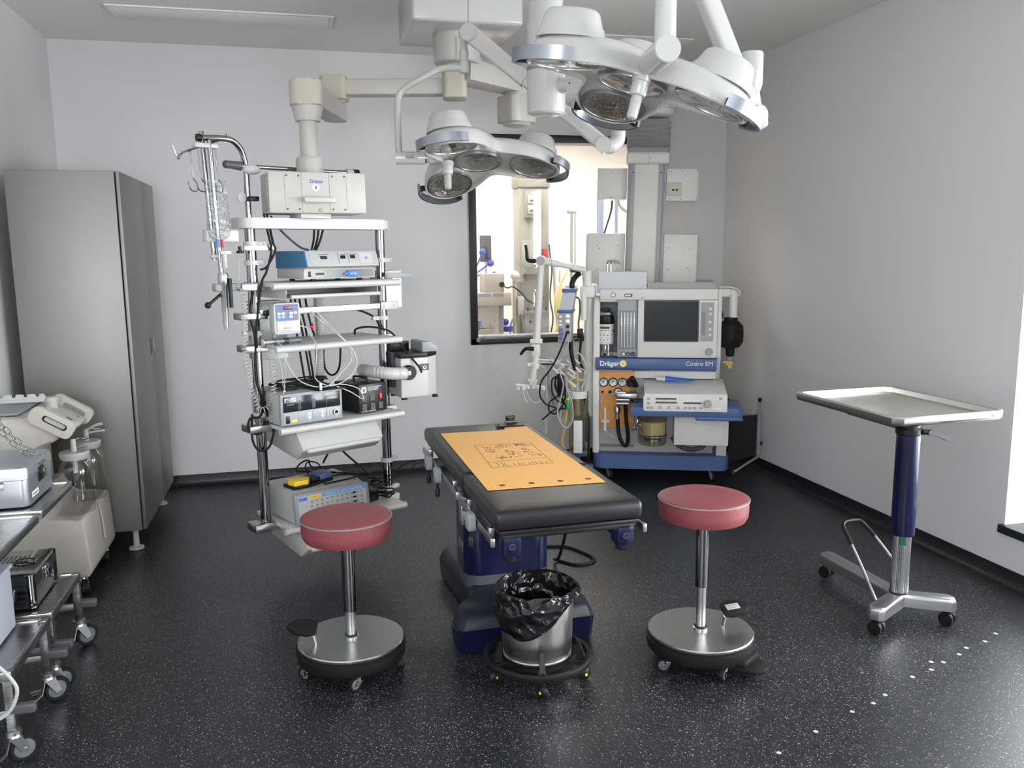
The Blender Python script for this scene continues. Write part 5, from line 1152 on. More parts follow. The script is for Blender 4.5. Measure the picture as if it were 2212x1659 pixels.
# absorber canister
b = B(tr(-.092, -.035, 0)); b.lathe([(.001, .292), (.088, .292), (.098, .30), (.098, .50)], 40, caps=False); cn = b.build('absorber_canister', M['amber'], t)
b = B(tr(-.092, -.035, 0)); b.lathe([(.088, .365), (.091, .37), (.091, .455), (.06, .462), (.01, .458)], 36); b.build('absorber_granules', mat('soda_lime', (.62, .57, .42), .85, bump=.9, bscale=160, var=.2, vscale=120), cn)
b = B(tr(-.092, -.035, 0)); b.shell([(.099, .352), (.102, .352), (.102, .358), (.099, .358)], 36); b.lathe([(.05, .31), (.058, .314), (.058, .33), (.05, .334)], 28); b.lathe([(.099, .5005), (.102, .505), (.102, .527)], 36); b.build('canister_ring', M['satin'], cn)
b = B(); b.tube([(-.185, -.10, .50), (-.20, -.115, .47), (-.205, -.12, .43), (-.20, -.12, .405)], .006); b.tube([(-.205, -.12, .44), (-.18, -.13, .445), (-.165, -.13, .42), (-.165, -.13, .39)], .005); b.tube([(-.215, -.12, .44), (-.222, -.125, .41), (-.222, -.125, .385)], .005); b.build('lever', M['chrome'], cn)
# valve block and hoses beside the absorber
b = B(); b.box((-.27, -.03, .632), (.15, .08, .045), .01); b.cyl((-.34, -.05, .655), (-.28, -.05, .655), .014); b.cyl((-.345, -.05, .605), (-.255, -.05, .605), .018); b.cyl((-.345, -.05, .577), (-.26, -.05, .577), .013); b.build('valve_block', M['satin'], t)
b = B(); b.lathe([(.034, 0), (.034, .014), (.05, .02), (.052, .05), (.045, .06)], 28, T=tr(-.20, -.03, .640)); b.build('valve_dome', M['clear'], t)
b = B(); b.cyl((-.205, -.04, .70), (-.235, -.06, .755), .016, .02); b.ball((-.236, -.061, .757), .02); b.build('valve_lever', M['black'], t)
b = B(); b.tube([(-.335, .02, .46), (-.333, .0, .40), (-.32, -.02, .33), (-.29, -.03, .275), (-.265, -.03, .285), (-.262, -.04, .36), (-.275, -.05, .46), (-.282, -.05, .57)], .014, 12); b.build('breathing_hose', M['rubber'], t)
b = B(); b.lathe([(.016, 0), (.016, .04), (.024, .05), (.024, .075), (.018, .09)], 18, T=tr(-.34, .015, .455)); b.build('hose_connector', M['satin'], t)
b = B(); b.cyl((-.425, .02, .43), (-.425, .03, .53), .008); b.lathe([(.032, -.008), (.032, .008)], 24, T=tr(-.425, .01, .44)); b.cyl((-.427, .01, .37), (-.425, .01, .43), .011); b.build('bacteria_filter', M['mwhite'], t)
b = B(); b.tube([(-.425, .008, .38), (-.39, -.0, .34), (-.31, -.02, .325), (-.22, -.03, .39), (-.205, -.03, .50), (-.215, -.03, .60)], .004); b.tube([(-.43, .02, .50), (-.455, .02, .56), (-.44, .03, .61), (-.38, .02, .63), (-.33, 0, .64)], .004); b.build('sample_tube', M['tubing'], t)
b = B(); hose(b, [(.05, .0, .335), (.075, -.03, .30), (.12, -.06, .272), (.18, -.07, .262), (.24, -.06, .275), (.27, .0, .285)], .017, 22, .12); b.build('corrugated_hose', M['dgrey'], t)
# right-hand arm with the black breathing bag
b = B(); b.span((.34, .08, 1.315), (.43, .14, 1.372), .008); b.cyl((.455, .11, 1.165), (.455, .11, 1.33), .029, n=20); b.ball((.455, .11, 1.335), .029); b.cyl((.43, .11, 1.345), (.455, .11, 1.34), .026); b.build('bag_arm', M['mwhite'], t)
b = B(tr(.44, .11, .0)); b.lathe([(.02, .90), (.028, .905), (.03, .955), (.06, .965), (.082, 1.0), (.085, 1.06), (.08, 1.115), (.055, 1.145), (.045, 1.15), (.045, 1.172), (.02, 1.175)], 32); bag = b.build('breathing_bag', M['rubber'], t)
for v_ in bag.data.vertices:
    a = math.atan2(v_.co.y - .11, v_.co.x - .44); k = 1 + .06 * math.cos(4 * a) * (1 if .95 < v_.co.z < 1.14 else .3)
    v_.co.x = .44 + (v_.co.x - .44) * k * (1.0); v_.co.y = .11 + (v_.co.y - .11) * k
b = B(tr(.44, .11, 0)); b.lathe([(.016, .865), (.024, .87), (.024, .895), (.016, .90)], 18); b.build('bag_neck', M['mgrey'], bag)
b = B(); b.box((.435, .11, .85), (.05, .035, .03), .006); b.box((.418, .10, .858), (.05, .02, .018), .004); b.box((.442, .11, .825), (.028, .026, .028), .005); b.build('brass_fitting', M['gold'], bag)
b = B(); b.tube([(.35, .10, 1.32), (.36, .09, 1.27), (.375, .09, 1.22), (.385, .10, 1.17)], .004); b.build('bag_cord', M['rubber'], t)
b = B(); b.tube([(.36, .10, 1.378), (.40, .09, 1.385), (.43, .10, 1.382), (.47, .10, 1.37), (.495, .10, 1.35), (.485, .10, 1.32), (.47, .10, 1.33)], .005); b.build('white_lead', M['mwhite'], t)
# vaporiser hung in the bay
t = athing('vaporiser', 'clear-banded vaporiser cylinder with black top dial in the bay of the anaesthesia machine', 'vaporiser', -.428, -.10, .8985)
b = B(); b.lathe([(.055, .002), (.055, .07), (.052, .085)], 36); b.mi = 1; b.span((-.06, -.03, .0), (-.035, .03, .03), .003); b.build('base_block', [M['clear'], M['chrome']], t)
b = B(); b.lathe([(.056, .086), (.058, .09), (.058, .225), (.056, .229)], 36); bd = b.build('label_body', M['mwhite'], t)
b = B(); A = [R(-170 + 10 * k) for k in range(17)]
def band(b, r, z0, z1, a0, a1):
    q = [R(a0 + (a1 - a0) * k / 6) for k in range(7)]; b.rings([[(r * math.cos(x), r * math.sin(x), z) for x in q] + [(r * .985 * math.cos(x), r * .985 * math.sin(x), z) for x in reversed(q)] for z in (z0, z1)])
for r_ in range(2):
    for k in range(6): band(b, .0592, .105 + r_ * .035, .128 + r_ * .035, -165 + 27 * k, -143 + 27 * k)
b.mi = 1
for r_ in range(2):
    for k in range(6): band(b, .0597, .114 + r_ * .035, .12 + r_ * .035, -160 + 27 * k, -150 + 27 * k)
band(b, .0592, .196, .212, -130, -60); band(b, .0592, .182, .185, -140, -50); b.mi = 2; band(b, .0593, .17, .19, -30, -15); b.build('label_bands', [M['inkw'], M['dgrey'], mat('purple_label', (.25, .06, .35), .5)], bd)
b = B(); b.lathe([(.060, .2295), (.062, .235), (.056, .285), (.048, .288)], 36); b.build('top_dial', M['black'], t)
b = B(); b.lathe([(.050, .2885), (.052, .292), (.052, .308), (.047, .312)], 36); b.build('dial_ring', M['satin'], t)
b = B(); b.box((-.015, 0, .33), (.10, .022, .016), .004); b.cyl((.01, 0, .312), (.01, 0, .325), .015); b.build('lock_lever', M['black'], t)
b = B(front(0, -.0575, .255, -8)); b.prism(rrect(.016, .026, .003, 2), 0, .001); b.build('dial_window', M['inkw'], t)
b = B(); b.cyl((-.005, -.045, .012), (-.005, -.062, .012), .012); b.build('drain_knob', M['black'], t)
# grey case with hooks, tube and leaflet
t = athing('grey_case', 'pale grey case with two chrome hooks on top of the anaesthesia machine', 'case', -.31, -.11, 1.3755)
b = B(); b.span((-.165, -.09, .001), (.165, .11, .118), .004); b.build('case', mat('pale_case', (.66, .68, .69), .45), t)
b = B()
for dx, dy in ((-.112, .02), (-.088, .02)): b.tube([(dx, dy, .1), (dx, dy, .17), (dx + .006, dy - .005, .188), (dx + .025, dy - .01, .195), (dx + .045, dy - .012, .19), (dx + .058, dy - .015, .178), (dx + .062, dy - .015, .17)], .0058)
b.build('hook', M['chrome'], t)
b = B(); b.box((.19, -.02, .02), (.05, .016, .014), .003); b.cyl((.175, -.02, .02), (.165, -.02, .02), .006); b.build('plug', M['black'], t)
zt = lambda v: .744 - (.0985 + v) * .1636 + .002     # top of the ventilator at depth v
tz = .7195
t = thing('gel_tube', 'squeezed blue and white tube lying on top of the ventilator', 'tube', mat=AM @ tr(.065, -.03, .733) @ rotx(9.3) @ rotz(-6))
b = B(roty(90)); b.rings([[(max(.019 * (1 - f_ * .93), .0016) * math.cos(a), .019 * (1 + .25 * f_) * math.sin(a), z) for a in [2 * PI * i / 20 for i in range(20)]] for f_, z in ((0, -.075), (.2, -.03), (.5, .03), (.8, .09), (1, .118))], T=tr(-.019, 0, 0)); b.build('tube_body', M['blue2'], t)
b = B(roty(90)); b.lathe([(.012, -.135), (.013, -.13), (.013, -.10), (.0185, -.085), (.0195, -.0755)], 20, T=tr(-.019, 0, 0)); b.build('cap', M['mwhite'], t)
t = thing('leaflet', 'thin printed leaflet under the blue tube on the ventilator', 'leaflet', mat=AM @ tr(.045, -.10, .7085) @ rotx(9.3) @ rotz(8))
b = B(); b.span((-.12, -.05, .0), (.12, .045, .0008)); b.mi = 1
for i in range(6): b.box((0, -.03 + i * .011, .001), (.17, .0025, .0003))
b.build('sheet', [M['inkw'], mat('faint_blue_ink', (.45, .5, .68), .6)], t)
# ---- jointed hose arm on the left
t = athing('hose_arm', 'white jointed hose arm with black clamp levers reaching left of the anaesthesia machine', 'support arm', -.555, .0, 1.30)
q = lambda u, v, z: (u + .555, -v, z - 1.30)
b = B(); b.span(q(-.60, .08, 1.40), q(-.50, -.16, 1.32), .012); b.cyl(q(-.575, .06, 1.165), q(-.575, .06, 1.345), .022, n=18); b.lathe([(.03, 1.40 - 1.3), (.032, .12), (.026, .135), (.024, .20)], 20, T=tr(*q(-.555, .02, 1.3))); b.build('mount_bracket', M['mwhite'], t)
b = B(); b.cyl(q(-.555, .02, 1.42), q(-.558, .02, 1.50), .030, .034, 20); b.cyl(q(-.565, .02, 1.51), q(-.84, .10, 1.572), .017, n=16); b.cyl(q(-.575, .02, 1.512), q(-.66, .045, 1.532), .022); b.cyl(q(-.75, .075, 1.552), q(-.80, .09, 1.563), .024); b.build('upper_arm', M['mwhite'], t)
b = B(); b.cyl(q(-.865, .06, 1.575), q(-.865, .155, 1.575), .036, n=24); b.cyl(q(-.80, .095, 1.565), q(-.865, .10, 1.575), .026); b.mi = 1; b.cyl(q(-.865, .155, 1.575), q(-.865, .158, 1.575), .030, n=24); b.build('elbow_joint', [M['mwhite'], M['lgrey']], t)
b = B(); b.cyl(q(-.868, .10, 1.56), q(-.90, .10, 1.06), .022, .026, 18); b.cyl(q(-.90, .10, 1.06), q(-.902, .10, 1.02), .027); b.build('lower_arm', M['mwhite'], t)
b = B(); b.box(q(-.903, .105, 1.02), (.085, .05, .03), .004); b.box(q(-.906, .10, .96), (.06, .045, .085), .008); b.cyl(q(-.905, .10, .92), q(-.93, .10, .745), .024, n=18); b.cyl(q(-.91, .10, .865), q(-.914, .10, .83), .038, .036, 18); b.cyl(q(-.965, .12, .855), q(-.93, .11, .85), .012); b.build('wrist', M['mwhite'], t)
b = B(); b.tube([q(-.89, .14, 1.575), q(-.94, .15, 1.578), q(-.957, .15, 1.592), q(-.960, .15, 1.63), q(-.967, .15, 1.685)], lambda f: .016 - .007 * f, 10); b.build('clamp_lever', M['black'], t)
b = B(); b.tube([q(-.92, .12, .968), q(-.965, .13, .972), q(-.985, .13, .962), q(-1.012, .13, .928)], lambda f: .016 - .006 * f, 10); b.build('clamp_lever', M['black'], t)
b = B(); b.cyl(q(-.932, .10, .745), q(-.936, .10, .715), .036, .03, 18)
for k in range(6):
    b.shell([(.010, -.011), (.016, -.011), (.016, .011), (.010, .011)], 14, T=tr(*q(-1.03 + .035 * k, .11 + .012 * (k % 2), .70 - .004 * abs(k - 3))))
b.cyl(q(-1.05, .11, .71), q(-.85, .11, .70), .008); b.build('hose_holder', M['mwhite'], t)
b = B()
b.tube([q(-.98, .11, .69), q(-.955, .11, .62), q(-.92, .11, .585), q(-.87, .11, .595)], .003, 6); b.tube([q(-1.0, .11, .69), q(-.985, .11, .61), q(-.96, .11, .585)], .003, 6); b.build('thin_tube', M['mwhite'], t)
# ---- monitoring module on its bracket
t = athing('monitor_module', 'grey and blue monitoring module with round cable sockets left of the anaesthesia machine', 'monitor module', -.69, .06, 1.02)
P0 = [(-.06, 0), (.025, 0), (.025, .21), (.0, .355), (.06, .355)]
b = B(rotx(90)); b.prism([(-.058, .0), (.032, .0), (.036, .20), (-.052, .20)], -.12, .09, bev=.004); b.build('lower_housing', M['lgrey'], t)
b = B(); b.rings([[(-.05, -.09, .222), (.04, -.09, .222), (.04, .13, .222), (-.05, .13, .222)], [(-.025, -.07, .34), (.06, -.07, .34), (.06, .13, .34), (-.025, .13, .34)]]); b.build('upper_housing', mat('module_grey', (.46, .50, .54), .4), t)
b = B(); b.span((-.064, -.094, .2005), (.046, .125, .2215), .005); b.span((-.03, -.078, .3405), (.066, .13, .366), .005); b.build('blue_trim', M['blue'], t)
b = B(front(-.01, -.0905, .1))
for x, y in ((.018, .075), (.018, .04)): b.lathe([(.0175, 0), (.0175, .006), (.010, .007)], 20, T=tr(x, y, 0))
b.mi = 1
for x, y in ((.020, .008), (.020, -.032)): b.lathe([(.013, 0), (.013, .007)], 18, T=tr(x, y, 0))
b.mi = 2
for y in (-.015, -.045, -.075): b.prism(rrect(.028, .022, .003, 2, -.028, y), 0, .002)
b.mi = 0
for y in (.075, .045, .02): b.prism(rrect(.018, .014, .003, 2, -.03, y), 0, .002)
b.build('sockets', [M['satin'], M['black'], mat('violet_plate', (.16, .12, .42), .5)], t)
b = B(); b.tube([(.05, .10, .30), (.075, .12, .28), (.08, .12, .20), (.07, .12, .10), (.085, .12, .02)], .006); b.build('module_lead', M['dgrey'], t)
b = B(); b.tube([(.03, .05, .365), (.03, .05, .40), (.05, .05, .44), (.085, .04, .47)], .019, 12); b.mi = 0; b.sweep([(.02, .05, .485), (.075, .05, .478), (.13, .05, .50)], .03, .02); b.build('swivel_bracket', M['black'], t)
# ---- bundle of leads below the module
def lead(label, pts, r, m, name='patient_lead', group=None):
    t = athing(name, label, 'cable', *pts[0], 0, group); u0, v0, z0 = pts[0]; b = B(); b.tube([(u - u0, -(v - v0), z - z0) for u, v, z in pts], r, 7); b.build('sheath', M[m], t); return t
lead('black monitoring lead plugged into the module and swinging down to the left', [(-.685, .165, 1.085), (-.70, .19, 1.04), (-.745, .18, .93), (-.80, .17, .83), (-.855, .17, .76), (-.872, .17, .70), (-.87, .17, .64), (-.83, .16, .585), (-.76, .16, .56)], .006, 'rubber')
lead('black monitoring leads looped up and tied below the hose arm', [(-.76, .15, .78), (-.79, .15, .75), (-.785, .15, .66), (-.74, .15, .60), (-.70, .15, .62), (-.70, .15, .70), (-.735, .15, .77), (-.765, .15, .76), (-.755, .15, .68), (-.71, .15, .60), (-.76, .15, .52), (-.81, .15, .535), (-.805, .15, .60), (-.74, .15, .65), (-.72, .15, .72), (-.745, .15, .79), (-.77, .15, .72), (-.73, .15, .63), (-.69, .15, .56), (-.77, .15, .545), (-.86, .15, .47)], .006, 'rubber')
lead('thin cream lead hanging in a long narrow loop below the module', [(-.675, .165, 1.02), (-.69, .17, .96), (-.73, .16, .89), (-.73, .16, .80), (-.71, .16, .72), (-.735, .16, .60), (-.75, .16, .52), (-.72, .16, .44), (-.68, .16, .42), (-.645, .16, .48), (-.65, .16, .60), (-.685, .16, .70), (-.68, .16, .78)], .0055, 'white')
lead('second cream lead looped beside the tinted suction jar', [(-.70, .14, .80), (-.69, .14, .70), (-.72, .14, .56), (-.735, .14, .48), (-.70, .14, .41), (-.665, .14, .45), (-.66, .14, .56), (-.68, .14, .68)], .005, 'beige')
lead('thick black hose hanging between the module and the clamp bar', [(-.665, .10, 1.02), (-.66, .10, .95), (-.645, .10, .87), (-.63, .09, .82)], .015, 'rubber')
lead('grey curved tube running down behind the loops of leads', [(-.83, .08, .80), (-.82, .08, .70), (-.78, .07, .56), (-.72, .06, .44), (-.68, .05, .39)], .009, 'mgrey')
lead('clear drain tube hanging straight down below the hose arm', [(-.912, .10, .85), (-.86, .13, .845), (-.835, .125, .80), (-.83, .12, .60), (-.835, .12, .42), (-.84, .12, .36)], .006, 'tubing')
lead('black cable dropping along the left column of the machine', [(-.59, .02, 1.06), (-.60, .02, .98), (-.605, .02, .88), (-.575, .02, .80)], .009, 'rubber')
lead('black power cable at the left foot of the machine', [(-.575, -.05, .60), (-.545, -.03, .45), (-.54, .0, .30), (-.545, .02, .15), (-.56, .02, .09)], .009, 'rubber')
lead('brown rubber tube hanging beside the tinted suction jar', [(-.68, .03, .60), (-.70, .05, .48), (-.715, .06, .36), (-.73, .06, .29), (-.71, .05, .235)], .010, 'gold')
t = athing('green_plug', 'green and yellow cable plug among the hanging leads', 'plug', -.675, .18, .60)
b = B(); b.lathe([(.006, -.05), (.012, -.045), (.013, .02), (.009, .05)], 14); b.mi = 1; b.lathe([(.0135, .02), (.0135, .035)], 14); b.build('plug', [M['green'], M['yellow']], t)
t = athing('clamp_bar', 'steel bar with white lead clips between the hose arm and the machine', 'rail', -.70, .06, .85)
q = lambda u, v, z: (u + .70, -(v - .06), z - .85)
b = B(); b.cyl(q(-.90, .09, .87), q(-.80, .06, .865), .02); b.cyl(q(-.80, .06, .865), q(-.55, .0, .80), .009); b.build('bar', M['satin'], t)
for u, z in ((-.775, .845), (-.73, .83), (-.66, .84), (-.62, .855), (-.655, .75)):
    b = B(); b.sweep([q(u - .03, .09, z + .05), q(u + .02, .10, z + .01), q(u - .02, .10, z - .005), q(u + .03, .10, z - .05)], .012, .014); b.build('lead_clip', M['mwhite'], t)
b = B(); b.box(q(-.735, .07, .72), (.05, .04, .18), .006); b.build('clip_block', M['black'], t)
# ---- tinted suction jar at the left foot of the machine
t = athing('suction_canister', 'tall tinted suction canister with white collar at the left side of the anaesthesia machine', 'canister', -.622, .03, .235)
b = B(); b.lathe([(.001, .002), (.05, .002), (.055, .01), (.068, .38)], 36, caps=False); b.build('jar', M['amber'], t)
b = B(); b.shell([(.0645, .378), (.0695, .378), (.072, .43), (.066, .43)], 36); b.build('collar', M['mwhite'], t)
b = B(); b.lathe([(.02, .25), (.02, .40), (.016, .44), (.010, .48)], 18); b.cyl((.03, .01, .40), (.035, .01, .45), .009); b.cyl((-.03, .01, .40), (-.04, .01, .46), .008); b.build('inlet_ports', M['lgrey'], t)
b = B(); b.span((-.02, -.074, -.01), (.042, -.07, .225), .001); b.build('white_strip', M['inkw'], t)
b = B(); b.tube([(-.03, 0, .44), (-.055, 0, .49), (-.03, 0, .53), (.0, 0, .51), (.005, 0, .48)], .009); b.build('inlet_tube', M['gold'], t)
b = B(); b.tube([(.03, .0, .45), (.055, 0, .50), (.05, 0, .57), (.01, 0, .58), (-.0, 0, .53), (.035, 0, .50), (.065, 0, .55), (.05, 0, .64), (.0, .0, .70), (-.04, .0, .64)], .006); b.build('clear_tube', M['tubing'], t)
b = B(); b.box((.01, .01, -.02), (.13, .12, .04), .006); b.mi = 1; b.cyl((-.01, -.0, -.135), (-.01, 0, -.04), .035); b.box((.03, 0, -.12), (.17, .06, .03), .006); b.build('jar_holder', [M['dgrey'], M['blue']], t)
b = B(); b.span((.055, .03, .05), (.075, .06, .42), .003); b.build('holder_rail', M['dgrey'], t)
t = athing('wall_pump', 'slim chromed holder with grey hose and black knob behind the hanging leads', 'holder', -.60, -.02, .83)
b = B(); b.cyl((-.01, 0, -.02), (.0, 0, .26), .008); b.tube([(-.005, 0, .20), (-.05, 0, .19), (-.07, 0, .12), (-.05, 0, .05), (-.03, 0, .0)], .006); b.build('stem', M['mgrey'], t)
b = B(); b.box((-.005, -.0, .235), (.04, .04, .07), .006); b.build('knob_block', M['black'], t)
# ---- dark folded frame leaning in the corner
t = thing('folded_frame', 'dark folded metal frame standing in the corner behind the anaesthesia machine', 'frame', (3.14, 5.62, 0))
d0 = V((3.235, 5.56, 0)); d1 = V((3.02, 5.66, 0)); q = lambda f_, z: tuple(d0.lerp(d1, f_) + V((-3.14, -5.62, z)))
b = B(); b.rings([[tuple(V(q(f_, z)) + V((0, s_, 0))) for f_, z in ((0.04, .13), (.98, .05), (.98, .40), (.04, .43))] for s_ in (0, .02)]); b.build('panel', M['rubber'], t)
b = B(); b.cyl(q(0, .13), q(0, .45), .016, n=8); b.cyl(q(0, .45), q(0, .53), .011); b.build('post', M['mgrey'], t)
b = B(); b.cyl(q(0, .53), q(0, .56), .013); b.cyl(q(-.02, .22), q(-.12, .22), .014); b.build('post_cap', M['black'], t)
b = B(); b.cyl(q(0.02, .112), (-.12, -.10, .022), .014); b.cyl(q(.98, .02), (-.12, -.10, .022), .014); b.build('foot_bar', M['satin'], t)
b = B(); b.cyl(q(.98, .02), q(.98, .55), .013); b.build('post', M['black'], t)
# ================================================================ operating table
TX, TY, TRZ = .875, 3.55, 1.35
t = thing('operating_table', 'operating table with black padded top on a navy blue column and base', 'operating table', (TX, TY, 0), TRZ)
def pad(x0, x1, y0, y1, z0, z1):
    b = B(); w, d = x1 - x0, y1 - y0; o = lambda k, z: [(x, y, z) for x, y in rrect(w - 2 * k, d - 2 * k, max(.004, .02 - k), 5, (x0 + x1) / 2, (y0 + y1) / 2)]
    b.rings([o(.014, z0), o(.004, z0 + .004), o(0, z0 + .016), o(0, z1 - .022), o(.004, z1 - .010), o(.012, z1 - .003), o(.024, z1), o(.10, z1 + .001)]); return b
pad(-.278, .278, -.765, -.215, .681, .75).build('seat_pad', M['leather'], t)
pad(-.278, .278, -.205, .765, .681, .75).build('back_pad', M['leather'], t)
b = B(); b.span((-.262, -.762, .662), (.262, -.218, .679), .003); b.span((-.262, -.200, .662), (.262, .755, .679), .003); b.build('pad_plate', M['black'], t)
b = B(); b.span((-.25, -.755, .645), (.25, -.735, .6615), .003); b.build('front_bar', M['black'], t)
for sx in (-1, 1):
    for y0, y1 in ((-.755, -.235), (-.15, .72)):
        b = B(); b.span((sx * .287 - .005, y0, .626), (sx * .287 + .005, y1, .654), .002)
        b.span((sx * .287 - .008, y0 - .004, .624), (sx * .287 + .008, y0 + .012, .656), .002)
        for f_ in (.15, .85): b.span((min(sx * .262, sx * .283), y0 + (y1 - y0) * f_ - .012, .632), (max(sx * .262, sx * .283), y0 + (y1 - y0) * f_ + .012, .672), .002)
        b.build('side_rail', M['satin'], t)
    b = B(); b.span((sx * .215 - .033, -.755, .578), (sx * .215 + .033, -.685, .6615), .006); b.span((sx * .215 - .03, -.686, .60), (sx * .215 + .03, -.30, .655), .005); b.mi = 1; b.cyl((sx * .215 - .0, -.7565, .617), (sx * .215, -.75, .617), .0105, n=18); b.mi = 2; b.shell([(.0105, .751), (.0115, .751), (.0115, .7566), (.0105, .7566)], 18, T=tr(sx * .215, 0, .617) @ rotx(90)); ck = b.build('socket_block', [M['navy'], M['dark'], M['satin']], t)
    b = B(tr(sx * .215, -.715, 0)); b.lathe([(.020, .553), (.023, .556), (.023, .574), (.016, .578)], 20)
    for k in range(14): b.box((.023 * math.cos(k * PI / 7), .023 * math.sin(k * PI / 7), .565), (.004, .004, .018), .001)
    b.build('lock_knob', M['black'], ck)
b = B(); b.span((-.20, -.25, .60), (.20, .40, .6615), .006); b.build('top_frame', M['dgrey'], t)
b = B(); b.prism([(-.292, -.225), (-.275, -.26), (-.262, -.20), (-.262, -.13), (-.285, -.15)], .60, .66, bev=.002); b.span((-.29, -.235, .54), (-.275, -.185, .62), .002); b.build('hinge_bracket', M['satin'], t)
b = B(tr(-.02, .17, 0)); b.prism(rrect(.395, .28, .07, 6, 0, 0), .205, .60, bev=.006); b.build('column_cover', M['navy'], t)
b = B(tr(.08, .30, 0)); b.prism(rrect(.24, .34, .04, 4), .15, .60, bev=.01); b.build('column_cover', M['navy'], t)
b = B(tr(-.02, .16, 0)); b.prism(rrect(.375, .26, .065, 6), .14, .2045); b.build('column_foot', mat('column_foot_grey', (.07, .075, .085), .4), t)
b = B(tr(-.02, .16, 0)); b.span((-.2005, -.06, .30), (-.198, .02, .345), .0008); b.build('rating_plate', M['satin'], t)
PL = [(-.325, -.285), (-.305, -.305), (.245, -.305), (.268, -.285), (.285, -.20), (.25, -.14), (.17, -.05), (.15, .05), (.19, .58), (.17, .63), (-.22, .63), (-.245, .58), (-.205, .08), (-.225, -.05), (-.31, -.14), (-.335, -.20)]
def shrink(k): 
    cx_, cy_ = -.02, .1; return [((x - cx_) * (1 - k) + cx_, (y - cy_) * (1 - k * .6) + cy_) for x, y in PL]
b = B(); b.rings([[(x, y, .012) for x, y in shrink(.03)], [(x, y, .10) for x, y in PL], [(x, y, .108) for x, y in shrink(-.012)]]); b.build('base_skirt', M['navy'], t)
b = B(); b.rings([[(x, y, .109) for x, y in shrink(.01)], [(x, y, .148) for x, y in shrink(.07)], [(x, y, .162) for x, y in shrink(.14)]]); b.build('base_cover', [M['navyg']], t)
for x in (-.18, .12): 
    for y in (-.22, .5): 
        b = B(); b.cyl((x, y, .0005), (x, y, .012), .035); b.build('foot', M['rubber'], t)
def rail_clamp(x, y, lab, s=1.):
    t = thing('rail_clamp', lab, 'clamp', tuple(tr(TX, TY, 0) @ rotz(TRZ) @ V((x, y, .64))), TRZ, 'grey clamps on the table rail')
    b = B(tr(-.012, 0, 0) @ rotz(90) @ rotx(90)); b.prism([(-.028, -.03), (.028, -.03), (.034, -.018), (.034, .022), (.02, .036), (-.02, .036), (-.034, .022), (-.034, -.018)], -.026, .003, bev=.003); b.build('body', M['mgrey'], t)
    b = B(); b.cyl((-.042, 0, .002), (-.034, 0, .002), .012, n=16); b.mi = 1; b.cyl((-.0435, 0, .002), (-.041, 0, .002), .005, n=10); b.build('bush', [M['mgrey'], M['dark']], t)
    b = B(); b.cyl((-.024, .0, -.031), (-.024, 0, -.06), .006); b.lathe([(.006, -.10), (.011, -.095), (.012, -.07), (.008, -.058)], 14, T=tr(-.024, 0, 0)); b.build('clamp_screw', M['black'], t)
rail_clamp(-.287, .44, 'grey rail clamp on the left table rail, farthest from the viewer'); rail_clamp(-.287, .20, 'grey rail clamp on the left table rail, in the middle'); rail_clamp(-.287, -.50, 'grey rail clamp on the left table rail, nearest to the viewer')
t = thing('power_cord', 'black power cable looping from under the operating table onto the floor', 'cable', (1.15, 3.9, .62))
g = lambda x, y, z: (x - 1.15, y - 3.9, z - .62)
b = B(); b.tube([g(1.10, 3.70, .60), g(1.17, 3.72, .50), g(1.19, 3.76, .42), g(1.20, 3.85, .25), g(1.22, 4.02, .08), g(1.25, 4.18, .014), g(1.34, 4.09, .008), g(1.44, 4.11, .008), g(1.45, 4.20, .009), g(1.37, 4.36, .009), g(1.24, 4.40, .012), g(1.12, 4.36, .05), g(1.05, 4.28, .16)], .008); b.build('sheath', M['rubber'], t)
# ---- the yellow-orange printed sheet
t = thing('printed_sheet', 'yellow-orange printed plastic sheet with four punched holes lying on the operating table', 'sheet', (.87, 3.6, .7525))
g = lambda x, y: (x - .87, y - 3.6)
out = [g(.635, 4.105), g(.640, 3.60), g(.647, 3.054), g(.88, 3.05), g(1.115, 3.043), g(1.10, 3.60), g(1.087, 4.155), g(.974, 4.16), g(.962, 4.10), g(.80, 4.10)]
b = B(); b.prism(out, 0, .0022); b.build('sheet', M['paper'], t)
for i, x in enumerate((.715, .832, .949, 1.064)):
    b = B(); b.lathe([(.0125, .0023), (.0125, .0027)], 20, T=tr(*g(x, 3.102), 0)); b.build('hole', mat('hole_brown', (.10, .05, .015), .7) if i == 0 else bpy.data.materials['hole_brown'], t)
b = B(); rr = random.Random(11)
def ln(x0, y0, x1, y1, w=.0016):
    w *= 1.5
    d = V((x1 - x0, y1 - y0)).normalized(); n = V((-d.y, d.x)) * w / 2; b.prism([(x0 - n.x, y0 - n.y), (x1 - n.x, y1 - n.y), (x1 + n.x, y1 + n.y), (x0 + n.x, y0 + n.y)], .0023, .0026)
c = [g(.745, 3.80), g(.735, 3.37), g(1.005, 3.385), g(1.01, 3.78)]
for p, q_ in zip(c, c[1:] + c[:1]): ln(*p, *q_)
ln(*g(.735, 3.47), *g(1.007, 3.485))
def blot(x, y, w, h, n):
    for _ in range(n):
        a, e_ = rr.uniform(-w, w) / 2, rr.uniform(-h, h) / 2; k = rr.choice((0, 0, 1)); L_ = rr.uniform(.008, .03)
        px, py = g(x + a, y + e_); ln(px, py, px + (L_ if k else rr.uniform(-.004, .004)), py + (rr.uniform(-.004, .004) if k else L_), rr.uniform(.001, .003))
blot(.79, 3.70, .04, .14, 26); blot(.86, 3.73, .06, .05, 16); blot(.95, 3.75, .05, .05, 22); blot(.95, 3.64, .03, .10, 14); blot(.88, 3.60, .05, .10, 26); blot(.83, 3.53, .10, .05, 20); blot(.97, 3.55, .05, .05, 10)
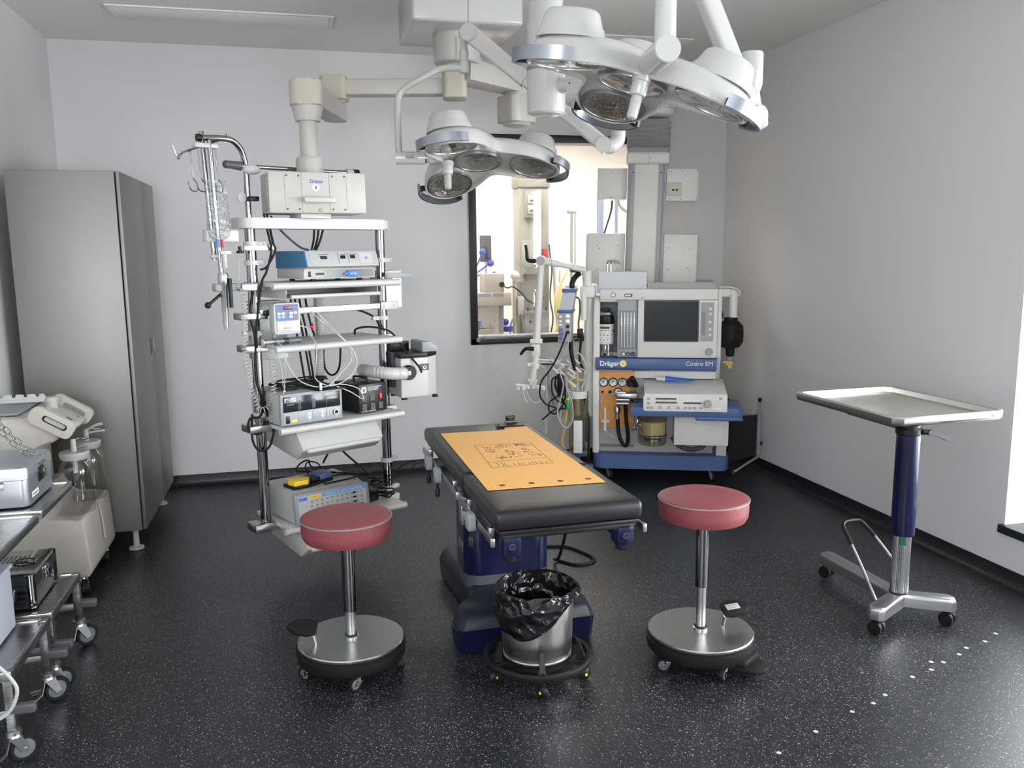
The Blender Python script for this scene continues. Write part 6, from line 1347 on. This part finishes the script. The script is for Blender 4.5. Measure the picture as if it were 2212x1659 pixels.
for x in (.77, .79, .80, .81, .84, .86, .87, .88, .905, .92, .935, .95, .96, .98): ln(*g(x, 3.39), *g(x + .002, 3.39 + rr.uniform(.012, .06)), .002)
b.build('printed_diagrams', M['ink'], t)
t = thing('bulldog_clip', 'black clip board end with chrome clip holding the yellow-orange sheet', 'clip', (1.03, 4.185, .7525))
b = B(); b.span((-.085, -.022, .0028), (.055, .03, .010), .002); b.build('board_edge', M['black'], t)
b = B(); b.sweep([(-.01, .02, .012), (-.01, .04, .022), (-.01, .035, .045), (-.01, .03, .05)], .05, .003); b.cyl((-.045, .028, .018), (.025, .028, .018), .006, n=10); b.build('clip', M['chrome'], t)
b = B(); b.tube([(-.085, .01, .012), (-.098, -.02, .012), (-.094, -.05, .004), (-.088, -.055, .003)], .004); b.build('wire_end', M['black'], t)
# ================================================================ red stools
def stool(lab, x, y, zs, zsplit, ped, rz, step=None):
    t = thing('surgical_stool', lab, 'stool', (x, y, 0), 0)
    b = B(); b.lathe([(.15, zs - .094), (.164, zs - .090), (.173, zs - .074), (.175, zs - .05), (.175, zs - .012)], 64); b.build('seat_side', M['vinyl'], t)
    b = B(); b.lathe([(.174, zs - .0118), (.172, zs - .005), (.16, zs - .001), (.10, zs + .002), (.03, zs + .003), (.0002, zs + .003)], 64, caps=False); b.build('seat_top', M['vinyl'], t)
    b = B(); b.tube([(.1758 * math.cos(2 * PI * k / 48), .1758 * math.sin(2 * PI * k / 48), zs - .010) for k in range(48)], .0034, 8, 1, True); b.build('piping', mat('grey_piping', (.20, .185, .19), .4) if 'grey_piping' not in bpy.data.materials else bpy.data.materials['grey_piping'], t)
    b = B(); b.lathe([(.07, zs - .104), (.07, zs - .0945)], 28); b.build('seat_plate', M['dgrey'], t)
    b = B(); b.lathe([(.026, zsplit), (.0265, zsplit + .004), (.0265, zs - .1045)], 32); b.build('upper_tube', M['chrome'], t)
    b = B(); b.lathe([(.0205, .131), (.0205, zsplit + .02)], 28); b.mi = 1; b.lathe([(.030, .1305), (.03, .138), (.022, .142)], 28); b.build('lower_tube', [M['satin'], M['satin']], t)
    b = B(); b.lathe([(.025, .1395), (.025, .145)], 24); b.build('tube_seal', M['black'], t)
    b = B(); b.lathe([(.208, .115), (.210, .119), (.210, .126), (.207, .1295), (.01, .1305)], 72); b.build('base_plate', M['disc'], t)
    b = B(); b.lathe([(.19, .058), (.209, .060), (.213, .066), (.213, .092), (.217, .094), (.217, .106), (.212, .108), (.212, .113), (.20, .1145)], 64); b.build('base_skirt', M['rubber'], t)
    for k in range(5):
        a = R(202 + 72 * k); caster(t, .185 * math.cos(a), .185 * math.sin(a), .060, .028, rz + 72 * k + 130, False, w=.020, hub=M['hub'], tyre=M['rubber'], fork=M['chrome'])
    px, py, pa = ped; P_ = tr(px, py, 0) @ rotz(pa)
    b = B(P_); b.sweep([(-.03, 0, .128), (-.022, 0, .165), (.02, 0, .186)], .022, .005); pd = b.build('pedal_stem', M['satin'], t)
    b = B(P_ @ tr(.02, 0, .190) @ roty(-6) @ rotx(14 if pa < 90 else -14)); b.prism([(-.055, -.036), (-.02, -.048), (.03, -.040), (.062, -.01), (.062, .01), (.03, .040), (-.02, .048), (-.055, .036)], 0, .022, bev=.008); b.build('pedal', M['rubber'], pd)
    if ped[2] < 90:
        b = B(P_ @ tr(.02, 0, .190) @ roty(-6) @ rotx(14) @ tr(-.01, 0, .0226)); b.box((0, 0, 0), (.055, .034, .0012), .0003); b.mi = 1
        for i in range(3): b.box((0, -.008 + i * .008, .0008), (.035, .0016, .0003))
        b.build('pedal_sticker', [M['lgrey'], M['inkg']], pd)
    if step:
        S = tr(0, 0, 0) @ rotz(step); b = B(S); b.prism([(.19, -.07), (.26, -.055), (.285, -.02), (.285, .02), (.26, .055), (.19, .07)], .03, .052, bev=.008); b.prism([(.175, -.075), (.226, -.06), (.226, .06), (.175, .075)], .05, .078, bev=.008); b.build('foot_step', M['rubber'], t)
stool('red round stool to the left of the operating table, nearer the equipment rack', .127, 3.27, .638, .24, (-.165, -.02, 172), 10)
stool('red round stool to the right of the operating table, under the big surgical light', 1.503, 2.98, .688, .312, (.13, .0, -5), 20, -54)
# ================================================================ waste bin on a round dolly
t = thing('bin_dolly', 'round black dolly on casters carrying the steel waste bin', 'dolly', (.832, 3.022, 0))
b = B(); b.shell([(.188, .070), (.208, .072), (.212, .080), (.212, .092), (.205, .098), (.192, .096)], 64); b.build('ring', M['rubber'], t)
b = B()
for k in range(5):
    a = R(-100 + 72 * k); b.box((.10, 0, .078), (.19, .03, .012), .003, T=rotz(-100 + 72 * k))
b.lathe([(.125, .071), (.125, .084)], 48); b.build('spokes', M['black'], t)
for k in range(5):
    a = -100 + 72 * k; T_ = rotz(a)
    b = B(T_); b.prism([(-.013, .150), (.013, .150), (.013, .192), (-.013, .192)] if False else [(.152, -.012), (.168, -.008), (.190, -.006), (.190, .006), (.168, .008), (.152, .012)], .0845, .10); b.rings([[(.153, -.012, .09), (.19, -.012, .09), (.19, .012, .09), (.153, .012, .09)], [(.153, -.008, .165), (.160, -.008, .165), (.160, .008, .165), (.153, .008, .165)]]); b.build('holding_fin', M['black'], t)
    b = B(T_ @ tr(.185, 0, 0) @ rotz(40)); b.ball((0, .0, .0275), .027, 18, (1, .55, 1)); b.cyl((0, 0, .045), (0, 0, .0705), .011); b.mi = 1; b.cyl((0, -.0155, .0275), (0, -.0145, .0275), .006, n=12); b.cyl((0, .0145, .0275), (0, .0155, .0275), .006, n=12); b.build('caster', [M['black'], M['yellow']], t)
t = thing('waste_bin', 'shiny steel waste bin on the round black dolly in front of the operating table', 'bin', (.832, 3.035, .0845)); t.scale = (1.09, 1.09, 1.)
b = B(); b.shell([(.001, .001), (.116, .001), (.122, .006), (.124, .014), (.120, .018), (.121, .03), (.124, .034), (.127, .10), (.132, .262), (.135, .265), (.135, .271), (.130, .271), (.122, .03), (.116, .01), (.001, .008)], 72); b.build('body', M['steel'], t)
t = thing('bin_liner', 'black plastic bin bag folded over the rim of the steel waste bin', 'bin bag', (.832, 3.035, .0845)); t.scale = (1.09, 1.09, 1.)
b = B(); N = 96; rr = random.Random(8)
ph = [rr.uniform(0, 6.28) for _ in range(12)]
def wob(a, f, amp): return amp * sum(math.sin(k * a + ph[k] + f * (1.3 + .4 * k)) / (1 + .12 * k) for k in (3, 5, 7, 9, 11)) / 2.5
def low(a):   # how far the fold hangs down outside: deep at the front-left, short at the right
    d = math.cos(a - R(222)); return .028 + .135 * max(0, d) ** 1.1 + .03 * max(0, math.cos(a - R(120)))
rg = []
for z_in, r_in in ((.02, .085), (.10, .105), (.17, .116), (.235, .119)):
    rg.append([((r_in + wob(a, z_in * 30, .006)) * math.cos(a), (r_in + wob(a, z_in * 30, .006)) * math.sin(a), z_in + .006 * math.sin(5 * a + z_in * 40)) for a in [2 * PI * k / N for k in range(N)]])
for s_ in (-.006, .004, .012):
    rg.append([((.131 + s_ + .0045 + wob(a, 2, .003)) * math.cos(a), (.131 + s_ + .0045 + wob(a, 2, .003)) * math.sin(a), .280 + (.006 if s_ == .004 else 0) + wob(a, 3, .005)) for a in [2 * PI * k / N for k in range(N)]])
for f_ in (.12, .3, .5, .7, .85, 1.0):
    def rad(a): return .1435 + (.012 * math.sin(PI * f_)) * (1 + wob(a, f_ * 4, 1.1)) + max(0, wob(a, f_ * 6, .006)) - .004 * f_
    rg.append([(rad(a) * math.cos(a), rad(a) * math.sin(a), .278 - low(a) * f_ * (1 + wob(a, 1, .10))) for a in [2 * PI * k / N for k in range(N)]])
b.rings(rg, caps=False)
m, nt, bb_, out_ = newmat('bin_bag_film'); bb_.inputs['Base Color'].default_value = (.008, .008, .009, 1); bb_.inputs['Roughness'].default_value = .14
tc = nt.nodes.new('ShaderNodeTexCoord'); nz = nt.nodes.new('ShaderNodeTexVoronoi'); nz.feature = 'DISTANCE_TO_EDGE' if False else 'F1'; nz.inputs['Scale'].default_value = 17; wz = nt.nodes.new('ShaderNodeTexNoise'); wz.inputs['Scale'].default_value = 9; nt.links.new(tc.outputs['Object'], wz.inputs['Vector']); va = nt.nodes.new('ShaderNodeVectorMath'); va.operation = 'MULTIPLY_ADD'; va.inputs[1].default_value = (.16, .16, .10); nt.links.new(wz.outputs['Color'], va.inputs[0]); nt.links.new(tc.outputs['Object'], va.inputs[2])
bp = nt.nodes.new('ShaderNodeBump'); bp.inputs['Strength'].default_value = .8; bp.inputs['Distance'].default_value = .03
nt.links.new(va.outputs['Vector'], nz.inputs['Vector']); nt.links.new(nz.outputs['Distance'], bp.inputs['Height']); nt.links.new(bp.outputs['Normal'], bb_.inputs['Normal'])
o = b.build('bag', m, t, ang=60)
# ================================================================ instrument stand at the right
t = thing('instrument_stand', 'instrument stand with steel tray on a blue column at the right wall', 'instrument stand', (2.526, 3.10, 0))
TR_ = tr(.175, .335, 0) @ rotz(2.0)
def tr_ring(k, z, c=.035):
    w, d = .585 + 2 * k, .76 + 2 * k; hw, hd = w / 2, d / 2; c = c + k * .4
    return [(x, y, z) for x, y in ((-hw + c, -hd), (hw - c, -hd), (hw, -hd + c), (hw, hd - c), (hw - c, hd), (-hw + c, hd), (-hw, hd - c), (-hw, -hd + c))]
b = B(TR_); b.rings([tr_ring(-.035, .889), tr_ring(-.012, .890), tr_ring(-.004, .896), tr_ring(0, .905), tr_ring(.002, .925), tr_ring(-.004, .931), tr_ring(-.016, .931), tr_ring(-.022, .926), tr_ring(-.026, .902), tr_ring(-.034, .899)]); b.build('tray', M['tray'], t)
b = B(TR_); b.box((.215, -.3825, .913), (.032, .0015, .010), .0004); b.build('maker_sticker', mat('orange_sticker', (.85, .42, .03), .4), t)
b = B(); b.lathe([(.05, .846), (.055, .85), (.055, .872), (.045, .88), (.045, .8885)], 32); b.build('column_head', M['black'], t)
b = B(); b.box((.0, .18, .875), (.07, .42, .024), .004); b.build('tray_beam', M['dgrey'], t)
b = B(); b.lathe([(.049, .395), (.0495, .40), (.0495, .845)], 40); b.build('column_sleeve', M['navy'], t)
b = B(); b.rings([[((.0385 - .0018 * (k % 2)) * math.cos(2 * PI * k / 64), (.0385 - .0018 * (k % 2)) * math.sin(2 * PI * k / 64), z) for k in range(64)] for z in (.128, .41)]); b.mi = 1; b.lathe([(.041, .127), (.041, .132)], 32); b.build('column', [M['satin'], M['black']], t, ang=10)
b = B(); q_ = [R(-150 + 8 * k) for k in range(7)]; b.rings([[(.0392 * math.cos(a), .0392 * math.sin(a), z) for a in q_] + [(.0386 * math.cos(a), .0386 * math.sin(a), z) for a in reversed(q_)] for z in (.355, .39)]); b.build('green_label', mat('dark_green_label', (.01, .09, .06), .4), t)
b = B(); b.cyl((.03, -.045, .862), (.065, -.055, .862), .012); b.mi = 1; b.sweep([(.05, -.055, .865), (.10, -.06, .85), (.155, -.065, .822)], .022, .016); b.build('clamp_lever', [M['black'], M['dgrey']], t)
hub = V((0, -.01, .1))
legs = ((-.215, -.125), (.195, -.125), (-.015, .545))
pl = []
ang = sorted([(math.atan2(y, x), x, y) for x, y in legs])
for i, (a, x, y) in enumerate(ang):
    d = V((x, y)).normalized(); n = V((-d.y, d.x)); hw = .036; L_ = V((x, y)).length
    e0 = V((x, y)) - n * hw * .8 - d * .012; e1 = V((x, y)) + n * hw * .8 - d * .012
    a2 = ang[(i + 1) % 3][0] + (2 * PI if i == 2 else 0); mid = (a + a2) / 2
    half = (a2 - a) / 2; rc = hw / max(.3, math.sin(half))
    pl += [tuple(V((x, y)) - n * hw - d * .02), tuple(V((x, y)) - n * hw * .5), tuple(V((x, y)) + n * hw * .5), tuple(V((x, y)) + n * hw - d * .02), (rc * math.cos(mid), rc * math.sin(mid))]
b = B(); n_ = len(pl)
def sh(k, z): return [(x - k * .01 * (1 if abs(x) > .0 else 0) * (x / max(.05, math.hypot(x, y))), y - k * .01 * (y / max(.05, math.hypot(x, y))), z) for x, y in pl]
b.rings([sh(0, .072), sh(0, .110), sh(.5, .122), sh(1.2, .127)]); b.build('base', M['satin'], t)
for x, y in legs:
    d = V((x, y)).normalized(); px, py = x - d.x * .03, y - d.y * .03
    b = B(tr(px, py, 0) @ rotz(25)); b.cyl((0, 0, .055), (0, 0, .0715), .010)
    for s in (-1, 1): b.cyl((s * .006, 0, .0305), (s * .025, 0, .0305), .030, n=26)
    b.box((0, 0, .052), (.046, .036, .018), .006); b.build('caster', M['rubber'], t)
hf = [V((-.156, -.05, .125)), V((.08, .17, .09))]
b = B(); b.tube([(-.15, -.045, .12), (-.128, .10, .23), (-.118, .22, .325), (-.112, .262, .355), (-.09, .28, .372), (-.02, .285, .372), (.0, .275, .362), (.012, .26, .345), (.03, .22, .31), (.05, .13, .24), (.06, .06, .18), (.03, .0, .12)], .007, 10, 3); b.build('push_bar', M['satin'], t)
b = B(); b.tube([(-.1225, .18, .295), (-.118, .22, .325), (-.112, .262, .355), (-.09, .28, .372), (-.02, .285, .372), (.0, .275, .362), (.012, .26, .345), (.03, .22, .31)], .0095, 10, 3); b.build('grip_sleeve', M['black'], t)
# ---- pale round dots in the floor
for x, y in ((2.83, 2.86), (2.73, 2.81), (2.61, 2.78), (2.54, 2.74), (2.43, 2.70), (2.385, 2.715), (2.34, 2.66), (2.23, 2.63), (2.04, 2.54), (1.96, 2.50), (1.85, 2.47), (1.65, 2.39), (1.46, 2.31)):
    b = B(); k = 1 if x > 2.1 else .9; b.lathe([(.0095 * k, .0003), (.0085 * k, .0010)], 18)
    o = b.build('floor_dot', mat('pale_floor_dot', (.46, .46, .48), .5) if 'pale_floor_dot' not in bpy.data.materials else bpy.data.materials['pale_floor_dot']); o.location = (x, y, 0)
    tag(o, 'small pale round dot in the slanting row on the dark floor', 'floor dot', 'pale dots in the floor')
# ================================================================ the bright adjoining room behind the inner window
M['wall2'] = mat('cream_white_paint', (.78, .74, .68), .7)
NX0, NX1 = .2, 5.6
b = B(); b.span((NX0 - .15, YB + .16, 0), (NX0, YN, ZC)); struct(b.build('wall_next_left', M['wall2']))
b = B(); b.span((NX0 - .15, YN, 0), (3.62, YN + .15, ZC)); b.span((3.62, YN, 0), (NX1, YN + .15, .9)); b.span((3.62, YN, 2.35), (NX1, YN + .15, ZC)); b.span((3.82, YN, .9), (NX1, YN + .15, 2.35)); struct(b.build('wall_next_back', M['wall2']))
b = B(); b.span((NX1, YB + .16, 0), (NX1 + .15, YN + .15, ZC)); struct(b.build('wall_next_right', M['wall2']))
b = B(); b.span((XR, YB + .0, 0), (NX1 + .15, YB + .16, ZC)); struct(b.build('wall_next_front', M['wall2']))
M['wframe'] = mat('blue_grey_frame', (.22, .27, .36), .4)
b = B()
for x0, x1, z0, z1 in ((3.60, 3.68, .9, 2.35), (3.82, 3.86, .9, 2.35), (3.6, 3.86, .88, .95), (3.6, 3.86, 2.30, 2.37)): b.span((x0, YN - .03, z0), (x1, YN + .06, z1), .003)
w = b.build('window_5', M['wframe']); struct(w)
b = B(); b.span((3.66, YN + .01, .93), (3.84, YN + .018, 2.32)); b.build('pane', M['glass'], w)
# unseen glowing ceiling panels added to brighten the adjoining room
M['lit'] = mat('added_glow_panel', (1, 1, 1), .5, emit=(1., .96, .90), estr=21.)
for i, (x, y) in enumerate(((1.5, 7.4), (1.5, 9.0), (3.0, 7.4), (3.0, 9.0), (4.5, 8.2))):
    t = thing('ceiling_lamp', 'unseen glowing ceiling panel added to brighten the adjoining room', 'ceiling light', (x, y, ZC), 0, 'added glow panels in the adjoining room')  # added glow panel, not a lamp of the room
    b = B(); b.span((-.5, -.3, -.012), (.5, .3, -.001), .003); b.build('diffuser', M['lit'], t)
    b = B()
    for a in ((-.53, -.33, .53, -.3), (-.53, .3, .53, .33), (-.53, -.3, -.5, .3), (.5, -.3, .53, .3)): b.span((a[0], a[1], -.014), (a[2], a[3], -.001), .002)
    b.build('frame', M['white'], t)  # rim of the added glow panel
# supply column with sockets
t = thing('supply_column', 'cream supply column with paired sockets seen through the inner window', 'supply column', (2.19, 8.1, ZC))
T0 = tr(-2.19, -8.1, -ZC)
b = B(T0); b.span((2.045, 8.0, .80), (2.335, 8.25, 2.235), .006); b.span((2.03, 7.98, 2.235), (2.35, 8.27, 2.36), .02); b.span((2.06, 8.02, 2.36), (2.32, 8.24, ZC - .001), .01); b.build('mast', mat('warm_grey_column', (.27, .26, .22), .5), t)
b = B(T0); b.span((2.09, 7.965, 1.955), (2.26, 7.999, 2.20), .003); bx = b.build('socket_box', bpy.data.materials['warm_grey_column'], t)
for z in (2.125, 2.03):
    b = B(T0); b.span((2.115, 7.955, z - .04), (2.205, 7.964, z + .04), .002); b.mi = 1; b.span((2.135, 7.95, z), (2.19, 7.955, z + .022), .001); b.mi = 2; b.span((2.142, 7.952, z - .02), (2.160, 7.9545, z - .004)); b.span((2.167, 7.952, z - .02), (2.185, 7.9545, z - .004)); b.build('data_socket', [M['beige'], M['inkw'], M['dark']], bx)
b = B(T0); b.span((2.06, 7.975, 1.42), (2.25, 7.999, 1.745), .002); b.mi = 1
for x in (2.08, 2.155, 2.23):
    for z in (1.44, 1.58, 1.725): b.cyl((x, 7.973, z), (x, 7.976, z), .006, n=8)
b.build('cover_panel', [mat('grey_cover_panel', (.31, .30, .26), .5), M['mgrey']], t)
b = B(T0); b.span((2.06, 7.90, .86), (2.30, 7.999, 1.05), .006); b.mi = 1; b.span((2.055, 7.88, 1.05), (2.30, 7.90, 1.075)); b.mi = 2; b.cyl((2.12, 7.896, .97), (2.12, 7.9, .97), .012, n=10)
for x in (2.09, 2.15, 2.27): b.cyl((x, 7.88, 1.075), (x, 7.88, 1.11), .010, n=10)
b.build('drawer_unit', [M['lgrey'], M['satin'], M['dgrey']], t)
b = B(T0); b.tube([(2.33, 7.97, 1.70), (2.335, 7.96, 1.60), (2.35, 7.95, 1.45), (2.33, 7.95, 1.2), (2.36, 7.95, 1.0), (2.34, 7.95, .85)], .008); b.build('hanging_cable', M['dgrey'], t)
b = B(T0); b.tube([(2.37, 7.95, 1.5), (2.38, 7.94, 1.2), (2.40, 7.94, .95), (2.39, 7.94, .83)], .014); b.tube([(2.43, 7.95, 1.45), (2.42, 7.94, 1.1), (2.44, 7.94, .83)], .008); b.build('hanging_hose', M['white'], t)
b = B(T0); b.span((2.27, 7.975, 1.57), (2.305, 7.999, 1.66), .003); b.build('red_tag', M['red'], t)
# anaesthesia trolley at the left of the view
t = thing('equipment_trolley', 'beige equipment trolley with instruments on top seen at the left of the inner window', 'trolley', (1.62, 7.85, 0))
T0 = tr(-1.62, -7.85, 0); bg_ = mat('trolley_beige', (.46, .42, .355), .5)
b = B(T0); b.span((1.42, 7.62, .10), (1.745, 8.05, 1.15), .008); b.mi = 1; b.span((1.55, 7.618, .12), (1.552, 7.62, 1.14)); b.build('body', [bg_, M['inkg']], t)
b = B(T0); b.span((1.40, 7.58, 1.15), (1.86, 8.08, 1.27), .01); b.mi = 1; b.span((1.55, 7.577, 1.235), (1.66, 7.579, 1.265)); b.span((1.68, 7.577, 1.235), (1.78, 7.579, 1.265)); b.build('worktop', [bg_, M['mgrey']], t)
b = B(T0); b.span((1.752, 7.66, .12), (1.80, 8.02, 1.149), .004); b.build('side_panel', M['mgrey'], t)
b = B(T0 @ tr(1.57, 7.6175, .97) @ rotx(90)); b.prism(rrect(.24, .055, .02, 4), 0, .003); b.prism(rrect(.08, .10, .004, 2, .02, -.07), 0, .003); b.mi = 1
for x in (-.09, .01, .09): b.cyl((x, 0, .003), (x, 0, .006), .009, n=10)
b.build('hinge_plate', [bg_, M['mgrey']], t)
for x in (1.46, 1.72):
    for y in (7.68, 8.0): b = B(T0); b.cyl((x - .015, y, .051), (x + .015, y, .051), .05); b.build('caster', M['black'], t)
tag_ = lambda nm, lab, cat, x, y, z: thing(nm, lab, cat, (x, y, z))
t = tag_('instrument_case', 'small cream box with black plug on the beige trolley beyond the window', 'case', 1.72, 7.70, 1.272)
b = B(); b.span((-.11, -.10, 0), (.075, .12, .17), .006); b.build('case', bg_, t)
b = B(); b.cyl((.05, -.11, .07), (.05, -.10, .07), .025); b.tube([(.05, -.115, .07), (.09, -.14, .04), (.14, -.16, .05), (.22, -.16, -.01), (.30, -.14, -.09), (.40, -.10, -.11), (.48, .0, -.06)], .006); b.build('plug_cable', M['black'], t)
t = tag_('small_monitor', 'small dark monitor standing upright on the beige trolley beyond the window', 'monitor', 1.715, 8.02, 1.272)
b = B(); b.span((-.055, -.015, .27), (.055, .02, .52), .01); b.build('screen', M['dgrey'], t)
b = B(); b.cyl((0, 0, 0), (0, 0, .27), .012); b.cyl((0, 0, 0.0005), (0, 0, .012), .05); b.build('stand', M['white'], t)
t = tag_('valve_assembly', 'white valve block with blue knobs on the beige trolley beyond the window', 'valve block', 1.56, 7.90, 1.272)
b = B(); b.span((-.12, -.04, 0), (.02, .06, .06), .008); b.span((-.13, -.02, .10), (.05, .04, .16), .01); b.cyl((-.05, .01, .06), (-.05, .01, .10), .02); b.cyl((-.14, .05, .0), (-.14, .05, .52), .02); b.build('block', M['white'], t)
for x, z in ((.12, .36), (.20, .26), (.24, .16)): 
    b = B(); b.ball((x * .9, .03, z), .035 if z > .2 else .022, 14); b.cyl((x * .9, .03, z), (.0, .02, .14), .008); b.build('blue_knob', mat('royal_blue', (.03, .06, .40), .35) if 'royal_blue' not in bpy.data.materials else bpy.data.materials['royal_blue'], t)
b = B(); b.tube([(-.10, .0, .16), (-.06, -.02, .28), (.0, -.03, .26), (.04, -.02, .17)], .012); b.tube([(-.13, .03, .5), (-.11, .0, .34), (-.07, -.02, .22)], .007); b.build('hose', M['lgrey'], t)
t = tag_('canister_stand', 'cream support stand with hanging hoses beside the beige trolley beyond the window', 'stand', 2.0, 7.96, 0)
b = B(); b.cyl((-.02, 0, .02), (-.02, 0, 1.40), .022); b.lathe([(.05, .002), (.05, .03), (.03, .05)], 24); b.build('post', bg_, t)
b = B(); b.ball((-.02, -.02, 1.41), .045, 14); b.box((.03, -.02, 1.12), (.06, .06, .18), .006); b.build('joint', M['white'], t)
b = B(); b.tube([(.03, -.05, 1.05), (.06, -.06, .8), (.0, -.06, .5), (.05, -.06, .3)], .012); b.tube([(-.05, -.04, 1.0), (-.08, -.05, .9), (-.06, -.05, .6)], .01); b.build('hose', M['mgrey'], t)
b = B(); b.cyl((-.10, -.02, .88), (-.10, -.02, .93), .05); b.ball((-.12, -.02, .97), .035); b.build('blue_cap', bpy.data.materials['royal_blue'], t)
t = tag_('drip_stand', 'slim chromed drip stand seen through the inner window', 'drip stand', 2.50, 7.8, 0)
b = B(); b.cyl((0, 0, .06), (0, 0, 2.0), .012); b.cyl((.035, 0, 1.45), (.035, 0, 2.02), .006); b.box((0, 0, 2.0), (.09, .03, .03), .004); b.box((.0, 0, 1.30), (.12, .02, .02), .003); b.build('pole', M['satin'], t)
b = B(); b.ball((0, -.01, 1.46), .026, 12); b.build('clamp_knob', M['dgrey'], t)
for k in range(5):
    b = B(rotz(72 * k)); b.sweep([(0, 0, .065), (.15, 0, .06), (.27, 0, .055)], .025, .018); b.cyl((.26, -.01, .026), (.26, .01, .026), .025); b.build('leg', M['satin'], t)
t = tag_('yellow_hose_bag', 'pale yellow bag and hose hanging beside the column beyond the window', 'bag', 2.36, 7.72, 1.0)
b = B(); b.rings([[(w_ * math.cos(a), .03 * math.sin(a), z) for a in [2 * PI * k / 16 for k in range(16)]] for z, w_ in ((0, .02), (.06, .055), (.22, .06), (.30, .03), (.34, .012))]); b.build('bag', mat('pale_yellow', (.80, .68, .32), .5), t)
b = B(); b.tube([(0, 0, .33), (.05, 0, .42), (.10, .02, .52), (.13, .05, .50)], .012); b.tube([(.02, 0, .05), (-.02, 0, -.05), (-.06, 0, -.15)], .012); b.build('hose', bpy.data.materials['pale_yellow'], t)
t = tag_('wall_clock', 'small white round clock on the far wall beyond the window', 'clock', 4.02, YN - .002, 2.26)
b = B(rotx(90)); b.lathe([(.14, 0), (.15, .01), (.15, .03), (.135, .035)], 32); b.build('case', M['lgrey'], t)
b = B(rotx(90)); b.lathe([(.132, .0352), (.132, .037)], 32); b.mi = 1; b.box((0, .04, .038), (.008, .09, .001)); b.box((.03, 0, .038), (.07, .008, .001)); b.build('dial', [M['inkw'], M['dgrey']], t)
t = tag_('blue_chair', 'blue padded item at the lower left corner of the inner window view', 'pad', 1.36, 7.2, .55)
b = B(rotx(90)); b.prism([(0, .0), (.0, .52), (.10, .52), (.02, .30), (.02, 0)], -.2, .2, bev=.006); b.build('pad', M['blue'], t)
b = B(); b.cyl((.01, -.15, -.549), (.01, -.15, .0), .012); b.cyl((.01, .15, -.549), (.01, .15, .0), .012); b.build('leg', M['satin'], t)
# ---------------------------------------------------------------- daylight: overcast sky through the windows
wd = bpy.data.worlds.new('sky'); SC.world = wd; wd.use_nodes = True
bg = wd.node_tree.nodes['Background']; bg.inputs['Color'].default_value = (.96, .98, 1., 1); bg.inputs['Strength'].default_value = 20.0
def portal(name, loc, rot, sx, sy):
    l = bpy.data.lights.new(name, 'AREA'); l.shape = 'RECTANGLE'; l.size = sx; l.size_y = sy; l.cycles.is_portal = True
    o = bpy.data.objects.new(name, l); COL.objects.link(o); o.location = loc; o.rotation_euler = rot
for y0, y1 in (W1, W2):
    portal('daylight_opening', (XR + WD + .02, (y0 + y1) / 2, (ZS + ZT) / 2), (0, R(90), 0), ZT - ZS, y1 - y0)
portal('daylight_opening', ((FW[0] + FW[1]) / 2, YF - .22, (FW[2] + FW[3]) / 2), (R(90), 0, 0), FW[1] - FW[0], FW[3] - FW[2])  # portal of the added window
SC.view_settings.view_transform = 'Standard'; SC.view_settings.look = 'None'; SC.view_settings.gamma = 1.; SC.view_settings.use_curve_mapping = False
SC.view_settings.exposure = .29
